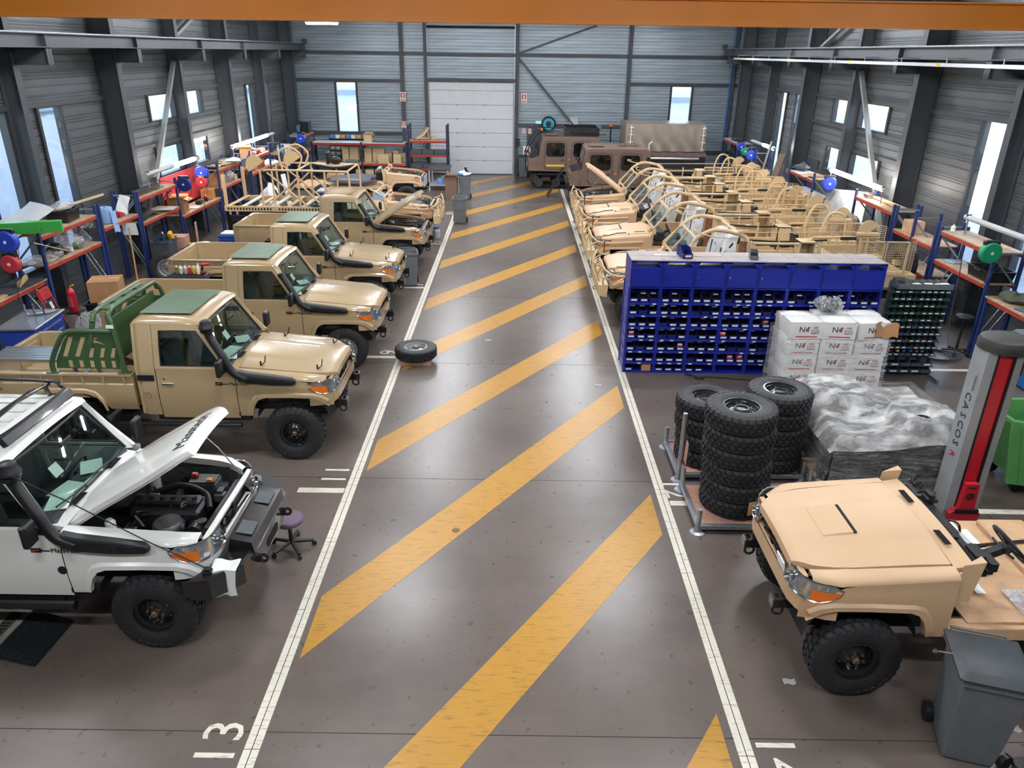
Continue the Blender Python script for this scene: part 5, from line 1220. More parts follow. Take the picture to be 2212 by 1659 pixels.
# ================================================================ BLUE BIN CABINETS
CX0, CXW, CY0, CY1 = 2.09, .569, 13.0, 13.66
SHELF = [0.03, .215, .44, .675, .91, 1.14, 1.375]
TOPG = mat('cabinet_top_grey', '#a49c98', .6, var=.15, scale=3)
LABW = mat('bin_label_white', '#dfe3e6', .6); SCREW = mat('dark_screws', '#1d1e20', .5, .4, var=.6, scale=60, bump=.8, bscale=120)
def cabinet(k):
    x0 = CX0 + k * CXW; w = CXW - .006
    nm = ['at the aisle end'] + ['%s from the aisle' % ORD[i] for i in range(1, 7)] + ['last before the bin rack']
    e = empty('bin_cabinet', (x0, CY0, 0), 0, 'blue steel bin cabinet with a locker on top, ' + nm[k], 'cabinet', 'row of blue bin cabinets')
    D = CY1 - CY0
    for x in (.012, w - .012): MB().bb(x - .012, x + .012, 0, D, 0, 2.14).done('side_panel', BLUECAB, e)
    MB().bb(.024, w - .024, D / 2 - .005, D / 2 + .005, 0, 2.02).done('back_panel', BLUECAB, e)
    for z in SHELF[1:] + [1.66, 2.03]: MB().bb(.024, w - .024, .0, D, z - .02, z).done('shelf', BLUECAB, e)
    MB().bb(.024, w - .024, -.0, D, 0.0, .03).done('plinth', BLUECAB, e)
    for z in SHELF[1:]: MB().bb(.02, w - .02, -.012, 0, z - .035, z + .012).done('shelf_lip', BLUECAB, e)
    d = MB().box((w / 2, -.008, 1.845), (w - .05, .016, .34), .004).done('locker_door', BLUECAB, e)
    MB().cyl((.07, -.016, 1.87), (.07, -.03, 1.87), .012, 8).done('lock', CHROME, d)
    MB().bar((.07, -.028, 1.862), (.07, -.028, 1.83), .006, .008).done('key', CHROME, d)
    for z in (1.74, 1.94): MB().cyl((w - .035, -.016, z), (w - .035, -.016, z + .05), .006, 6).done('hinge', BLUECAB, d)
    for s_ in (0, 1):
        xx = .024 if s_ == 0 else w - .024; q = 1 if s_ == 0 else -1
        MB().prism([(xx, 2.03), (xx, 2.14), (xx + q * .09, 2.14)], 0, .01, 'y').done('corner_gusset', BLUECAB, e)
    MB().bb(.0, w, 0, .012, 2.12, 2.145).done('head_rail', BLUECAB, e)
    for (a, b_) in ((0, D / 2 - .004), (D / 2 + .004, D)): MB().bb(0, w, a, b_, 2.145, 2.16).done('roof_sheet', TOPG, e)
    if k == 0:
        for z in (.2, .44, .68, .91, 1.15, 1.4): MB().bb(-.012, 0, .05, D - .05, z - .015, z + .015).done('side_rail', BLUECAB, e)
        for y in (.04, D - .04): MB().bb(-.014, 0, y - .02, y + .02, 0, 1.66).done('side_rail', BLUECAB, e)
    return e
for k in range(8): cabinet(k)
def bin_meshes(w, d, h, key):
    b = MB(); t = .006
    b.bb(-w / 2, w / 2, 0, d, 0, t)
    for s_ in (-1, 1):
        x = s_ * (w / 2 - t / 2)
        b.prism([(0, 0), (d, 0), (d, h), (d * .45, h), (.05, h * .52), (0, h * .48)], x - t / 2, x + t / 2, 'x')
    b.bb(-w / 2, w / 2, d - t, d, 0, h); b.bb(-w / 2, w / 2, 0, t, 0, h * .46); b.bb(-w / 2, w / 2, -.012, 0, h * .40, h * .48)
    body = b.mesh('bin', 30)
    b = MB(); b.bb(-w * .32, w * .32, -.016, -.013, h * .18, h * .38); lab = b.mesh('label', 30)
    b = MB(); b.grid(5, 5, lambda u, v: (lerp(-w / 2 + .01, w / 2 - .01, u), lerp(.01, d - .01, v), h * .30 + .25 * h * v + .012 * sin(13 * u + 7 * v))); fill = b.mesh('contents', 30)
    b = MB(); b.bb(-w * .28, w * .28, d * .42, d * .45, h * .74, h * .9); card = b.mesh('card', 30)
    return body, lab, fill, card
_bm = bin_meshes(.165, .28, .165, 'a'); [m_.materials.append(x_) for m_, x_ in zip(_bm, (BLUEBIN, LABW, SCREW, LABW))]
rb = random.Random(9); POS = ('left', 'middle', 'right')
REDBOXES = {(0, 3, 0), (1, 2, 2) , (3, 3, 0), (3, 1, 1), (3, 1, 2), (4, 5 - 1, 1)}
def tell(k, r, q, what):
    return '%s, %s row up, %s bay from aisle, %s of three' % (what, ORD[r], ORD[k], POS[q])
for k in range(8):
    for r, z in enumerate(SHELF):
        if r == 0 and k > 2: continue
        if k in (5, 6) and r < 5: continue           # behind the wrapped carton pallet
        if k == 7 and r < 4: continue
        for q in range(3):
            if r == 0 and ((k == 0 and q) or (k == 2 and q == 2)): continue
            x = CX0 + k * CXW + .10 + q * .182; sc_ = .8 if r == 0 else 1
            e = inst('parts_bin', _bm[0], (x, CY0 + .01 + rb.uniform(0, .012), z + .002), 0); 
            if r == 0: e.scale = (.95, 1, .85)
            tag(e, tell(k, r, q, 'blue bin'), 'bin', 'blue open bins in the cabinets')
            if rb.random() < .8: inst('bin_label', _bm[1], parent=e)
            inst('contents', _bm[2], parent=e)
            if rb.random() < .5: inst('index_card', _bm[3], parent=e)
        if r:
            for q in range(3):
                if rb.random() < .55: MB().bb(CX0 + k * CXW + .07 + q * .182, CX0 + k * CXW + .135 + q * .182, CY0 - .015, CY0 - .0122, z - .03, z - .008).done('shelf_label', LABW, bpy.data.objects['bin_cabinet' if k == 0 else 'bin_cabinet.%03d' % k]).location = (-(CX0 + k * CXW), -CY0, 0)
SMALLRED = mat('red_carton', '#c8443a', .5)
for (k, r, q) in sorted(REDBOXES):
    x = CX0 + k * CXW + .10 + q * .182
    c = empty('screw_carton', (x, CY0 + .09, SHELF[r] + .055), rb.uniform(-.3, .3), tell(k, r, q, 'red carton in bin'), 'carton', 'red screw cartons in the bins')
    MB().box((0, 0, .045), (.10, .07, .075), .004).done('carton_body', SMALLRED, c); MB().box((0, -.0355, .062), (.09, .003, .03)).done('carton_label', PAPER, c)
tag(MB(TR(CX0 + .43, CY0 + .1, .032)).box((0, 0, .075), (.17, .18, .15), .004).done('parcel', CARD), 'brown parcel in the bottom of the blue cabinet at the aisle', 'box')
e = inst('parts_bin', _bm[0], (CX0 + 1.02, CY0 + .13, 2.161), .15, rot=(0, 0, .2)); e.scale = (1.1, 1.1, 1.1); inst('bin_label', _bm[1], parent=e); tag(e, 'blue bin standing on top of the blue cabinets', 'bin')
_gm = [m_.copy() for m_ in _bm]; [(m_.materials.clear(), m_.materials.append(x_)) for m_, x_ in zip(_gm, (GREYP, LABW, SCREW, LABW))]
e = inst('parts_bin', _gm[0], (CX0 + 2.2, CY0 + .12, 2.161), rot=(0, 0, -.15)); e.scale = (.85, .8, .9); inst('contents', _gm[2], parent=e); tag(e, 'grey bin standing on top of the blue cabinets', 'bin')
sg = empty('flat_sign', (CX0 + 1.05, CY0 + .36, 2.161), -.02, 'faded red and white sign lying on the blue cabinets', 'sign')
MB().bb(-.6, .62, -.05, .05, 0, .012).done('sign_board', mat('sign_pale', '#d9cdc4', .6), sg); MB().bb(.05, .62, -.05, .05, .012, .014).done('sign_red_field', mat('faded_red', '#d98f86', .6), sg)
MB().text('HTROW', .09, TR(-.3, 0, .0135) @ RZ(pi), .001).done('sign_lettering', mat('sign_grey', '#9c8f88', .6), sg)
MB().text('ÜW', .07, TR(.35, 0, .0145) @ RZ(pi), .001).done('sign_lettering', mat('sign_grey', '#9c8f88', .6), sg)
c = MB(); c.tube(bezier([(3.33, 12.86, .02), (3.42, 12.8, .015), (3.55, 12.72, .012), (3.47, 12.68, .012), (3.4, 12.76, .012), (3.7, 12.80, .012), (4.3, 12.7, .012), (4.8, 12.65, .012)], 6), .009, 6); cb = c.done('floor_cable', BLACK); tag(cb, 'black cable with plug lying before the blue cabinets', 'cable'); MB().cyl((3.24, 12.92, .025), (3.34, 12.85, .025), .022, 8).done('plug', BLACK, cb)

# ================================================================ GREY / GREEN BIN RACK
gr = empty('bin_rack', (7.38, 13.2, 0), 0, 'tall narrow rack of dark green and grey small parts bins', 'rack')
for x in (-.5, .5):
    MB().bb(x - .02, x + .02, .02, .06, .03, 1.78).done('upright', GALV, gr); MB().bb(x - .025, x + .025, -.48, .42, 0, .05, .006).done('foot', GALV, gr)
MB().bb(-.52, .52, .03, .04, .1, 1.78).done('louvre_panel', GREYP, gr)
GREENBIN = mat('dark_green_plastic', '#2f4a40', .5); GREYBIN = mat('slate_plastic', '#46505a', .5)
NR = 12
for r in range(NR):
    z = .06 + r * .134 + (.08 if r > 1 else 0); m_ = (GREENBIN if r > 6 else GREYBIN)
    MB().bb(-.54, .54, -.16, .02, z - .012, z - .002).done('rack_shelf', m_, gr)
    n = 9 if r > 1 else 5
    key = ('rk', n, m_.name)
    for q in range(n):
        if (r, q) in ((6, 1), (7, 7)): continue
        if key not in _PM:
            ms = bin_meshes(1.02 / n - .012, .2 if n == 9 else .24, .10 if n == 9 else .14, 'b'); ms[0].materials.append(m_); ms[1].materials.append(LABW); ms[2].materials.append(SCREW); _PM[key] = ms
        ms = _PM[key]
        o = inst('small_bin', ms[0], (7.38 - .51 + (q + .5) * 1.02 / n, 13.2 - .18, z), rot=(-.12, 0, 0))
        col = 'dark green' if r > 6 else 'slate grey'
        tag(o, '%s small bin, %s row up, %s from the left, in the narrow rack' % (col, ORD[r], ORD[q]), 'bin', 'small bins of the narrow rack')
        if rb.random() < .75: inst('bin_label', ms[1], parent=o)
        if rb.random() < .5: inst('contents', ms[2], parent=o)
for k, (c_, x) in enumerate((('#c23a34', 7.05), ('#d8b53a', 7.2), ('#2f56b0', 7.32), ('#2f56b0', 7.45), ('#c23a34', 7.56), ('#2f8a4a', 7.66))):
    o = MB(TR(x, 13.08, .06 + .134 * 2 + .115 + .02)).sphere((0, 0, .02), .035, 8, 6, (1.1, 1, .6)).done('coloured_cap', mat('cap_' + c_[1:], c_, .5)); tag(o, '%s plastic caps in a bin low in the narrow rack, %s along' % ({'#c23a34': 'red', '#d8b53a': 'yellow', '#2f56b0': 'blue', '#2f8a4a': 'green'}[c_], ORD[k]), 'parts')
tr = empty('wire_tray', (7.38, 13.12, 1.70), 0, 'shallow tray of white cartons on top of the narrow rack', 'tray')
MB().bb(-.5, .5, -.15, .15, 0, .015).done('tray_floor', GALV, tr)
for y in (-.15, .15): MB().bb(-.5, .5, y - .005, y + .005, 0, .10).done('tray_wall', GREYP, tr)
for k in range(8): MB().bb(-.46 + .13 * k, -.455 + .13 * k, .02, .15, 0, .12).done('tray_divider', GREYP, tr)
for k, (x, y, r) in enumerate(((-.12, -.06, .2), (.1, -.05, -.1), (.26, -.08, .3), (.40, -.04, .0))):
    o = MB(TR(7.38 + x, 13.12 + y, 1.716)).box((0, 0, .035), (.13, .09, .07), .004, RZ(r)).done('small_carton', WHITEBOX); tag(o, 'small white carton on the narrow rack tray, %s from the grey bin' % ORD[k], 'carton', 'white cartons on the rack tray')
e = inst('parts_bin', _gm[0], (6.98, 12.95, 1.716), rot=(0, 0, 0)); e.scale = (1.2, .9, .9); inst('contents', _gm[2], parent=e); tag(e, 'open grey bin of screws on top of the narrow rack', 'bin')

# ================================================================ CARTON PALLET UNDER FILM
pl = empty('wooden_pallet', (5.62, 12.50, 0), 0, 'wooden pallet under the film wrapped white cartons', 'pallet')
for k in range(5): MB().bb(-.9, .9, -.36 + k * .155, -.26 + k * .155, .11, .13).done('deck_board', PLY, pl)
for x in (-.8, 0, .8): MB().bb(x - .06, x + .06, -.36, .36, .0, .11).done('bearer', PLY, pl)
LOGOB = mat('print_black', '#26262a', .5); LOGOR = mat('print_red', '#c33b46', .5)
CARTON_ORD = ('left', 'middle', 'right')
def carton(x, y, z, w, d, h, rz, label, crush=0.0, logo=True):
    e = empty('white_carton', (x, y, z), rz, label, 'carton', 'white cartons on the pallet')
    b = MB()
    b.loft([[(px * w / 2 * k_ , py * d / 2 * k_, zz) for px, py in ((-1, -1), (1, -1), (1, 1), (-1, 1))] for zz, k_ in ((0, .99), (.006, 1), (h * .9, 1), (h, .985))]); b.done('carton_body', WHITEBOX, e)
    if crush: 
        MB().grid(10, 8, lambda u, v: (lerp(-w / 2, w / 2, u), lerp(-d / 2, d / 2, v), h + crush * sin(pi * u) * sin(pi * v) * (1 + .3 * sin(5 * u + 3 * v))), (0, 0, -.01)).done('bulging_lid', WHITEBOX, e)
    if logo:
        yf = -d / 2 - .002
        MB().text('N4', .14, TR(-.04, yf, h * .55) @ RX(pi / 2), .002).done('printed_logo', LOGOB, e)
        MB().bar((.0, yf - .001, h * .45), (.05, yf - .001, h * .72), .003, .02).done('logo_slash', LOGOR, e)
        for t_, dz, m_ in (('OFF', .66, LOGOB), ('ROAD', .50, LOGOR), ('PARTS', .34, LOGOB)): MB().text(t_, .05, TR(w * .27, yf, h * dz) @ RX(pi / 2), .002).done('printed_words', m_, e)
        MB().bb(-w * .3, w * .35, yf - .001, yf + .001, h * .10, h * .16).done('printed_bar', LOGOR, e)
    return e
for lay in range(4):
    for q in range(3):
        x = 5.62 + (q - 1) * .585 + random.uniform(-.012, .012); hh = .30
        lab = 'white printed carton, %s layer up on the wrapped pallet, %s of three' % (ORD[lay], CARTON_ORD[q])
        if lay == 3: lab = ('white printed carton on top of the wrapped pallet, beside the blue cabinets', 'bulging white printed carton on top of the wrapped pallet, middle one', 'torn white carton on top of the wrapped pallet, nearest the narrow rack')[q]
        carton(x, 12.36 if lay < 3 else 12.34, .135 + lay * .302, .57, .42, .30, random.uniform(-.02, .02) if lay < 3 else (0.02, -.05, .12)[q], lab, crush=(0, 0, 0, (.01, .06, .05)[q])[lay])
for q in range(3): carton(5.62 + (q - 1) * .585, 12.72, .135 + 3 * .302 + .04 * q % .05, .57, .30, .27, .03, 'blank white carton at the back of the top layer, %s of three' % CARTON_ORD[q], crush=.05, logo=False)
for q in range(3):
    for lay in range(3): carton(5.62 + (q - 1) * .585, 12.73, .135 + lay * .302, .57, .30, .30, 0, 'plain carton behind on the wrapped pallet, %s layer up, %s of three' % (ORD[lay], CARTON_ORD[q]), logo=False)
o = MB(TR(6.42, 12.25, .135 + 3 * .302)).grid(8, 6, lambda u, v: (lerp(-.2, .16, u), -.14 + .05 * sin(4 * u) - .04 * v, .30 - .24 * v + .03 * sin(9 * u)), (0, .012, 0)).done('torn_cardboard', CARD); tag(o, 'torn brown cardboard flap on the right carton of the pallet', 'cardboard')
def film_wall(x0, x1, y0, y1, z0, z1, amp, nz=10, seed=0, n=64, top=False):
    rn_ = random.Random(seed); ph = [rn_.uniform(0, 6) for _ in range(6)]
    def P(u, v):
        per = 2 * ((x1 - x0) + (y1 - y0)); s_ = u * per; wx, wy = x1 - x0, y1 - y0
        if s_ < wx: x, y, nx, ny = x0 + s_, y0, 0, -1
        elif s_ < wx + wy: x, y, nx, ny = x1, y0 + s_ - wx, 1, 0
        elif s_ < 2 * wx + wy: x, y, nx, ny = x1 - (s_ - wx - wy), y1, 0, 1
        else: x, y, nx, ny = x0, y1 - (s_ - 2 * wx - wy), -1, 0
        a = amp * (.6 + .5 * sin(s_ * 9 + ph[0] + 3 * v) * sin(v * 11 + ph[1]) + .4 * sin(v * 23 + ph[2] + s_ * 2))
        flare = amp * 2.5 * max(0, .25 - v) * 2
        return (x + nx * (a + flare), y + ny * (a + flare), lerp(z0, z1, v))
    return MB().grid(n, nz, P)
o = film_wall(4.70, 6.53, 12.12, 12.92, .05, 1.06, .02, 12, 3, 72).done('stretch_film', filmmat('carton_film', .22, .15, (.9, .9, .9, 1), 4.0, (1, 1, 6), .8)); tag(o, 'clear stretch film wound round the white cartons', 'film')
bg = empty('bagged_part', (5.55, 12.62, 1.345 + .06), 0, 'black part in clear plastic lying on top of the cartons', 'part')
MB().lathe([(.02, .02), (.16, .03), (.20, .09), (.17, .16), (.06, .19), (.02, .19)], 20, (0, 0, 0)).done('black_part', BLACKM, bg)
MB().grid(18, 10, lambda u, v: ((.24 + .03 * sin(7 * u * 6.28)) * sin(pi * (.08 + .9 * v)) * cos(2 * pi * u), (.23 + .02 * sin(5 * u * 6.28)) * sin(pi * (.08 + .9 * v)) * sin(2 * pi * u), .11 + .13 * cos(pi * v) + .015 * sin(20 * u))).done('plastic_wrap', CLEARBAG, bg)

# ================================================================ STACKED WHEELS ON STEEL STILLAGES
def stillage(y0, y1, label, tall):
    e = empty('steel_stillage', (2.36, y0, 0), 0, label, 'stillage', 'galvanised stacking frames for wheels'); w, d = 1.74, y1 - y0
    for yy in (0, d): MB().bb(0, w, yy - .03, yy + .03, .06, .12, .004).done('frame_rail', GALV, e)
    for xx in (0, w): MB().bb(xx - .03, xx + .03, 0, d, .06, .12, .004).done('frame_rail', GALV, e)
    MB().bb(.03, w - .03, .03, d - .03, .085, .10).done('floor_board', PINKWOOD, e)
    for i, (xx, yy) in enumerate(((0, 0), (0, d), (w, 0), (w, d))):
        MB().lathe([(.10, 0), (.095, .012), (.055, .03), (.038, .09), (.036, .10)], 18, (xx, yy, 0)).done('flared_foot', GALV, e)
        hh = tall.get(i, .34); MB().cyl((xx, yy, .05), (xx, yy, hh), .032, 14).done('post', GALV, e)
    return e
stillage(7.86, 8.86, 'galvanised stillage under the tall wheel stack nearest the aisle line', {1: .36})
stillage(9.12, 10.08, 'galvanised stillage with one tall post under the two rear wheel stacks', {0: 1.05})
o = MB(TR(2.40, 9.0, .35)).box((0, 0, .16), (.006, .14, .34), 0, RX(.1)).done('stuck_cardboard', PINKWOOD); tag(o, 'pinkish cardboard leaning on the tall stillage post', 'cardboard')
def stack(n, x, y, z0, lean, what, seed):
    rn_ = random.Random(seed)
    for k in range(n):
        t = k / max(1, n - 1); last = k == n - 1
        w = wheel('stacked_wheel', 'big', BLACKM, (x + lean[0] * t + rn_.uniform(-.012, .012), y + lean[1] * t + rn_.uniform(-.012, .012), z0 + .126 + k * .252), (pi / 2, 0, rn_.uniform(0, 6)), hub=False)
        w.scale = (.985, .79, .985)
        tag(w, 'off-road wheel, %s up in the %s' % (ORD[k] if not last else 'topmost', what), 'wheel', 'new off-road wheels in stacks')
stack(6, 2.93, 8.38, .10, (-.12, -.12), 'tall stack nearest the aisle line', 1)
stack(5, 3.73, 9.50, .10, (-.05, -.15), 'stack beside the film wrapped wheels', 2)
stack(4, 2.83, 9.62, .10, (-.05, .0), 'stack behind the tall galvanised post', 3)
for (x, y, n, nm) in ((4.68, 9.90, 4, 'far corner of the film wrapped pallet'), (5.53, 9.89, 3, 'back of the film wrapped pallet'), (4.69, 9.04, 3, 'middle of the film wrapped pallet'), (5.54, 9.03, 4, 'near end of the film wrapped pallet')):
    for k in range(n):
        w = wheel('stacked_wheel', 'big', BLACKM, (x, y, .125 + .126 + k * .252), (pi / 2, 0, k * 1.3), hub=False); w.scale = (.94, .79, .94)
        tag(w, 'wheel under film, %s up, at the %s' % (ORD[k], nm), 'wheel', 'film wrapped wheels')
pl = empty('wooden_pallet', (5.11, 9.46, 0), 0, 'wooden pallet under the film wrapped wheels', 'pallet')
for k in range(8): MB().bb(-.85, .85, -.78 + k * .205, -.66 + k * .205, .10, .12).done('deck_board', PLY, pl)
for y in (-.7, 0, .7): MB().bb(-.85, .85, y - .06, y + .06, 0, .10).done('bearer', PLY, pl)
fw = empty('film_wrap', (5.11, 9.46, 0), 0, 'clear stretch film and milky sheet draped over the wrapped wheels', 'film')
film_wall(-.92, .92, -.90, .92, .05, 1.02, .03, 14, 5, 90).done('side_film', FILM, fw)
def topsheet(u, v):
    x, y = lerp(-.98, .95, u), lerp(-.95, .98, v)
    hts = [(-.43, .44, 1.16), (.42, .43, .91), (-.42, -.42, .91), (.43, -.43, 1.16)]
    z = sum(h_ / ((x - a) ** 2 + (y - b_) ** 2 + .03) for a, b_, h_ in hts) / sum(1 / ((x - a) ** 2 + (y - b_) ** 2 + .03) for a, b_, h_ in hts)
    e_ = max(abs(x) - .82, abs(y) - .82, 0); r4 = math.hypot(x - .43, y + .44)
    zz = z
    for a, b_, h_ in hts:
        rr_ = math.hypot(x - a, y - b_); zz = max(zz, h_ - 2.2 * max(0, rr_ - .43)) if rr_ > .2 else zz
    return (x, y, zz + .02 + .012 * sin(9 * x + 4 * y) * sin(7 * y) - .10 * sstep(.24, .08, r4) - 1.3 * e_)
MB().grid(40, 40, topsheet).done('top_sheet', FILMW, fw)

# ================================================================ TWO-POST LIFT COLUMN, SKIP, BINS, JACK
LIFTG = mat('lift_grey', '#9b9fa0', .42, .1, var=.1, scale=4); LIFTR = mat('lift_red', '#c3202f', .38, coat=.2)
lf = empty('lift_column', (5.68, 8.15, 0), 0, 'grey and red vehicle lift column with a black cap', 'lift')
MB().bb(-.28, .28, -.22, .22, 0, .03).done('base_plate', LIFTR, lf)
MB().prism([(-.21, -.14), (-.10, -.16), (-.10, -.13), (.10, -.13), (.10, -.16), (.21, -.14), (.21, .15), (-.21, .15)], .03, 2.42, 'z').done('mast', LIFTG, lf)
MB().bb(-.085, .085, -.142, -.12, .5, 2.36).done('red_cover', LIFTR, lf)
for x in (-.098, .098): MB().bb(x - .012, x + .012, -.165, -.13, .3, 2.40).done('guide_edge', BLACK, lf)
b = MB(); b.prism([(-.15, .04), (.15, .04), (.19, .30), (.10, .36), (.08, .72), (-.08, .72), (-.10, .36), (-.19, .30)], -.24, -.16, 'y'); b.done('carriage', LIFTR, lf)
MB().cyl((0, -.235, .55), (0, -.245, .55), .055, 16).done('carriage_hole', mat('dark_red', '#5d1017', .6), lf)
MB().bb(-.14, .14, -.27, -.24, .32, .37).done('stop_pad', BLACK, lf)
MB().bb(-.05, .05, -.246, -.24, .66, .69).done('maker_plate', CHROME, lf)
MB().loft([[(.22 * cos(t) * k_ + .08 * (1 if cos(t) > 0 else 0), .24 * sin(t) * k_, z) for t in [2 * pi * i / 24 for i in range(24)]] for z, k_ in ((2.42, 1.12), (2.50, 1.14), (2.55, 1.05), (2.57, .85))]).done('top_cap', mat('cap_dark', '#3a3835', .55, var=.3, scale=8), lf)
b = MB(); b.cyl((.34, -.02, 2.12), (.34, -.02, 2.42), .12, 18)
for k in range(16): t = 2 * pi * k / 16; b.bb(.34 + .12 * cos(t) - .008, .34 + .135 * cos(t) + .008, -.02 + .13 * sin(t) - .006, -.02 + .13 * sin(t) + .006, 2.16, 2.38)
b.done('motor', STEEL, lf)
MB().bb(-.235, -.21, -.05, .02, 1.9, 2.1).done('cable_guide', LIFTG, lf)
for i, ch in enumerate('CASCOS'):
    MB().text(ch, .15, TR(-.213, .01, 1.80 - i * .125) @ RZ(-pi / 2) @ RX(pi / 2) @ RZ(-pi / 2), .002).done('lettering', LOGOB, lf)
MB().text('R', .14, TR(-.213, .01, 1.02) @ RZ(-pi / 2) @ RX(pi / 2) @ RZ(-pi / 2), .002).done('lettering', LIFTR, lf)
MB().text('e', .16, TR(-.213, .01, 1.95) @ RZ(-pi / 2) @ RX(pi / 2) @ RZ(-pi / 2), .002).done('lettering', LIFTR, lf)
GSK = mat('green_skip_plastic', '#4f8a4a', .45, var=.12, scale=4)
sk = empty('waste_skip', (7.45, 9.25, 0), .05, 'green plastic waste container on castors with a tilted lid', 'container')
MB().loft([[(sx * a, sy * b_, z) for sx, sy in ((-1, -1), (1, -1), (1, 1), (-1, 1))] for z, a, b_ in ((.22, .55, .36), (.95, .68, .5), (1.0, .72, .54), (1.05, .72, .54), (1.05, .66, .48), (.3, .5, .32))], closed=True).done('tub', GSK, sk)
b = MB(); b.grid(10, 8, lambda u, v: (lerp(-.74, .74, u), -.58 - .30 * v, .98 - .62 * v - .02 * sin(pi * u)) if False else (lerp(-1.05, .6, u), lerp(-.60, -.80, v), lerp(1.25 - .3 * u, .45 - .25 * u, v)), (0, .04, .02)); b.done('lid', GSK, sk)
MB().lathe([(.17, 0), (.185, 0), (.185, .01), (.17, .01)], 24, (0, 0, 0), 'y').done('lid_ring', GSK, sk).location = (-.35, -.74, .78)
for x in (-.9, -.35, .2): MB().bar((x, -.62, 1.16 - .3 * (x + 1) * .5), (x + .02, -.80, .46 - .3 * (x + 1) * .5), .03, .03).done('lid_rib', GSK, sk)
for x in (-.45, .45):
    for y in (-.28, .28): b = MB(); b.cyl((x, y - .025, .10), (x, y + .025, .10), .10, 18); b.bar((x, y, .1), (x, y, .24), .05, .06); b.done('castor', BLACK, sk)
o = MB(TR(7.3, 9.2, 1.06)).grid(6, 6, lambda u, v: (lerp(-.2, .2, u), lerp(-.15, .15, v), .12 * sin(pi * u) * sin(pi * v) + .05 * sin(8 * u + 3 * v) + .02), (0, 0, -.03)).done('crumpled_paper', PAPER); tag(o, 'crumpled white paper in the green container', 'paper')
bm_ = empty('workshop_machine', (9.75, 12.75, 0), 0, 'bright blue machine housing under the far bench, behind the lift column', 'machine')
MB().box((0, 0, .45), (1.0, .9, .86), .03).done('housing', mat('machine_blue', '#1f66b5', .4), bm_); MB().box((0, 0, .90), (.9, .8, .05), .02).done('top_plate', GREYL, bm_)
def wheelie(loc, rz, label, m=GREYP, lid='shut', h=1.0, s=1.0, content=None):
    e = empty('wheelie_bin', loc, rz, label, 'bin', 'grey wheelie bins')
    sec = lambda z, w, d, dy: [(sx * w / 2, sy * d / 2 + dy, z) for sx, sy in ((-1, -1), (-.92, -1.06), (.92, -1.06), (1, -1), (1, 1), (-1, 1))]
    b = MB(); b.loft([sec(.02, .36 * s, .36 * s, 0), sec(.10, .38 * s, .38 * s, 0), sec(h * .88, .46 * s, .48 * s, 0), sec(h * .885, .50 * s, .52 * s, 0), sec(h * .94, .50 * s, .52 * s, 0), sec(h * .94, .44 * s, .46 * s, 0), sec(.12, .33 * s, .33 * s, 0)]); b.done('bin_body', m, e, 30)
    if lid == 'shut':
        b = MB(); b.loft([sec(h * .945, .53 * s, .55 * s, 0), sec(h * .965, .53 * s, .55 * s, 0), sec(h * .985, .46 * s, .48 * s, .01), sec(h * 1.0, .40 * s, .42 * s, .01)]); b.done('lid', mat('bin_lid_dark', '#3c4144', .5, var=.3, scale=6), e, 30)
    MB().tube([(-.2 * s, .27 * s, h * .93), (-.2 * s, .33 * s, h * .95), (.2 * s, .33 * s, h * .95), (.2 * s, .27 * s, h * .93)], .014, 6).done('handle', m, e)
    if s == 1: MB().bb(-.10, .10, -.247, -.235, h * .5, h * .75, .006).done('moulded_panel', m, e)
    for x in (-.20, .20): MB().cyl((x * s, .20 * s, .09), ((x + .05 * (1 if x > 0 else -1)) * s, .20 * s, .09), .09, 16).done('wheel', BLACK, e)
    return e
b8 = wheelie((3.98, 4.74, 0), -.28, 'large grey wheelie bin marked 8 with a shut lid, foreground', s=1.08, h=1.0)
MB().text('8', .16, TR(.0, -.25, .62) @ RX(pi / 2 - .07) , .002).done('drawn_mark', mat('marker', '#4b4f52', .6), b8).location = (-.13, .01, 0)
wr = empty('spanner', (3.70, 4.80, .953), -.25, 'chrome spanner lying on the rim of the large grey bin', 'spanner')
MB().bar((-.12, 0, .012), (.06, 0, .012), .018, .008, .002).done('shank', CHROME, wr); MB().lathe([(.022, 0), (.022, .012), (.012, .012), (.012, 0)], 6, (-.13, 0, .004), closed=True).done('ring_end', CHROME, wr)
jk = empty('trolley_jack', (4.47, 4.42, 0), .35, 'red trolley jack behind the large grey bin', 'jack')
MB().loft([[(x, -.13 * k_, .06), (x, .13 * k_, .06), (x, .13 * k_, z), (x, -.13 * k_, z)] for x, k_, z in ((-.25, .7, .12), (-.05, .8, .17), (.3, 1, .24), (.6, 1, .26))]).done('jack_body', RED, jk)
b = MB(); b.lathe([(.001, .22), (.075, .22), (.08, .20), (.08, .18), (.04, .17)], 18, (-.22, .03, -.02)); b.done('saddle', BLACKM, jk)
for y in (-.17, .17): MB().cyl((-.22, y - .025, .07), (-.22, y + .025, .07), .07, 16).done('jack_wheel', BLACK, jk)
def stool(loc, seatz, seatmat, label, name='work_stool'):
    e = empty(name, loc, .3, label, 'stool')
    MB().lathe([(.001, -.05), (.15, -.05), (.17, -.03), (.175, 0), (.16, .02), (.001, .025)], 24, (0, 0, seatz)).done('seat', seatmat, e)
    MB().cyl((0, 0, .10), (0, 0, seatz - .05), .025, 12).done('gas_post', BLACKM, e)
    for k in range(5):
        t = 2 * pi * k / 5; MB().bar((0, 0, .10), (.26 * cos(t), .26 * sin(t), .07), .04, .03, .006).done('base_arm', BLACK, e); MB().cyl((.26 * cos(t) - .015 * sin(t), .26 * sin(t) + .015 * cos(t), .03), (.26 * cos(t) + .015 * sin(t), .26 * sin(t) - .015 * cos(t), .03), .03, 10).done('castor', BLACK, e)
    return e
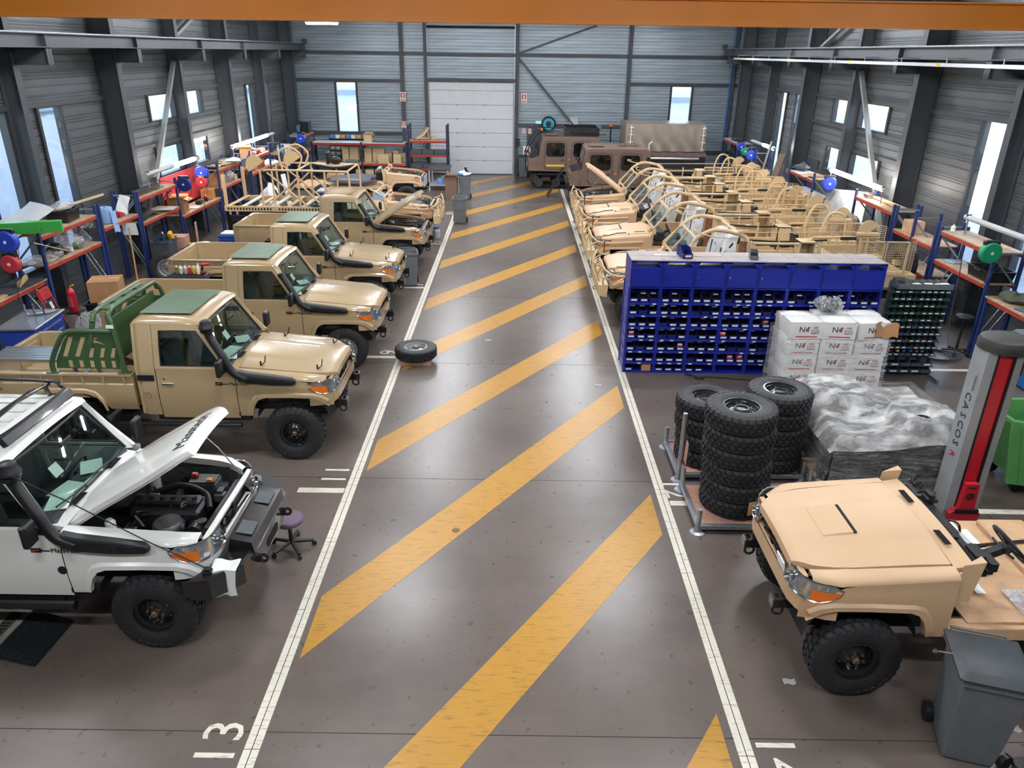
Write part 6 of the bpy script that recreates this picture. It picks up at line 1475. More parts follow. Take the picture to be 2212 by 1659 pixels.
stool((-2.62, 7.42, 0), .42, mat('purple_vinyl', '#6d5a6e', .5), 'low purple work stool beside the black bumper')
stool((9.0, 14.2, 0), .80, BLACK, 'tall black work stool near the coiled cable')
# tyre on a timber block in the aisle
tb = empty('timber_block', (-1.86, 13.36, 0), .02, 'pinkish timber block under the loose tyre on the aisle line', 'block')
MB().box((0, 0, .045), (.60, .40, .09), .005).done('block_body', PINKWOOD, tb)
for k in range(4): MB().box((-.22 + .15 * k, 0, .094), (.10, .38, .012), .003).done('block_slat', PINKWOOD, tb)
w = wheel('loose_wheel', 'road', SILVER, (-1.86, 13.42, .10 + .11), (pi / 2, 0, .4), hub=True); tag(w, 'silver rimmed road wheel lying on a timber block across the aisle line', 'wheel')
# vehicle ramp in the lower left corner
rp = empty('lift_ramp', (-4.98, 5.80, 0), -.06, 'low steel lift platform with a checker plate ramp, by the white wagon', 'ramp')
MB().bb(-1.6, .0, -.30, .34, .04, .13, .01).done('platform', mat('platform_paint', '#8d8a80', .6, var=.3, scale=6), rp)
MB().bb(-.18, -.06, -.26, .28, .131, .137).done('grip_strip', mat('grip_brown', '#4d4338', .8), rp)
for k in range(12): MB().bb(-.165, -.075, -.24 + .043 * k, -.225 + .043 * k, .137, .145).done('grip_bar', DARK, rp)
b = MB(); b.grid(2, 2, lambda u, v: (lerp(.02, .42, u), lerp(-.30, .34, v), lerp(.13, .015, u)), (0, 0, -.012)); pr = b.done('ramp_plate', mat('ramp_black', '#24292b', .45, .4), rp)
for i in range(7):
    for j in range(11): x_, y_ = .06 + .05 * i, -.27 + .056 * j; MB().bar((x_ - .012, y_ - .008 * (1 if (i + j) % 2 else -1), .13 - (x_ - .02) * .2875 + .004), (x_ + .012, y_ + .008 * (1 if (i + j) % 2 else -1), .13 - (x_ - .02 + .012) * .2875 + .004), .006, .004).done('tread_bar', STEEL, pr)
# small litter on the floor
for k, (px, py) in enumerate(((1705, 1473), (2190, 1575), (1292, 832), (1055, 735), (884, 505))):
    p = pix(px, py, z=0); o = MB(TR(p.x, p.y, .004)).grid(3, 3, lambda u, v: (lerp(-.06, .06, u) + .01 * sin(9 * v), lerp(-.035, .035, v) + .012 * sin(7 * u), .004 * sin(5 * u) * sin(4 * v)), (0, 0, .002)).done('paper_scrap', GREYL); tag(o, ('pale paper scrap beside the front wheel of the cabless vehicle', 'pale scrap near the red jack', 'small scrap on a yellow stripe near the blue cabinets', 'small scrap on the aisle floor near the loose wheel', 'small scrap at the far end of the aisle')[k], 'scrap')
# ================================================================ WORKBENCH RACKS ALONG THE WALLS
def rack(label, side, y0, y1, shelves, top, mids=(), braces=True, deck=WOOD, depth=.56, cat='rack', group='red and blue bench racks', beams=True, name='bench_rack'):
    """blue uprights, red beams and board decks; origin at the middle of the front edge"""
    xf = -9.45 if side < 0 else 9.18; out = -1 if side < 0 else 1
    e = empty(name, (xf, (y0 + y1) / 2, 0), 0, label, cat, group); h = (y1 - y0) / 2
    for y in (-h + .03, h - .03) + tuple(m_ - (y0 + y1) / 2 for m_ in mids):
        for x in (0, out * depth): MB().bb(x - .028, x + .028, y - .035, y + .035, 0, top, .006).done('upright', BLUEUP, e)
        MB().bb(min(0, out * depth), max(0, out * depth), y - .012, y + .012, top - .12, top - .09).done('frame_tie', GALV, e)
        if braces: MB().bar((0, y, top - .18), (out * depth, y, top - .75), .02, .035).done('frame_brace', GALV, e)
        if braces: MB().bar((0, y, .25), (out * depth, y, top - .85), .02, .03).done('frame_brace', GALV, e)
    for z in shelves:
        for x in (0, out * depth):
            b = MB(); b.bb(x - .02, x + .02, -h + .05, h - .05, z - .10, z - .02, .008); b.done('beam', REDBEAM, e)
        MB().bb(min(0, out * depth) - .02, max(0, out * depth) + .02, -h + .05, h - .05, z - .02, z).done('deck', deck, e)
    return e
rack('bench rack with two laden decks behind the green step beam', -1, 14.7, 16.95, (1.42, 2.03), 2.24)
rack('narrow bench rack carrying a blue paper roll', -1, 17.05, 18.86, (1.68,), 2.22)
rack('bench rack with a black spoiler on its upper deck', -1, 18.93, 21.28, (1.41, 2.02), 2.2)
rack('bench rack laden with sand parts beside the red tool board', -1, 24.38, 26.46, (1.39, 1.95), 2.16)
rack('short bench rack holding a blue tub, between laden racks', -1, 26.52, 27.42, (1.66,), 2.05)
rack('bench rack in front of the twin bright lamps', -1, 27.5, 29.85, (1.39, 1.91), 2.18)
rack('bench rack by the narrow blue windows', -1, 31.2, 34.4, (1.2, 1.59), 2.16)
rack('corner bench rack with a blue machine, by the back wall', -1, 34.5, 36.7, (1.25, 1.98), 2.05)
rack('tall board rack beside the leaning grey sheet', 1, 18.25, 20.52, (2.08,), 2.26)
rack('low deck rack next to the mesh cage of the sand vehicle', 1, 16.2, 18.15, (1.05, 1.72), 2.26, mids=(17.2,))
rack('two deck rack under the large bright window', 1, 14.05, 16.1, (1.50, 2.12), 2.2)
rack('rack with a pale top before the small lower windows', 1, 23.55, 25.75, (1.5, 2.03), 2.22, deck=mat('pale_deck', '#d3d6d8', .5))
rack('far rack with blue hose reels near the back corner', 1, 29.6, 31.6, (1.3,), 2.2)
rack('dark topped rack in the far corner', 1, 32.2, 34.6, (2.16,), 2.25, deck=GREYL)
def bench(label, side, y0, y1, z, depth=.56, dk=WOOD):
    xf = -9.42 if side < 0 else 9.15; out = -1 if side < 0 else 1; h = (y1 - y0) / 2
    e = empty('workbench', (xf, (y0 + y1) / 2, 0), 0, label, 'workbench', 'wooden topped workbenches')
    MB().bb(min(0, out * depth), max(0, out * depth), -h, h, z - .035, z, .004).done('bench_top', dk, e)
    for x in (out * .03, out * (depth - .03)): MB().bb(x - .02, x + .02, -h + .04, h - .04, z - .11, z - .036, .006).done('beam', REDBEAM, e)
    for y in (-h + .05, h - .05):
        for x in (out * .03, out * (depth - .03)): MB().bb(x - .027, x + .027, y - .035, y + .035, 0, z - .036).done('leg', BLUEUP, e)
        MB().bar((out * .03, y, .2), (out * (depth - .03), y, z - .2), .02, .03).done('leg_brace', GALV, e)
    return e
bench('workbench with a black mat, red drill and offcut, at the near end', -1, 12.72, 14.62, 1.2)
bench('workbench with a large open carton below the red tool board', -1, 21.34, 24.32, 1.12)
bench('workbench piled with paper and parts below the twin lamps', -1, 29.9, 31.1, 1.25)
bench('workbench with a worn wooden top, laptop and cup, beside the lift', 1, 11.3, 14.0, 1.30)
# bench lamps
TUBE = mat('fluorescent_tube', '#fff3e8', emit=BENCH_LAMP_STRENGTH)
def bench_lamp(side, y0, y1, z, label, lit=(0, 1), x=None):
    X = x if x is not None else (-9.55 if side < 0 else 9.35)
    e = empty('bench_lamp', (X, (y0 + y1) / 2, z), 0, label, 'lamp', 'long lamps above the benches'); h = (y1 - y0) / 2
    MB().cyl((0, -h, 0), (0, h, 0), .055, 14).done('tube_body', GREYL, e)
    if lit: MB().cyl((0, lerp(-h, h, lit[0]) + .03, 0), (0, lerp(-h, h, lit[1]) - .03, 0), .062, 16).done('lit_tube', TUBE, e)
    for y in (-h + .1, h - .1): MB().box((0, y, .02), (.10, .05, .10), .01).done('lamp_end', BLACK, e); MB().bar((0, y, 0), (0, y, -.36), .025, .025).done('lamp_bracket', GALV, e)
    return e
bench_lamp(-1, 19.8, 23.3, 2.47, 'long grey lamp above the red tool board, half lit', (.48, .92))
bench_lamp(-1, 26.2, 28.1, 2.45, 'bright lamp above the laden rack, nearer of the two', (0, 1))
bench_lamp(-1, 28.2, 30.9, 2.45, 'bright lamp by the blue windows, farther of the two', (0, .7))
bench_lamp(1, 19.3, 22.9, 2.43, 'long bright lamp before the low square window', (.02, .98))
bench_lamp(1, 28.2, 31.0, 2.42, 'lamp hung near the leaning brown board, half lit', (.0, .45))
bench_lamp(1, 13.3, 15.6, 2.50, 'long unlit lamp below the large bright window', None)
# hose reels on swivel brackets
def reel(side, y, z, m, label, X=None, r=.17):
    X = X if X is not None else (-9.30 if side < 0 else 9.02)
    e = empty('hose_reel', (X, y, z), 0, label, 'hose reel', 'hose reels above the benches')
    MB().lathe([(.001, -.07), (r * .86, -.07), (r, -.05), (r, .05), (r * .86, .07), (r * .3, .08), (.001, .08)], 24, axis='y').done('reel_case', m, e)
    MB().box((0, .02, r * .9), (r * 1.5, .10, r * .5), .02).done('reel_top', BLACK, e)
    MB().cyl((0, -.07, 0), (0, -.078, 0), .03, 12).done('hub_label', PAPER, e)
    MB().bar((0, .05, 0), (-side * -.12, .10, .12), .04, .03).done('bracket', BLUEUP, e)
    MB().tube(bezier([(r * .8, 0, -.05), (r * .9, -.05, -.25), (r * .2, -.06, -.5), (-r * .2, -.02, -.75)], 6), .007, 6).done('hose', BLACK, e)
    return e
RB_ = mat('reel_blue', '#2a45b8', .4); RR_ = mat('reel_red', '#c23640', .4); RG_ = mat('reel_green', '#1e9a6a', .4); RN_ = mat('reel_navy', '#1d2f7d', .4)
reel(-1, 13.55, 2.20, RB_, 'blue hose reel beside the green step beam', r=.20)
reel(-1, 13.5, 1.80, RR_, 'round red hose reel above the near workbench')
reel(-1, 21.45, 1.98, RN_, 'navy hose reel before the red tool board, nearer one', r=.2)
reel(-1, 22.8, 2.10, RB_, 'blue hose reel high over the red tool board', r=.2)
reel(-1, 22.7, 1.85, RR_, 'red hose reel over the bench by the red tool board', r=.16)
reel(-1, 33.9, 1.95, RB_, 'blue hose reel near the back left corner', r=.2)
reel(1, 22.0, 2.16, RB_, 'blue hose reel below the long bright lamp', r=.2)
reel(1, 14.0, 2.14, RG_, 'green faced hose reel on the rack by the large window', r=.2)
reel(1, 31.2, 2.15, RB_, 'blue hose reel in the far corner, farther one', r=.18)
reel(1, 29.8, 2.0, RB_, 'blue hose reel beside the leaning brown boards', r=.18)
reel(1, 30.6, 2.05, RG_, 'small green hose reel between the far blue reels', r=.15)
# red tool board
tb = empty('tool_board', (-9.98, 22.9, 1.2), 0, 'red perforated tool board behind the workbench', 'tool board')
MB().bb(-.02, .02, -1.45, 1.3, 0, .92).done('board', mat('board_red', '#b8323c', .45, var=.15, scale=3), tb)
for k in range(9): MB().bb(.02, .05, -1.2 + .28 * k, -1.16 + .28 * k, .35 + .12 * (k % 3), .55 + .12 * (k % 3)).done('hung_tool', (BLACK, STEEL, GREYD)[k % 3], tb)
# ---------------------------------------------------------------- clutter
def card_box(loc, d, rz, label, open_=False, m=CARD, name='cardboard_box', cat='box', tilt=None):
    e = empty(name, loc, rz, label, cat); w, dp, h = d
    if tilt: e.rotation_euler = (tilt[0], tilt[1], rz)
    if open_:
        b = MB(); t = .008
        b.bb(-w / 2, w / 2, -dp / 2, dp / 2, 0, t)
        for s_ in (-1, 1): b.bb(s_ * w / 2 - t / 2, s_ * w / 2 + t / 2, -dp / 2, dp / 2, 0, h); b.bb(-w / 2, w / 2, s_ * dp / 2 - t / 2, s_ * dp / 2 + t / 2, 0, h)
        b.done('box_body', m, e)
        for s_ in (-1, 1): MB().bar((s_ * w / 2, 0, h), (s_ * (w / 2 + dp * .32), 0, h - .05), dp, .006).done('flap', m, e); MB().bar((0, s_ * dp / 2, h), (0, s_ * (dp / 2 + dp * .3), h + .06), w, .006).done('flap', m, e)
    else:
        MB().box((0, 0, h / 2), (w, dp, h), .006).done('box_body', m, e); MB().box((0, 0, h + .001), (w * .98, .05, .003)).done('tape', CARDL, e)
    return e
def bag(loc, s, label, m=None, name='plastic_bag', cat='bag', seed=0, rz=0):
    rn_ = random.Random(seed); a, b_, c_ = [rn_.uniform(0, 6) for _ in range(3)]
    o = MB(TR(*loc) @ RZ(rz)).grid(16, 10, lambda u, v: (s[0] * sin(pi * v) * cos(2 * pi * u) * (1 + .22 * sin(7 * u * 6.28 / 2 + a) * sin(5 * v + b_)), s[1] * sin(pi * v) * sin(2 * pi * u) * (1 + .2 * sin(5 * u * 6.28 + b_)), s[2] * (.5 + .5 * cos(pi * v)) * (1 + .25 * sin(9 * u + c_ + 6 * v)))).done(name, m or CLEARBAG)
    return tag(o, label, cat)
def sheet(loc, d, rz, label, m, name='sheet', cat='sheet', amp=.01, tilt=(0, 0)):
    o = MB().grid(8, 8, lambda u, v: (lerp(-d[0] / 2, d[0] / 2, u), lerp(-d[1] / 2, d[1] / 2, v), amp * sin(5 * u + 2 * v) * sin(6 * v)), (0, 0, .006)).done(name, m)
    o.location = loc; o.rotation_euler = (tilt[0], tilt[1], rz); return tag(o, label, cat)
def lumber(p0, p1, w, h, label, m=PLY, name='timber_offcut', cat='timber'):
    c = (Vector(p0) + Vector(p1)) / 2; o = MB(TR(*(-c))).bar(p0, p1, w, h, .004).done(name, m); o.location = c; return tag(o, label, cat)
def tub(loc, d, rz, label, m, name='plastic_tub', cat='tub'):
    e = empty(name, loc, rz, label, cat); w, dp, h = d
    MB().loft([[(sx * w / 2 * k_, sy * dp / 2 * k_, z) for sx, sy in ((-1, -1), (1, -1), (1, 1), (-1, 1))] for z, k_ in ((0, .88), (h * .92, .97), (h * .92, 1.04), (h, 1.04), (h, .93), (.02, .84))]).done('tub_body', m, e)
    for s_ in (-1, 1): MB().box((s_ * w * .51, 0, h * .8), (.02, dp * .3, .03), .005).done('grip', m, e)
    return e
def can(loc, r, h, m, label, name='bottle', cat='bottle', capm=PAPER):
    e = empty(name, loc, 0, label, cat)
    MB().lathe([(.001, 0), (r, 0), (r, h * .72), (r * .5, h * .85), (r * .4, h * .86)], 12).done('bottle_body', m, e); MB().cyl((0, 0, h * .85), (0, 0, h), r * .42, 10).done('cap', capm, e); return e
XL_ = -9.72
# near bench and first rack
gs = empty('green_beam', (-9.35, 14.0, 2.245), 0, 'bright green folded steel beam lying across the rack', 'beam'); gs.rotation_euler = (0, .0, -1.25)
MB().bb(-.06, .06, -.75, .75, 0, .20).done('beam_web', mat('bright_green', '#3fa845', .4), gs); MB().bb(-.10, .06, -.75, .75, .20, .21).done('beam_lip', mat('bright_green', '#3fa845', .4), gs); MB().bar((.07, .4, .08), (.16, .4, .10), .02, .02).done('hook', STEEL, gs)
bench_mat = sheet((-9.70, 14.0, 1.212), (.6, 1.1), 0, 'black mat on the near workbench', mat('black_mat', '#2b2d30', .8), 'bench_mat', 'mat', .004)
drl = empty('cordless_drill', (-9.62, 13.1, 1.205), .6, 'red cordless drill on the near workbench', 'drill')
MB().cyl((-.10, 0, .17), (.10, 0, .17), .035, 12).done('drill_body', RED, drl); MB().bar((-.05, 0, .15), (-.08, 0, .04), .035, .045, .008).done('grip', BLACK, drl); MB().box((-.07, 0, .03), (.11, .07, .05), .008).done('battery', RED, drl); MB().cyl((.10, 0, .17), (.16, 0, .17), .02, 10, .012).done('chuck', BLACKM, drl)
lumber((-9.55, 13.9, 1.26), (-9.75, 14.5, 1.26), .05, .10, 'wooden offcut standing on the near workbench edge')
lumber((-9.5, 12.6, 1.222), (-9.5, 13.4, 1.222), .10, .035, 'plywood strip lying along the near workbench')
card_box((-9.72, 14.95, 2.04), (.42, .36, .20), .5, 'open cardboard box tipped on the first rack top', True)
bag((-9.75, 15.25, 2.04), (.34, .30, .22), 'clear bag of orange lamp lenses on the first rack top', seed=3, name='lens_bag')
for k in range(3): tag(MB(TR(-9.65 + .06 * k, 15.2 + .16 * k, 2.06)).sphere((0, 0, .06), .08, 10, 8, (1.3, 1, .6)).done('lamp_lens', ORANGE), 'orange lamp lens in the clear bag, %s along the rack' % ORD[k], 'lens', 'orange lenses in the bag')
tub((-9.75, 16.2, 2.04), (.46, .62, .24), .1, 'black tub with crumpled plastic on the first rack top', BLACK)
bag((-9.78, 16.15, 2.26), (.26, .32, .16), 'crumpled grey plastic bag on the black tub', seed=5)
sheet((-9.85, 14.9, 2.30), (.5, 1.5), .0, 'bent grey trim sheet leaning over the first rack', GREYL, 'trim_sheet', 'trim', .05, (.25, .3))
lumber((-9.6, 13.4, 2.30), (-9.5, 15.1, 2.12), .05, .02, 'pale wooden lath lying below the green beam', SANDY, 'wooden_lath')
lumber((-9.70, 15.9, 2.34), (-9.72, 17.9, 2.30), .04, .05, 'bent sand coloured strip over the first rack', SANDY, 'bent_strip', 'strip')
lumber((-9.45, 14.5, 1.95), (-9.3, 15.3, 1.60), .04, .02, 'pale lath slanting down from the upper deck', SANDY, 'wooden_lath')
bag((-9.72, 16.3, 1.43), (.32, .40, .36), 'tall clear bag with a grille inside, on the first rack', seed=8)
bag((-9.72, 15.0, 1.43), (.30, .36, .12), 'bluish bagged sheet parts on the first rack lower deck', seed=9)
bag((-9.66, 15.35, 1.43), (.20, .24, .14), 'small clear bag of fittings on the first rack', seed=10)
tag(MB(TR(-9.72, 15.55, 1.43)).sphere((0, 0, .14), .17, 12, 8, (1, 1.2, .8)).done('black_casting', BLACK), 'black casting on the lower deck of the first rack', 'part')
lumber((-9.62, 14.95, 1.50), (-9.75, 15.5, 1.50), .08, .09, 'brown timber block among bagged parts', CARD, 'timber_block')
tag(MB(TR(-9.62, 16.2, 1.43)).prism([(-.08, 0), (.1, 0), (.02, .20)], -.08, .08, 'y').done('green_bracket', GREENP), 'green folded bracket on the first rack lower deck', 'bracket')
for k in range(3): tag(MB(TR(-9.6, 15.5 + .2 * k, 1.43)).box((0, 0, .05), (.12, .1, .1), .01).done('small_fitting', (STEEL, BLACK, GREYL)[k]), '%s fitting in the row on the first rack' % ('steel', 'black', 'pale grey')[k], 'fitting')
# blue paper roll, rag, red cartons
pr = empty('paper_roll', (-9.62, 17.65, 1.69), 0, 'large blue paper roll standing on the narrow rack', 'paper roll')
MB().lathe([(.04, .36), (.15, .36), (.155, .35), (.155, .01), (.15, 0), (.04, 0)], 28).done('roll', mat('blue_paper', '#8fb4e0', .8), pr)
MB().grid(6, 8, lambda u, v: (.16 + .04 * v, .02 + lerp(-.12, .12, u), .28 - .5 * v + .02 * sin(6 * u)), (.004, 0, 0)).done('loose_sheet', mat('blue_paper', '#8fb4e0', .8), pr)
wg = empty('wire_grille', (-9.6, 17.2, 1.69), .2, 'silver wire grille leaning by the blue paper roll', 'grille')
for k in range(9): MB().bar((-.02, -.16 + .04 * k, .0), (-.10, -.16 + .04 * k, .34), .012, .012).done('grille_bar', STEEL, wg)
MB().bb(-.12, .0, -.19, .19, .0, .02).done('grille_foot', STEEL, wg)
sheet((-9.40, 18.1, 2.05), (.24, .40), .2, 'white rag hung on the blue upright of the narrow rack', PAPER, 'white_rag', 'rag', .03, (1.2, .3))
for k in range(2): card_box((-9.68, 18.35 + .24 * k, 1.69), (.16, .2, .12), .1 * k, '%s carton on the narrow rack' % ('bright red', 'red and white')[k], m=(mat('carton_red', '#c42a35', .5), WHITEBOX)[k], name='small_carton', cat='carton')
sheet((-9.40, 18.2, 1.42), (.30, .36), pi / 2, 'white drawing sheet with black marks hung under the narrow rack', PAPER, 'drawing_sheet', 'paper', .004, (0, 1.45))
# spoiler rack
sp = empty('black_spoiler', (-9.72, 19.7, 2.03), 0, 'long black spoiler panel on the upper deck', 'spoiler')
MB().loft([[(-.18, y, 0), (.18, y, 0), (.20, y, .10), (.12, y, .16), (-.12, y, .14)] for y in (-.75, -.7, .7, .75)]).done('spoiler_body', BLACKM, sp)
wg = empty('wire_grille', (-9.7, 20.75, 2.03), 0, 'small wire tray standing at the end of the upper deck', 'tray')
for k in range(8): MB().bar((-.1, -.2 + .05 * k, 0), (-.1, -.2 + .05 * k, .24), .01, .01).done('grille_bar', STEEL, wg)
MB().bb(-.14, .1, -.22, .22, 0, .02).done('tray_floor', GREYL, wg)
lumber((-9.55, 20.2, 2.05), (-9.60, 20.75, 2.05), .06, .05, 'dark green steel part on the upper deck', GREENP, 'green_part', 'part')
o = MB(TR(-9.7, 19.7, 1.42)).grid(12, 10, lambda u, v: (lerp(-.22, .24, v), lerp(-.6, .5, u), .32 * sin(pi * u) * (1 - .7 * v) + .02), (0, 0, -.015)).done('dark_curved_sheet', mat('dark_green_panel', '#20261f', .5)); tag(o, 'dark curved panel on the lower deck under the spoiler', 'panel')
sheet((-9.5, 20.55, 1.47), (.42, .50), .2, 'grey sheet metal plate on the rack edge', GREYL, 'metal_plate', 'plate', .02)
# workbench with carton
card_box((-9.70, 21.75, 1.125), (.46, .44, .42), .12, 'large open cardboard box on the workbench below the red board', True)
can((-9.60, 23.55, 1.125), .06, .20, RED, 'red plastic bottle on the workbench by the red board')
for k in range(4): tag(MB(TR(-9.62 - .04 * (k % 2), 23.0 + .28 * k, 1.125)).box((0, 0, .06), (.16, .14, .12), .02).done('hand_tool', (BLACK, STEEL, BLACKM, WOOD)[k]), '%s on the far end of the carton bench' % ('black power tool', 'steel clamp', 'black tool case', 'wooden block')[k], 'tool')
sheet((-9.62, 22.55, 1.13), (.35, .5), .3, 'grey sheet of paper on the workbench beside the carton', GREYL, 'paper_sheet', 'paper', .01)
card_box((-9.7, 24.0, 1.7 - .575), (.34, .36, .30), .1, 'orange brown printed carton at the end of the carton bench', m=mat('carton_orange', '#b97a3c', .7))
# laden sand parts rack
rq = random.Random(17)
for k in range(7):
    y = 24.6 + .27 * k; m_ = (BLACK, SANDY, BLACK, SANDY, GREYL, SANDY, GREYD)[k]
    tag(MB(TR(-9.72 + rq.uniform(-.1, .1), y, 1.955)).box((0, 0, .05), (rq.uniform(.2, .4), rq.uniform(.14, .25), rq.uniform(.08, .14)), .02, RZ(rq.uniform(-.5, .5))).done('machined_part', m_), '%s part, %s along the upper deck of the sand parts rack' % (('black', 'sand')[m_ is SANDY] if m_ in (BLACK, SANDY) else 'grey', ORD[k]), 'part', 'parts on the sand parts rack')
lumber((-9.6, 24.4, 2.06), (-9.4, 26.3, 1.98), .05, .04, 'long sand coloured bar lying over the rack', SANDY, 'sand_bar', 'bar')
sheet((-9.5, 26.0, 2.06), (.5, .7), .4, 'white plastic sheet draped on the sand parts rack', PAPER, 'plastic_sheet', 'sheet', .06)
card_box((-9.72, 24.85, 1.40), (.40, .55, .42), .05, 'tall brown carton on the lower deck of the sand parts rack')
bag((-9.68, 25.6, 1.40), (.3, .4, .34), 'bluish clear bag on the lower deck of the sand parts rack', seed=21)
for k in range(3): tag(MB(TR(-9.6, 26.0 + .14 * k, 1.40)).box((0, 0, .08), (.12, .1, .16), .01).done('parts_tin', (RED, WOOD, SANDY)[k]), '%s at the end of the sand parts rack' % ('red tin', 'wooden wedge', 'sand block')[k], 'part')
tub((-9.7, 26.95, 1.67), (.44, .6, .30), 0, 'translucent blue grey tub on the short rack', GREYP)
card_box((-9.72, 28.0, 1.92), (.40, .42, .30), .3, 'open brown carton on the rack before the bright lamp', True)
for k in range(5): tag(MB(TR(-9.66, 28.45 + .26 * k, 1.92)).box((0, 0, .07), (.3, .2, .10 + .03 * (k % 3)), .015, RZ(.2 * k)).done('parts_tray', (GREYL, BLACK, RED, PAPER, WOOD)[k]), '%s on the rack below the twin lamps' % ('grey parts tray', 'black parts tray', 'red parts tray', 'white paper pile', 'wooden tray')[k], 'tray')
for k in range(4): card_box((-9.7, 27.8 + .5 * k, 1.40), (.36, .40, .30), .1 * k, '%s carton along the lower deck before the twin lamps' % ('first brown', 'second brown', 'third reddish', 'fourth reddish')[k], k % 2 == 0, m=(CARD, CARD, mat('carton_red_brown', '#a9573c', .7), mat('carton_red_brown', '#a9573c', .7))[k])
bag((-9.65, 30.5, 1.26), (.32, .5, .22), 'white crumpled plastic heap on the bench below the far lamp', PAPER, seed=31)
ch = empty('coiled_cable', (-9.38, 31.25, 1.9), 0, 'coil of blue cable hung on a rack upright', 'cable')
for k in range(3): MB().tube([(.02 * k, .17 * cos(t), -.12 + .2 * sin(t)) for t in [2 * pi * q / 20 for q in range(20)]], .014, 6, closed=True).done('cable_turn', mat('cable_blue', '#2f6aa5', .5), ch)
card_box((-9.7, 32.6, 1.60), (.4, .6, .24), 0, 'white printed carton on the rack by the blue windows', m=WHITEBOX)
card_box((-9.7, 33.3, 1.21), (.4, .6, .24), 0, 'brown carton on the lower deck by the blue windows')
ms = empty('mitre_saw', (-9.72, 35.1, 1.99), 0, 'blue and silver mitre saw on the corner rack', 'saw')
MB().box((0, 0, .05), (.42, .5, .10), .02).done('saw_table', ALU, ms); MB().cyl((-.04, 0, .26), (.04, 0, .26), .15, 20).done('blade_guard', mat('saw_blue', '#356f9c', .4), ms); MB().bar((0, .1, .28), (0, .3, .42), .06, .07, .01).done('motor', mat('saw_blue', '#356f9c', .4), ms); MB().tube([(0, .2, .42), (0, .1, .5), (0, -.05, .48)], .02, 8).done('saw_handle', BLACK, ms)
card_box((-9.72, 36.2, 1.99), (.5, .5, .46), 0, 'black crate on the corner rack by the back wall', m=BLACK, name='black_crate', cat='crate')
# floor level left of the pick-ups
fx = empty('fire_extinguisher', (-9.02, 14.62, .50), 0, 'red fire extinguisher on a trolley shelf with a yellow handle', 'extinguisher')
MB().lathe([(.001, 0), (.075, 0), (.085, .02), (.085, .40), (.07, .46), (.03, .50), (.02, .52), (.001, .52)], 20).done('cylinder', mat('extinguisher_red', '#b01424', .3, coat=.3), fx)
MB().bar((0, 0, .53), (.10, 0, .57), .03, .03, .005).done('lever', mat('lever_yellow', '#d9a92a', .5), fx); MB().cyl((0, 0, .5), (0, 0, .55), .022, 10).done('valve', BLACK, fx)
MB().grid(8, 2, lambda u, v: (.0865 * cos(lerp(-2.2, -.9, u)), .0865 * sin(lerp(-2.2, -.9, u)), lerp(.12, .34, v)), (0, 0, 0)).done('instruction_label', mat('ext_label', '#d86a70', .5), fx)
fs = empty('extinguisher_stand', (-9.02, 14.66, 0), 0, 'steel stand carrying the red fire extinguisher', 'stand')
MB().bb(-.12, .12, -.14, .12, .47, .495).done('stand_shelf', BLACK, fs); MB().bb(-.02, .02, .06, .10, .02, .47).done('stand_post', BLACK, fs); MB().bb(-.16, .16, -.16, .16, 0, .02).done('stand_base', BLACK, fs)
cr = empty('mechanic_creeper', (-8.95, 14.15, .0), 0, 'black and red mechanic creeper standing upright by the bench', 'creeper'); cr.rotation_euler = (0, -.28, .1)
for y in (-.20, .20): MB().tube([(0, y, .05), (0, y, 1.15)], .022, 8).done('side_tube', RED, cr)
MB().bb(-.03, .03, -.18, .18, .10, .92, .02).done('pad', BLACK, cr); MB().bb(-.04, .05, -.19, .19, .95, 1.18, .02).done('head_rest', RED, cr)
for z in (.35, .65): MB().tube([(.04, -.20, z), (.06, 0, z), (.04, .20, z)], .010, 6).done('strap', BLACK, cr)
MB().box((.035, 0, .82), (.004, .09, .14)).done('number_label', PAPER, cr); MB().text('1', .11, TR(.0385, 0, .82) @ RZ(pi / 2) @ RX(pi / 2), .001).done('label_digit', LOGOB, cr)
for y in (-.18, .18):
    for z in (.12, 1.05): MB().cyl((-.06, y - .015, z), (-.06, y + .015, z), .035, 12).done('castor', BLACK, cr)
card_box((-8.9, 15.75, .42), (.62, .55, .46), .25, 'plain brown carton beyond the red fire extinguisher')
tub((-8.9, 15.75, 0), (.8, .7, .42), .2, 'dark floor tub full of scrap under the brown carton', BLACK)
bag((-8.55, 14.75, .0), (.55, .45, .45), 'heap of clear plastic film on the floor by the extinguisher', seed=41)
tag(MB(TR(-8.35, 15.2, 0)).prism([(-.3, 0), (.3, 0), (.28, .14), (.05, .2), (-.2, .38), (-.3, .36)], -.15, .15, 'y').done('green_bracket', GREENP), 'green folded steel bracket on the floor behind the pick-up', 'bracket')
sw = empty('spare_wheel_stand', (-8.55, 18.2, 0), 0, 'wheel leaning', 'x')
bpy.data.objects.remove(sw)
w = wheel('spare_wheel', 'road', SILVER, (-8.72, 18.35, .42), (0, .4, pi + .35)); w.rotation_euler = (.18, .4, pi + .25); tag(w, 'silver spare wheel standing beside the rack behind the pick-up bed', 'wheel')
bt = wheelie((-9.0, 19.0, 0), 0, 'dark wheelie bin with a blue rim holding tools, by the racks', m=GREYD, lid=None, h=1.05)
MB().lathe([(.26, 0), (.30, 0), (.30, .04), (.26, .04)], 4, (0, 0, .96), closed=True).done('blue_rim', BLUEUP, bt)
can((-8.95, 18.9, .90), .05, .30, BLACK, 'black bottle with a white cap in the blue rimmed bin')
tag(MB(TR(-8.85, 19.12, 1.0)).box((0, 0, .06), (.09, .14, .22), .01, RX(.5)).done('yellow_case', mat('tool_yellow', '#e0ad1f', .5)), 'yellow and black tool case in the blue rimmed bin', 'case')
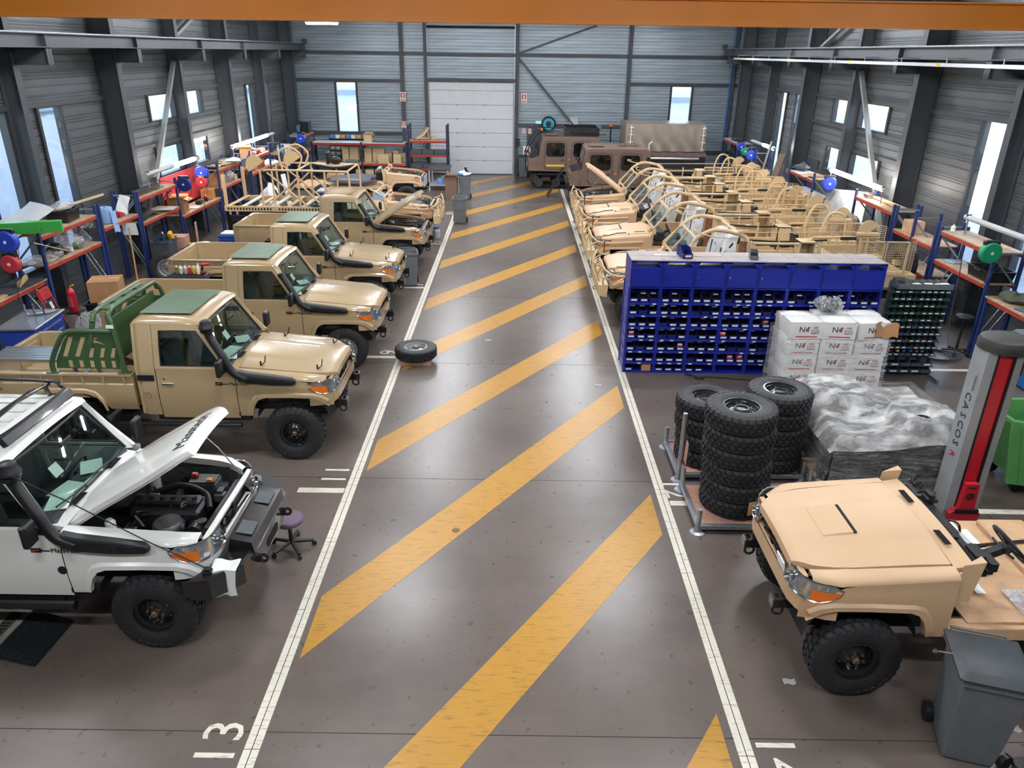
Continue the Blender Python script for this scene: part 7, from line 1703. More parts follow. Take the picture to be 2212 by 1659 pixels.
card_box((-8.95, 19.75, .50), (.45, .42, .42), .1, 'wooden looking brown carton behind the blue rimmed bin', m=PINKWOOD)
tub((-8.95, 19.75, 0), (.6, .5, .5), 0, 'black stand tub under the brown carton', BLACK)
lumber((-8.6, 20.1, .0), (-8.5, 19.9, 1.25), .09, .03, 'pale board standing upright beside the carton', PINKWOOD, 'board', 'board')
lumber((-9.05, 17.4, .02), (-9.32, 18.0, 1.5), .035, .035, 'brown broom handle leaning on the rack', CARD, 'broom_handle', 'handle')
dl = empty('drill_yellow', (-8.5, 19.55, .68), .4, 'yellow cordless tool on a stool behind the bed', 'drill')
MB().cyl((-.1, 0, .06), (.1, 0, .06), .035, 10).done('drill_body', mat('tool_yellow', '#e0ad1f', .5), dl); MB().bar((-.05, 0, .05), (-.1, 0, .0), .04, .05).done('grip', BLACK, dl)
bpy.data.objects[dl.name].location.z = .69
tub((-8.5, 19.55, 0), (.42, .40, .67), 0, 'green grey step box under the yellow tool', GREYD)
fb = empty('folded_crates', (-8.4, 22.2, -.06), .1, 'stack of folded blue crates on the floor behind the bed', 'crate')
for k in range(5): MB().box((.02 * (k % 2), 0, .10 + .09 * k), (.75, .55, .08), .01).done('folded_crate', mat('crate_blue', '#2c4fa8', .4), fb)
tag(MB(TR(-8.4, 22.2, .445)).box((0, 0, .02), (.6, .45, .04), .01).done('folder', PAPER), 'white folder lying on the blue folded crates', 'folder')
bp = empty('slotted_panel', (-8.75, 24.4, 0), 0, 'black slotted steel panel standing by the bench end', 'panel')
MB().bb(-.6, .6, -.02, .02, .0, .75, .004).done('panel_plate', BLACKM, bp)
for k in range(5): MB().bb(-.5 + .22 * k, -.42 + .22 * k, -.026, .026, .55, .70).done('panel_slot', GREYL, bp)
tc = empty('tool_trolley', (-8.8, 12.9, 0), .1, 'steel topped trolley with blue drawers at the left edge', 'trolley')
MB().box((0, 0, .92), (.70, 1.15, .04), .01).done('steel_top', GALV, tc)
for k in range(4): d_ = MB().box((.3, 0, .22 + .17 * k), (.03, 1.0, .14), .006).done('drawer', mat('drawer_blue', '#2440a0', .4), tc); MB().bar((.325, -.4, .27 + .17 * k), (.325, .4, .27 + .17 * k), .015, .02).done('drawer_handle', ALU, d_)
MB().box((0, 0, .50), (.62, 1.05, .78), .01).done('trolley_body', mat('drawer_blue', '#2440a0', .4), tc)
for x in (-.25, .25):
    for y in (-.45, .45): MB().cyl((x - .02, y, .06), (x + .02, y, .06), .06, 14).done('castor', BLACK, tc)
for k in range(3):
    o = empty('bent_bracket', (-8.85 + .12 * k, 13.1 + .06 * k, .942), .5 + .3 * k, 'bent grey steel bracket on the trolley top, %s one' % ORD[k], 'bracket', 'bent brackets on the trolley')
    MB().tube(bezier([(-.12, 0, .22), (-.12, 0, .06), (-.06, 0, .02), (.12, 0, .02)], 5), .02, 6).done('bracket_bar', STEEL, o)
# bottles on the third pick-up's bed side
for k, (c_, nm) in enumerate((('#6d8a4a', 'green'), ('#d9d9d2', 'white'), ('#c9c3b5', 'cream'), ('#b92b2b', 'red'), ('#d8b22f', 'yellow'), ('#e4e2dc', 'tall white'))):
    can((-6.95 + .09 * k, 15.02 - .015 * (k % 2), 1.245 - .02), .034, .17 + .05 * (k == 5), mat('bottle_' + nm.replace(' ', '_'), c_, .4), '%s spray can in the row on the bed rail' % nm, 'spray_can', 'can')
tub((-6.72, 15.02, 0), (.75, .26, 1.22), 0, 'narrow parts trolley between the beds carrying spray cans', GREYD, 'parts_trolley', 'trolley')
dr2 = empty('cordless_drill', (-6.38, 15.05, 1.235), .3, 'red cordless drill beside the spray cans', 'drill')
MB().cyl((-.09, 0, .18), (.09, 0, .18), .033, 12).done('drill_body', RED, dr2); MB().bar((-.04, 0, .16), (-.06, 0, .04), .035, .045, .008).done('grip', BLACK, dr2); MB().box((-.05, 0, .025), (.1, .07, .05), .008).done('battery', RED, dr2)
# ================================================================ GREEN ROLL BAR AND STEP BENCH IN THE SECOND PICK-UP'S BED
rbx = empty('roll_bar', (-3.13, 10.42, 1.31), 0, 'dark green tubular roll bar with slotted side plates in the tan pick-up bed', 'roll bar')
for s_ in (-1, 1):
    y = s_ * .80
    MB().tube(bezier([(-2.30, y, .01), (-2.31, y, .30), (-2.35, y * .99, .70), (-2.40, y * .96, .84)], 6), .036, 12).done('front_leg', GREENP, rbx)
    MB().tube(bezier([(-3.30, y, .01), (-3.28, y, .18), (-3.10, y, .50), (-2.98, y, .60), (-2.80, y, .62), (-2.36, y, .62)], 6), .036, 12).done('rear_leg', GREENP, rbx)
    for x in (-2.30, -3.30): MB().box((x, y, .008), (.16, .10, .014), .003).done('foot_plate', GREENP, rbx)
    out = [(-3.25, .06), (-3.22, .2), (-3.06, .48), (-2.98, .57), (-2.7, .585), (-2.38, .585), (-2.36, .3), (-2.36, .06)]
    pl = MB().prism(out, y - s_ * .012 - .003, y - s_ * .012 + .003, 'y').done('side_plate', GREENP, rbx)
    yy = y + s_ * .0; slot = mat('slot_tan', '#bfa67e', .4)
    for k in range(2): MB().bar((-3.10 + .17 * k, y - s_ * .009, .24), (-2.96 + .17 * k, y - s_ * .009, .53), .012, .055, .0, (0, 1, 0)) if False else MB().prism([(-3.12 + .17 * k, .24), (-3.06 + .17 * k, .24), (-2.92 + .17 * k, .53), (-2.98 + .17 * k, .53)], y - s_ * .012 - .005, y - s_ * .012 + .005, 'y').done('plate_slot', slot, pl)
    for k in range(3): MB().prism([(-2.76 + .15 * k, .23), (-2.71 + .15 * k, .23), (-2.66 + .15 * k, .37), (-2.71 + .15 * k, .37)], y - s_ * .012 - .005, y - s_ * .012 + .005, 'y').done('plate_slot', slot, pl)
    for k in range(5): MB().prism([(-3.06 + .15 * k, .08), (-3.01 + .15 * k, .08), (-3.01 + .15 * k, .18), (-3.06 + .15 * k, .18)], y - s_ * .012 - .005, y - s_ * .012 + .005, 'y').done('plate_slot', slot, pl)
    em = [(-2.80, .53), (-2.72, .49), (-2.66, .53), (-2.58, .52), (-2.64, .49), (-2.50, .42), (-2.62, .45), (-2.68, .43), (-2.66, .46)]
    MB().prism(em, y - s_ * .012 - .005, y - s_ * .012 + .005, 'y').done('cut_out_emblem', slot, pl)
for x, z in ((-2.40, .84), (-2.62, .80)):
    MB().tube(bezier([(x, -.77, z - .06), (x, -.68, z + .04), (x, -.4, z + .06), (x, .4, z + .06), (x, .68, z + .04), (x, .77, z - .06)], 4), .036, 12).done('top_hoop', GREENP, rbx)
for s_ in (-1, 1): MB().tube(bezier([(-2.62, s_ * .77, .74), (-2.66, s_ * .79, .55), (-2.70, s_ * .80, .40)], 4), .036, 12).done('rear_hoop_leg', GREENP, rbx)
for k in range(4):
    y = -.5 + .33 * k; MB().loft([[(-2.38, y - .10, .88), (-2.38, y + .12, .88), (-2.38, y + .12, .86), (-2.38, y - .10, .86)], [(-2.64, y - .06, .87), (-2.64, y + .16, .87), (-2.64, y + .16, .85), (-2.64, y - .06, .85)]]).done('top_gusset', GREENP, rbx)
MB().bb(-2.47, -2.44, -.70, .70, .10, .75, .004).done('head_board', GREENP, rbx)
MB().box((-2.36, -.835, .70), (.10, .004, .05)).done('white_label', PAPER, rbx)
sb = empty('step_bench', (-6.93, 10.15, .915), 0, 'folding aluminium step bench standing in the tan pick-up bed', 'step bench')
for k in range(7): MB().bb(-.62, .62, -.21 + .062 * k, -.165 + .062 * k, .44, .465, .004).done('tread_slat', ALU, sb)
for s_ in (-1, 1): MB().bb(-.63, .63, s_ * .235 - .015, s_ * .235 + .015, .42, .47, .004).done('side_rail', ALU, sb)
for sx in (-1, 1):
    for sy in (-1, 1): MB().bar((sx * .58, sy * .22, .45), (sx * .70, sy * .25, .02), .06, .03, .005).done('leg', ALU, sb); MB().box((sx * .702, sy * .25, .015), (.07, .045, .03), .006).done('rubber_foot', BLACK, sb)
    MB().bar((sx * .66, -.23, .20), (sx * .66, .23, .20), .06, .025).done('cross_step', ALU, sb)
MB().box((.635, -.252, .30), (.03, .003, .20), 0, RY(-.27)).done('print_label', mat('bench_blue', '#3b4d8c', .5), sb)

# ================================================================ TRACKED CARRIERS
TRK = mat('track_rubber', '#1d1d1e', .75, var=.3, scale=8)
def tracks(e, x0, x1, w=1.9, m=TRK):
    for s_ in (-1, 1):
        y0, y1 = s_ * .42, s_ * (w / 2); h = .62; r = .27; n = 8
        loop = [(x0 + r - r * 1.0 * sin(t) * 1.0, h - .27 + .27 * cos(t)) for t in [pi * k / n for k in range(n + 1)]] + [(x1 - r + r * sin(t), .27 - .27 * cos(t)) for t in [pi * k / n for k in range(n + 1)]]
        loop = [(x0 + .30, .0), (x0 + .12, .16), (x0, .42), (x0 + .08, .58), (x0 + .25, .64), (x1 - .25, .64), (x1 - .08, .58), (x1, .42), (x1 - .12, .16), (x1 - .30, .0)]
        inn = [(x + (.05 if x < (x0 + x1) / 2 else -.05), .05 + (z * .86)) for x, z in loop]
        MB().ring(loop, inn, lambda p: (p[0], y0, p[1]), lambda p: (p[0], y1, p[1])).done('track_belt', m, e)
        P = [Vector((x, z, 0)) for x, z in loop + loop[:1]]; L = 0; seg = []
        for a, b_ in zip(P, P[1:]): seg.append((L, a, b_)); L += (b_ - a).length
        nl = 46; bl = MB()
        for k in range(nl):
            d = L * k / nl; s0, a, b_ = [q for q in seg if q[0] <= d][-1]; t = (d - s0) / (b_ - a).length; p = a + (b_ - a) * t; dr = (b_ - a).normalized(); nrm = Vector((dr.y, -dr.x, 0))
            cpt = Vector(((x0 + x1) / 2, .32, 0)); nrm = nrm if (p - cpt).dot(nrm) > 0 else -nrm
            q = p + nrm * .012; bl.box((q.x, (y0 + y1) / 2, q.y), (.035, abs(y1 - y0) * .98, .03), 0, RY(-math.atan2(dr.y, dr.x)))
        bl.done('track_lug', m, e, kind='stuff')
        for k in range(4):
            x = lerp(x0 + .42, x1 - .42, k / 3); MB().cyl((x, s_ * .5, .26), (x, s_ * (w / 2 - .03), .26), .19, 18).done('road_wheel', BLACKM, e)
        MB().cyl((x0 + .24, s_ * .5, .42), (x0 + .24, s_ * (w / 2 - .02), .42), .17, 16).done('drive_sprocket', BLACKM, e)
def carrier_cab(label, loc, rack=False, seed=1, w=1.84, length=3.1):
    """local x runs rearwards from the nose; near side is -y"""
    e = empty('tracked_carrier', loc, 0, label, 'tracked vehicle', 'brown tracked carriers')
    zb = .72
    prof = [(0, zb + .05), (.0, 1.18), (.08, 1.28), (.42, 1.36), (.58, 2.10), (.70, 2.16), (length - .2, 2.16), (length - .05, 2.08), (length, 1.2), (length, zb)]
    secs = []
    for y, k in ((-w / 2, .0), (-w / 2 + .03, .03), (0, .05), (w / 2 - .03, .03), (w / 2, 0)): secs.append([(x, y, z + (k if z > 2.05 else 0)) for x, z in prof])
    hull = MB().loft(secs, closed=True, cap=True).done('hull', BROWNV, e)
    for s_ in (-1, 1):
        y = s_ * (w / 2)
        for i, (a, b_) in enumerate(((.70, 1.62), (1.88, 2.72))):
            z0, z1 = .86, 2.0; rnd8 = lambda a, b_, z0, z1, r: [(a + r, z0), (b_ - r, z0), (b_, z0 + r), (b_, z1 - r), (b_ - r, z1), (a + r, z1), (a, z1 - r), (a, z0 + r)]
            dr = MB().prism(rnd8(a, b_, z0, z1, .10), y - .005, y + .012 * s_ + .0, 'y').done('door', BROWNV, e)
            o_, i_ = rnd8(a - .014, b_ + .014, z0 - .014, z1 + .014, .10), rnd8(a, b_, z0, z1, .10)
            MB().ring(o_, i_, lambda p: (p[0], y + s_ * .016, p[1]), lambda p: (p[0], y, p[1])).done('door_seal', BLACK, dr)
            wa, wb, wz0, wz1 = a + .08, b_ - .08, 1.40, 1.93
            MB().prism(rnd8(wa, wb, wz0, wz1, .07), y + s_ * .012, y + s_ * .018, 'y').done('door_glass', mat('carrier_glass', '#10110f', .06, coat=.6), dr)
            MB().ring(rnd8(wa - .025, wb + .025, wz0 - .025, wz1 + .025, .08), rnd8(wa, wb, wz0, wz1, .07), lambda p: (p[0], y + s_ * .024, p[1]), lambda p: (p[0], y + s_ * .010, p[1])).done('glass_seal', BLACK, dr)
            MB().box((b_ - .14, y + s_ * .014, 1.22), (.16, .012, .11), .004).done('handle_recess', mat('brown_dark', '#4a3c35', .6), dr)
            for hz in (1.05, 1.75): MB().box((a - .01, y + s_ * .02, hz), (.06, .03, .09), .006).done('hinge', BROWNV, dr)
        MB().box((1.75, y + s_ * .012, 1.25), (.10, .02, .06), .006).done('side_marker', ORANGE, e)
        MB().box((length - .12, y + s_ * .006, 1.75), (.14, .02, .26), .006).done('side_vent', BLACK, e)
        MB().tube([(.45, y + s_ * .02, 1.45), (.38, y + s_ * .16, 1.55)], .014, 6).done('mirror_arm', BLACK, e); MB().box((.37, y + s_ * .19, 1.62), (.05, .14, .24), .015).done('mirror', BLACK, e)
        MB().lathe([(.001, .0), (.06, .0), (.075, -.03)], 14, (-.005, s_ * .68, 1.05), 'x').done('headlamp', LENS, e)
        MB().box((-.01, s_ * .84, .98), (.02, .08, .06), .006).done('turn_signal', ORANGE, e)
    W_ = w / 2 - .1
    MB().add([(.425, -W_, 1.40), (.425, W_, 1.40), (.57, W_ * .97, 2.06), (.57, -W_ * .97, 2.06)], [(0, 1, 2, 3)]).done('windscreen', mat('carrier_glass', '#10110f', .06, coat=.6), e)
    MB().tube([(.415, -W_, 1.40), (.415, W_, 1.40), (.56, W_ * .97, 2.06), (.56, -W_ * .97, 2.06)], .02, 6, closed=True).done('windscreen_seal', BLACK, e)
    MB().box((.22, 0, 1.33), (.3, 1.5, .05), .01, RY(-.22)).done('bonnet_grille', BLACK, e)
    MB().box((1.0, -.35, 2.24), (.55, .6, .06), .02).done('roof_hatch', BROWNV, e)
    for k in range(3): MB().box((2.0 + .28 * k, .0, 2.23), (.22, .5, .05), .015).done('roof_vent', BROWNV, e)
    MB().bb(.05, length - .05, -.6, .6, .45, zb).done('belly', DARK, e)
    MB().box((-.06, 0, .82), (.14, 1.86, .16), .02).done('bumper', BLACKM, e)
    tracks(e, .05, length + .05)
    return e
ca = carrier_cab('brown tracked carrier with a black roof basket, nearest the roller door', (.58, 34.55, 0), True)
rk = [(.65, 2.55), (1.7, 2.55)]
for y in (-.85, .85): MB().bb(1.55, 3.0, y - .02, y + .02, 2.24, 2.56, .006).done('roof_basket', BLACKM, ca)
for x in (1.55, 3.0): MB().bb(x - .02, x + .02, -.85, .85, 2.24, 2.56, .006).done('roof_basket', BLACKM, ca)
for y in (-.8, .8): MB().tube(bezier([(-.1, y * 1.12, .9), (-.12, y * 1.1, 1.4), (.2, y * 1.05, 2.1), (.6, y, 2.40), (1.5, y, 2.40)], 5), .025, 8).done('guard_tube', BLACKM, ca)
for k in range(6): MB().tube([(.0 + .04 * k, -.88, 1.35 + .15 * k), (.0 + .04 * k, .88, 1.35 + .15 * k)], .014, 6).done('guard_rung', BLACKM, ca)
for x in (.6, 1.05): MB().tube([(x, -.8, 2.40), (x, .8, 2.40)], .02, 8).done('rack_rung', BLACKM, ca)
MB().box((.55, -.75, 2.48), (.10, .10, .10), .02).done('beacon', ORANGE, ca)
MB().bb(.78, 1.55, -.945, -.932, .96, 1.04).done('yellow_band', mat('band_yellow', '#d8b73a', .5), ca)
lr = empty('air_line_reel', (1.55, 37.2, 2.42), 0, 'black wall hose reel with a turquoise face above the tracked carrier', 'hose reel')
MB().lathe([(.001, -.12), (.28, -.12), (.34, -.08), (.34, .12), (.28, .16), (.001, .16)], 28, axis='y').done('reel_case', BLACK, lr)
MB().lathe([(.13, -.13), (.26, -.13), (.26, -.12), (.13, -.12)], 28, axis='y', closed=True).done('reel_face', mat('turquoise', '#2b9bb5', .4), lr); MB().bb(-.1, .1, .1, .36, -.2, .2).done('wall_bracket', GREYL, lr)
cb_ = carrier_cab('brown tracked carrier beside the raised bonnet of the sand vehicle', (2.12, 30.6, 0))
MB().tube(bezier([(2.95, -.86, 1.7), (2.98, -.86, 2.2), (2.98, -.86, 2.36), (3.08, -.86, 2.44)], 4), .03, 8).done('exhaust_pipe', GREYL, cb_)
# trailer unit with tarpaulin
tl = empty('tarpaulin_trailer', (4.75, 34.55, 0), 0, 'tracked trailer unit covered by a wrinkled grey brown tarpaulin', 'trailer', 'brown tracked carriers')
MB().box((1.75, 0, 1.05), (3.5, 1.85, .75), .03).done('trailer_body', mat('trailer_black', '#26272a', .4), tl)
MB().cyl((.4, -.96, 1.36), (3.2, -.96, 1.36), .06, 14).done('tarp_roller', ALU, tl)
MB().bb(.0, 3.5, -.94, .94, 1.42, 1.62, .02).done('drop_side', BROWNV, tl)
tracks(tl, .1, 3.4)
TARP = mat('tarpaulin', '#8d8073', .3, var=.15, scale=3)
def tarpf(u, v):
    # v runs across: near hem -> ridge -> far hem
    x = lerp(-.03, 3.40, u); t = v * 2 - 1; y = 0.93 * (t / abs(t)) * min(1, abs(t) * 1.9) if t else 0
    top = 2.83 - .06 * (abs(t) * 1.9) ** 2 if abs(t) * 1.9 < 1 else 2.77 - (abs(t) - .526) / .474 * 1.12
    wr = .034 * sin(34 * u + 5 * sin(9 * v)) * sstep(.5, .9, abs(t)) + .012 * sin(61 * u + 7 * v) * sstep(.5, .8, abs(t))
    return (x, y + (wr + .03 * sin(pi * (abs(t) - .5) * 1.8)) * (1 if t > 0 else -1), top)
MB().grid(120, 34, tarpf).done('tarpaulin', TARP, tl, 60)
for x in (-.03, 3.40):
    MB().prism([(-.94, 1.66), (-.95, 2.76), (-.4, 2.82), (.4, 2.82), (.95, 2.76), (.94, 1.66)], x - .01, x + .01, 'x').done('end_curtain', TARP, tl)
for x in (.18, 3.28): MB().tube([(x, -.985, 1.72), (x + .01, -.99, 2.70)], .018, 6).done('white_lacing', PAPER, tl)
for k in range(4):
    for x in (.1, 3.2): MB().tube([(x, -.985, 1.75 + .29 * k), (x + .2, -.99, 1.75 + .29 * k)], .012, 6).done('lacing_rung', PAPER, tl)
for k in range(9): MB().bar((.35 + .36 * k, -.955, 1.63), (.52 + .36 * k, -.955, 1.44), .008, .012).done('shock_cord', BLACK, tl)
# black ladder gate lying against the carrier
ld = empty('mesh_ladder', (1.55, 31.75, 0), 0, 'black mesh ladder frame leaning on the tracked carrier nose', 'ladder')
for y in (-.35, .35): MB().bar((-.20, y, .0), (.42, y, 1.15), .04, .03).done('ladder_rail', BLACKM, ld)
for k in range(14): t = k / 13; MB().bar((lerp(-.20, .42, t), -.35, 1.15 * t + .01), (lerp(-.20, .42, t), .35, 1.15 * t + .01), .014, .014).done('ladder_rung', BLACKM, ld)
for k in range(1, 6): y = -.35 + .7 * k / 6; MB().bar((-.20, y, .0), (.42, y, 1.15), .01, .01).done('mesh_wire', BLACKM, ld)

# ================================================================ BACK SHELVES
def back_rack(x0, x1, y, depth, shelves, top, label, decks, mids=()):
    e = empty('storage_rack', ((x0 + x1) / 2, y, 0), 0, label, 'rack', 'racks along the back wall'); h = (x1 - x0) / 2
    for x in (-h + .03, h - .03) + tuple(m_ - (x0 + x1) / 2 for m_ in mids):
        for yy in (0, depth): MB().bb(x - .04, x + .04, yy - .03, yy + .03, 0, top).done('upright', mat('rack_navy', '#1e2540', .45), e)
        for q in range(3): MB().bar((x, 0, .2 + q * .5), (x, depth, .5 + q * .5), .02, .03).done('frame_brace', GALV, e)
    for z, dk in zip(shelves, decks):
        for yy in (0, depth): MB().bb(-h + .06, h - .06, yy - .02, yy + .02, z - .12, z - .025, .008).done('beam', mat('rack_red', '#a3322c', .42), e)
        MB().bb(-h + .04, h - .04, -.02, depth + .02, z - .025, z).done('deck', dk, e)
    return e
WHITEDECK = mat('white_deck', '#e2dcd6', .5)
back_rack(-9.3, -4.95, 35.5, .75, (.74, 1.64), 1.66, 'long red beamed rack with a white top along the back wall', (WOOD, WHITEDECK), (-7.02,))
back_rack(-4.88, -3.08, 35.5, .75, (.55, 1.17, 1.78), 2.45, 'tall three deck rack partly in front of the roller door', (GREYD, GREYD, WOOD))
SANDBOX = mat('sand_locker', '#c2aa82', .5)
def locker(loc, d, label, open_=False):
    e = empty('sand_locker', loc, random.uniform(-.06, .06), label, 'metal box', 'sand painted metal boxes'); w, dp, h = d
    MB().box((0, 0, h / 2), (w, dp, h), .012).done('locker_body', SANDBOX, e); MB().box((0, -dp / 2 - .004, h * .55), (w * .8, .008, h * .5), .003).done('locker_lid', SANDBOX, e); MB().box((0, -dp / 2 - .012, h * .5), (.07, .012, .03), .003).done('latch', ALU, e)
    return e
for i, (x, w_, h_, nm) in enumerate(((-6.80, .34, .62, 'tall brown sided'), (-6.32, .56, .62, 'large upright'), (-5.84, .28, .42, 'low'), (-5.51, .26, .52, 'narrow'), (-5.18, .30, .42, 'grey topped'), (-7.45, .42, .66, 'flat upright'), (-7.85, .30, .66, 'slim upright'))):
    locker((x, 36.04, .742), (w_, .36, h_), '%s sand metal box on the lower deck of the long rack' % nm)
locker((-6.05, 35.64, .742), (.50, .26, .40), 'sand metal box with a front label, at the front of the long rack')
locker((-5.42, 35.64, .742), (.36, .26, .40), 'drilled sand metal box at the front of the long rack')
card_box((-6.75, 35.9, 1.642), (.36, .36, .34), 0, 'sand coloured open box on the white rack top', True, m=SANDBOX)
lumber((-6.55, 35.75, 1.66), (-5.15, 35.75, 1.66), .3, .035, 'flat dark grey panel on the white rack top', GREYD, 'dark_sheet', 'panel')
for k in range(2): tag(MB(TR(-8.3 + .8 * k, 35.64, .742)).box((0, 0, .06), (.6, .28, .12), .02).done('parts_tray', (BLACK, GREYP)[k]), '%s tray of parts on the long rack' % ('black', 'grey')[k], 'tray')
for k in range(5): locker((-7.2 + .45 * k, 35.85, .0), (.38, .4, .44), 'sand metal box on the floor under the long rack, %s along' % ORD[k])
tg = empty('bin_shelving', (-8.0, 37.15, 0), 0, 'grey panel of small pale bins behind the long rack', 'bin panel')
MB().bb(-.85, .85, .0, .04, 0, 1.63).done('panel', GREYD, tg)
for r in range(3): MB().bb(-.8, .8, -.15, 0, .88 + .25 * r, .90 + .25 * r).done('panel_shelf', GREYP, tg)
for r in range(3):
    for q in range(6): tag(MB(TR(-8.67 + .25 * q, 37.02, .905 + .25 * r)).loft([[(sx * .10 * k_, sy * .07, z) for sx, sy in ((-1, -1), (1, -1), (1, 1), (-1, 1))] for z, k_ in ((0, .9), (.14, 1))]).done('pale_bin', mat('pale_bin', '#c2ccd2', .5)), 'pale small bin on the back panel, %s row up, %s along' % (ORD[r], ORD[q]), 'bin', 'pale bins on the back panel')
for k in range(6): card_box((-8.65 + .25 * k, 37.0, 1.66), (.2, .16, .16), 0, '%s carton on top of the back bin panel, %s along' % (('blue', 'white', 'orange')[k % 3], ORD[k]), m=(mat('carton_blue', '#4f86c6', .5), WHITEBOX, mat('carton_amber', '#d89a3c', .5))[k % 3], name='small_carton', cat='carton')
MB().bb(-.85, .85, -.16, .04, 1.63, 1.655).done('panel_top', GREYD, tg)
sp = empty('folded_chair', (-4.25, 35.8, 1.785), .6, 'folded sand coloured seat shell on the tall rack', 'seat')
MB().loft([[(x, y0 - .14, z), (x, y0 + .14, z), (x, y0 + .12, z + .07), (x, y0 - .12, z + .07)] for x, y0, z in ((-.35, 0, .02), (-.05, 0, .16), (.15, 0, .32), (.28, 0, .46))]).done('seat_shell', SAND, sp); MB().bar((.2, 0, .40), (.3, 0, .05), .22, .04).done('seat_prop', SAND, sp)
MB().box((.05, 0, .05), (.5, .24, .06), .01).done('seat_base', SAND, sp)
tag(MB(TR(-3.75, 35.8, 1.785)).box((0, 0, .07), (.2, .2, .14), .01, RZ(.6)).done('sand_bracket', SAND), 'small sand bracket on the tall rack top', 'bracket')
for r, z in ((0, .552), (1, 1.172)):
    for q in range(3): card_box((-4.55 + .56 * q, 35.85, z), (.53, .6, .16), 0, 'flat dark grey crate on the %s deck of the tall rack, %s along' % (('lower', 'middle')[r], ORD[q]), m=GREYD, name='flat_crate', cat='crate')
# ---------------------------------------------------------------- small things near the back
tt = empty('work_table', (-3.25, 33.3, 0), 0, 'grey padded table with a shelf before the roller door', 'table')
MB().bb(-.45, .45, -.65, .65, .86, .93, .01).done('table_top', GREYD, tt)
for x in (-.40, .40):
    for y in (-.6, .6): MB().bb(x - .03, x + .03, y - .03, y + .03, 0, .86).done('leg', GREYL, tt)
MB().bb(-.42, .42, -.62, .62, .22, .25).done('lower_shelf', GREYL, tt); MB().bar((.40, -.6, .75), (.40, .6, .3), .03, .05).done('brace', GREYL, tt)
r2 = empty('paper_roll', (-3.2, 32.85, .252), 0, 'blue paper roll on the lower shelf of the grey table', 'paper roll'); MB().lathe([(.04, .28), (.14, .28), (.145, .27), (.145, .01), (.14, 0), (.04, 0)], 24).done('roll', mat('blue_paper2', '#6f97c6', .8), r2)
wheelie((-1.90, 26.25, 0), -.05, 'open grey wheelie bin standing on the aisle line', lid=None, h=.93)
b2 = wheelie((-2.02, 30.95, 0), 0, 'grey wheelie bin stuffed with white bags, near the roller door', lid=None, h=.98)
bag((-2.02, 30.95, .90), (.24, .24, .20), 'white refuse bag swelling out of the far grey bin', PAPER, seed=51)
bag((-2.16, 30.85, .90), (.14, .16, .14), 'blue refuse bag in the far grey bin', mat('blue_bag', '#3b7fd1', .4), seed=52)
can((-1.98, 30.9, 1.04), .05, .26, BLACK, 'black bottle on top of the white refuse bag')
card_box((-2.55, 30.8, 0), (.46, .5, .92), 0, 'tall brown cardboard box beside the far grey bin', True, m=mat('brown_box', '#7d6455', .7))
wheelie((-2.68, 18.62, 0), .2, 'grey wheelie bin wedged beside the bumper with bonnet brackets', lid=None, h=.92)
wheelie((.40, 37.0, 0), 0, 'grey wheelie bin with a blue liner beside the roller door', lid='shut', h=1.0)
jg = empty('oil_canister', (-2.5, 23.95, 0), 0, 'blue topped clear canister under the sand bull bar', 'canister'); MB().lathe([(.001, 0), (.11, 0), (.12, .05), (.12, .22), (.08, .28), (.05, .29)], 18).done('canister_body', GREYL, jg); MB().cyl((0, 0, .28), (0, 0, .34), .09, 16).done('canister_lid', mat('canister_blue', '#3455a5', .4), jg)
bc = empty('blue_crate', (-6.3, 27.0, 0), 0, 'blue ribbed tool chest behind the bare tube cage', 'chest'); MB().box((0, 0, .45), (1.3, .7, .9), .02).done('chest_body', mat('chest_blue', '#23399a', .4), bc)
for k in range(5): MB().bb(-.62, .62, -.37, -.35, .12 + .15 * k, .20 + .15 * k, .005).done('chest_rib', mat('chest_blue', '#23399a', .4), bc)
MB().box((0, 0, .93), (1.34, .74, .06), .01).done('chest_lid', GREYL, bc)
bc = empty('blue_crate', (-5.0, 26.9, 0), 0, 'low blue chest between the stripped vehicles', 'chest'); MB().box((0, 0, .3), (1.2, .7, .6), .02).done('chest_body', mat('chest_blue', '#23399a', .4), bc); MB().box((0, 0, .63), (1.24, .74, .06), .01).done('chest_lid', SAND, bc)
tag(MB(TR(-4.75, 26.9, .665)).prism([(-.25, 0), (.25, 0), (.25, .08), (-.05, .30), (-.25, .30)], -.12, .12, 'y').done('paper_wedge', mat('blue_paper', '#8fb4e0', .8)), 'blue paper pack on the low chest', 'paper')
card_box((-7.4, 31.7, 0), (.7, .6, .8), .1, 'big brown carton behind the tube cage')
card_box((-6.2, 31.9, 0), (.8, .6, .7), -.1, 'big reddish carton before the long rack', m=mat('carton_red_brown', '#a9573c', .7))
bag((-8.6, 26.6, 0), (.35, .4, 1.0), 'white sack standing by the rack uprights', PAPER, seed=62)
lumber((-8.3, 28.0, .02), (-8.5, 28.1, 1.3), .25, .10, 'white wrapped panel standing before the racks', PAPER, 'wrapped_sheet', 'panel')
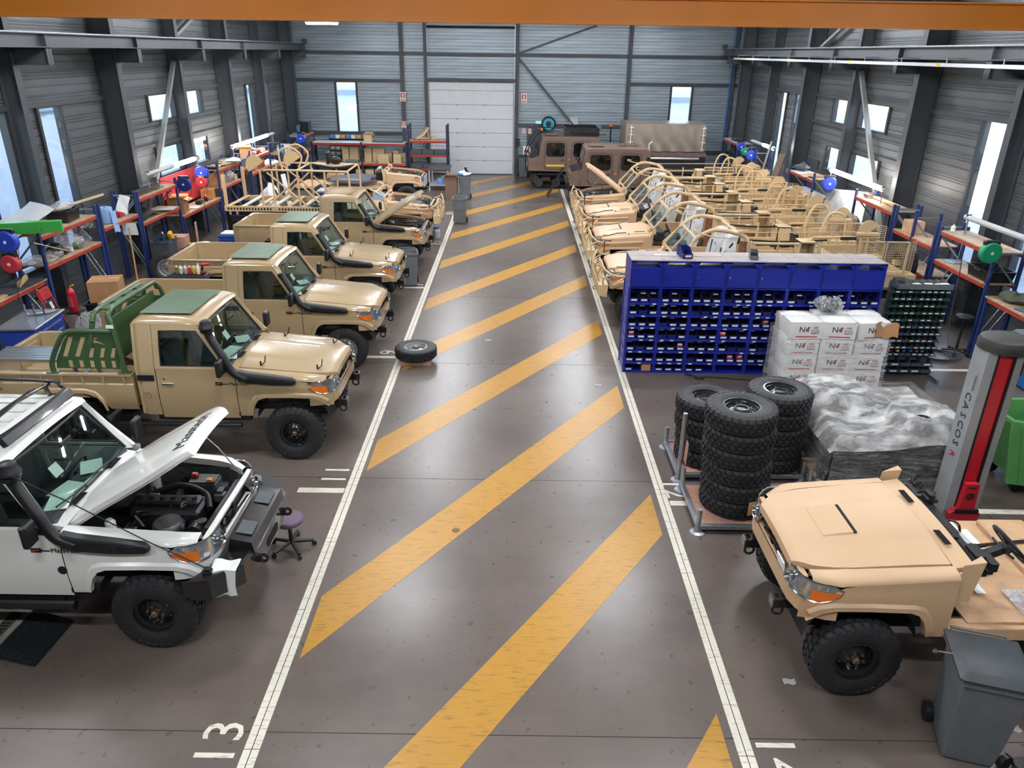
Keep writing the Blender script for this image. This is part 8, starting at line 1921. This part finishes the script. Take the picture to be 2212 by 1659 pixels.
# signs and small wall gear on the back wall
REDS = mat('sign_red', '#c23a3a', .5); AMB = mat('sign_amber', '#d98a2b', .5)
def sign(x, z, label, w=.26, h=.40, y=.212):
    e = empty('fire_sign', (x, YB - y, z), 0, label, 'sign', 'fire point signs')
    MB().bb(-w / 2, w / 2, 0, .008, -h / 2, h / 2).done('sign_plate', PAPER, e); MB().bb(-w * .38, w * .38, -.004, 0, -h * .12, h * .4).done('sign_field', REDS, e); MB().bb(-w * .4, w * .4, -.004, 0, -h * .45, -h * .26).done('sign_strip', AMB, e); MB().bb(-.03, .03, -.006, -.003, -h * .05, h * .3).done('sign_symbol', PAPER, e); return e
sign(-5.3, 3.52, 'upper red and white fire sign on the steel post'); sign(-5.3, 2.28, 'lower red and white fire sign on the steel post', .2, .3); sign(.38, 3.52, 'red and white fire sign right of the roller door, high up', y=.045)
sign(.40, 2.05, 'small fire sign over the grey door, left of two', .16, .24, .045); sign(.68, 2.05, 'small fire sign over the grey door, right of two', .16, .24, .1)
xs = empty('exit_sign', (1.1, YB - .12, 2.45), 0, 'small green lit exit sign beside the turquoise reel', 'sign'); MB().bb(-.16, .16, 0, .06, -.07, .07).done('sign_case', PAPER, xs); MB().bb(-.05, .1, -.004, 0, -.05, .05).done('lit_panel', mat('exit_green', '#2fbf86', .5, emit=1.5), xs)
cp = empty('control_box', (.12, YB - .28, 1.55), 0, 'black door control box beside the roller door', 'control box'); MB().box((0, 0, 0), (.14, .10, .36), .01).done('box_body', BLACK, cp); MB().box((.0, -.052, .08), (.06, .006, .06)).done('button_plate', GREYD, cp)
nb = empty('notice_board', (.55, YB - .11, 1.1), 0, 'white notice with a red band beside the grey door', 'notice'); MB().bb(-.18, .18, 0, .015, -.28, .28).done('board', PAPER, nb); MB().bb(-.12, .12, -.004, 0, -.02, .1).done('red_band', REDS, nb)
ps = empty('pedestal_table', (3.75, 36.3, 0), 0, 'tall pedestal table with a monitor behind the tracked carriers', 'table'); MB().box((0, 0, 2.05), (.9, .5, .05), .01).done('table_top', mat('brown_top', '#8a5a40', .5), ps); MB().cyl((0, 0, .05), (0, 0, 2.03), .05, 12).done('pedestal', GREYL, ps); MB().lathe([(.001, .05), (.25, .05), (.28, 0)], 16).done('foot', GREYL, ps)
mo = empty('monitor', (3.75, 36.3, 2.078), 0, 'grey monitor on the pedestal table', 'monitor'); MB().box((0, 0, .26), (.42, .05, .30), .01).done('screen', GREYP, mo); MB().bb(-.1, .1, -.08, .08, 0, .02).done('foot', GREYP, mo); MB().bar((0, .02, .02), (0, .02, .2), .04, .03).done('stand', GREYP, mo)
bea = empty('beacon_pole', (4.35, 35.9, 0), 0, 'black pole with an orange beacon behind the carrier', 'beacon'); MB().cyl((0, 0, 0), (0, 0, 2.45), .03, 10).done('pole', BLACK, bea); MB().cyl((0, 0, 2.45), (0, 0, 2.55), .08, 14).done('beacon_lens', ORANGE, bea); MB().box((0, -.02, 1.65), (.26, .08, .2), .01).done('grey_box', GREYL, bea); MB().lathe([(.001, .03), (.2, .03), (.22, 0)], 16).done('foot', BLACK, bea)
# ---------------------------------------------------------------- right side clutter
lumber((9.05, 20.95, 0), (9.55, 21.9, 2.0), 1.1, .015, 'large grey steel sheet leaning below the long bright lamp', STEEL, 'steel_sheet', 'sheet')
lumber((8.75, 27.0, .0), (9.35, 27.2, 2.35), .35, .03, 'dark brown board leaning by the grey door', BROWNV, 'leaning_board', 'board')
lumber((8.55, 27.6, .0), (9.15, 27.9, 2.7), .10, .06, 'long grey steel profile leaning by the far lamp', STEEL, 'leaning_profile', 'profile')
sheet((9.45, 24.0, 2.06), (.6, 1.2), .1, 'brown paper sheet crumpled over the pale rack top', CARDL, 'paper_sheet', 'paper', .06)
bag((9.5, 25.6, 2.04), (.25, .3, .22), 'dark cloth bundle on the pale topped rack', GREYD, seed=71)
lumber((9.45, 18.6, 2.12), (9.5, 20.3, 2.12), .08, .04, 'reddish timber strip on the tall board rack', CARDL, 'timber_strip', 'timber')
tag(MB(TR(9.4, 20.2, 2.085)).box((0, 0, .05), (.2, .22, .10), .01).done('steel_tin', STEEL), 'steel tin on the tall board rack', 'tin')
bag((8.75, 19.6, .0), (.3, .3, .6), 'red machine part under the tall board rack', RED, 'red_part', 'part', seed=73)
bag((9.5, 22.75, .0), (.28, .35, .9), 'white wrapped part near the mesh cage', PAPER, 'wrapped_part', 'part', seed=74)
lumber((9.0, 18.7, 1.72), (9.0, 19.5, 1.72), .1, .12, 'green steel block on the low rack deck', mat('block_green', '#2f8a3d', .5), 'green_block', 'block') if False else None
card_box((9.4, 18.0 - .35, 1.725), (.3, .4, .28), .1, 'pale brown carton on the low rack deck', m=CARDL)
can((9.35, 15.95, 2.125), .045, .14, PAPER, 'white paper cup on the two deck rack', 'paper_cup', 'cup', capm=PAPER)
tag(MB(TR(9.4, 15.75, 1.505)).box((0, 0, .015), (.2, .28, .03), .005, RZ(.3)).done('blue_pack', mat('pale_blue', '#a8c4d8', .5)), 'pale blue pack on the lower deck of the two deck rack', 'pack')
tub((9.46, 14.5, 1.505), (.55, .75, .22), 0, 'long black tub on the lower deck of the two deck rack', BLACK)
lp = empty('laptop', (9.35, 13.0, 1.302), .2, 'dark laptop on the worn wooden workbench', 'laptop'); MB().box((0, 0, .012), (.26, .36, .02), .004).done('keyboard_deck', GREYD, lp); MB().box((.13, 0, .13), (.012, .36, .24), .004, RY(.25)).done('screen', GREYD, lp)
sheet((9.3, 12.45, 1.305), (.22, .30), .3, 'white paper sheet on the worn wooden workbench', PAPER, 'paper_sheet', 'paper', .002)
bag((9.45, 13.55, 1.30), (.24, .26, .18), 'olive cloth tool roll on the worn wooden workbench', mat('olive_cloth', '#4d5240', .9), 'tool_roll', 'tool roll', seed=81)
can((9.4, 12.0, 1.302), .04, .12, BLACK, 'black cup on the worn wooden workbench', 'cup', 'cup', capm=BLACK)
sheet((9.3, 16.35, .45), (.9, .9), .1, 'grey perforated plastic sheet leaning under the low rack', GREYL, 'plastic_panel', 'panel', .03, (1.15, .15)) if False else None
pp = empty('perforated_sheet', (9.0, 15.75, 0), .05, 'grey perforated panel in clear plastic leaning on the rack', 'panel')
MB().grid(10, 8, lambda u, v: (lerp(-.45, .45, u), .35 * v, .02 + .85 * v + .015 * sin(9 * u)), (0, -.015, 0)).done('panel_plate', mat('panel_grey', '#a9b0b6', .35, .4), pp)
for i in range(4):
    for j in range(4): MB().box((-.25 + .16 * i, .10 + .06 * j - .012, .30 + .13 * j), (.035, .02, .035)).done('panel_hole', GREYD, pp)
cc = empty('coiled_cable', (8.5, 14.1, 0), 0, 'grey blue air cable coiled on the floor below the rack', 'cable')
for k in range(4): MB().tube([(.30 * (1 + .1 * k) * cos(t) + .03 * k, .34 * (1 - .06 * k) * sin(t) - .03 * k, .014 + .012 * k) for t in [2 * pi * q / 28 for q in range(28)]], .012, 6, closed=True).done('cable_turn', mat('cable_grey', '#3f4850', .5), cc)
MB().tube(bezier([(.3, 0, .03), (.35, .3, .6), (.32, .35, 1.6), (.25, .35, 2.2)], 6), .010, 6).done('rising_cable', mat('cable_grey', '#3f4850', .5), cc)
MB().tube(bezier([(-.3, 0, .03), (-.6, -.5, .015), (-.9, -.75, .015), (-1.35, -1.0, .015)], 6), .010, 6).done('trailing_cable', BLACK, cc)
for k in range(3):
    y = 27.6 + .0; can((9.0 + .0, 28.6 + .25 * k, 0), .08, .35, (RED, BLACK, RED)[k], '%s canister by the far rack, %s along' % (('red', 'black', 'red')[k], ORD[k]), 'canister', 'canister')
card_box((9.45, 33.3, 2.165), (.4, .6, .08), 0, 'flat black case on the dark far rack', m=BLACK, name='flat_case', cat='case')
card_box((9.45, 30.6, 1.305), (.4, .5, .22), 0, 'brown carton on the rack with the far blue reels')
# white wrapped helmet shape on a seat
bag((4.0, 22.75, 1.05), (.20, .20, .26), 'white plastic covered helmet shape inside the open army vehicle', WHITECOVER, 'covered_helmet', 'helmet', seed=91)
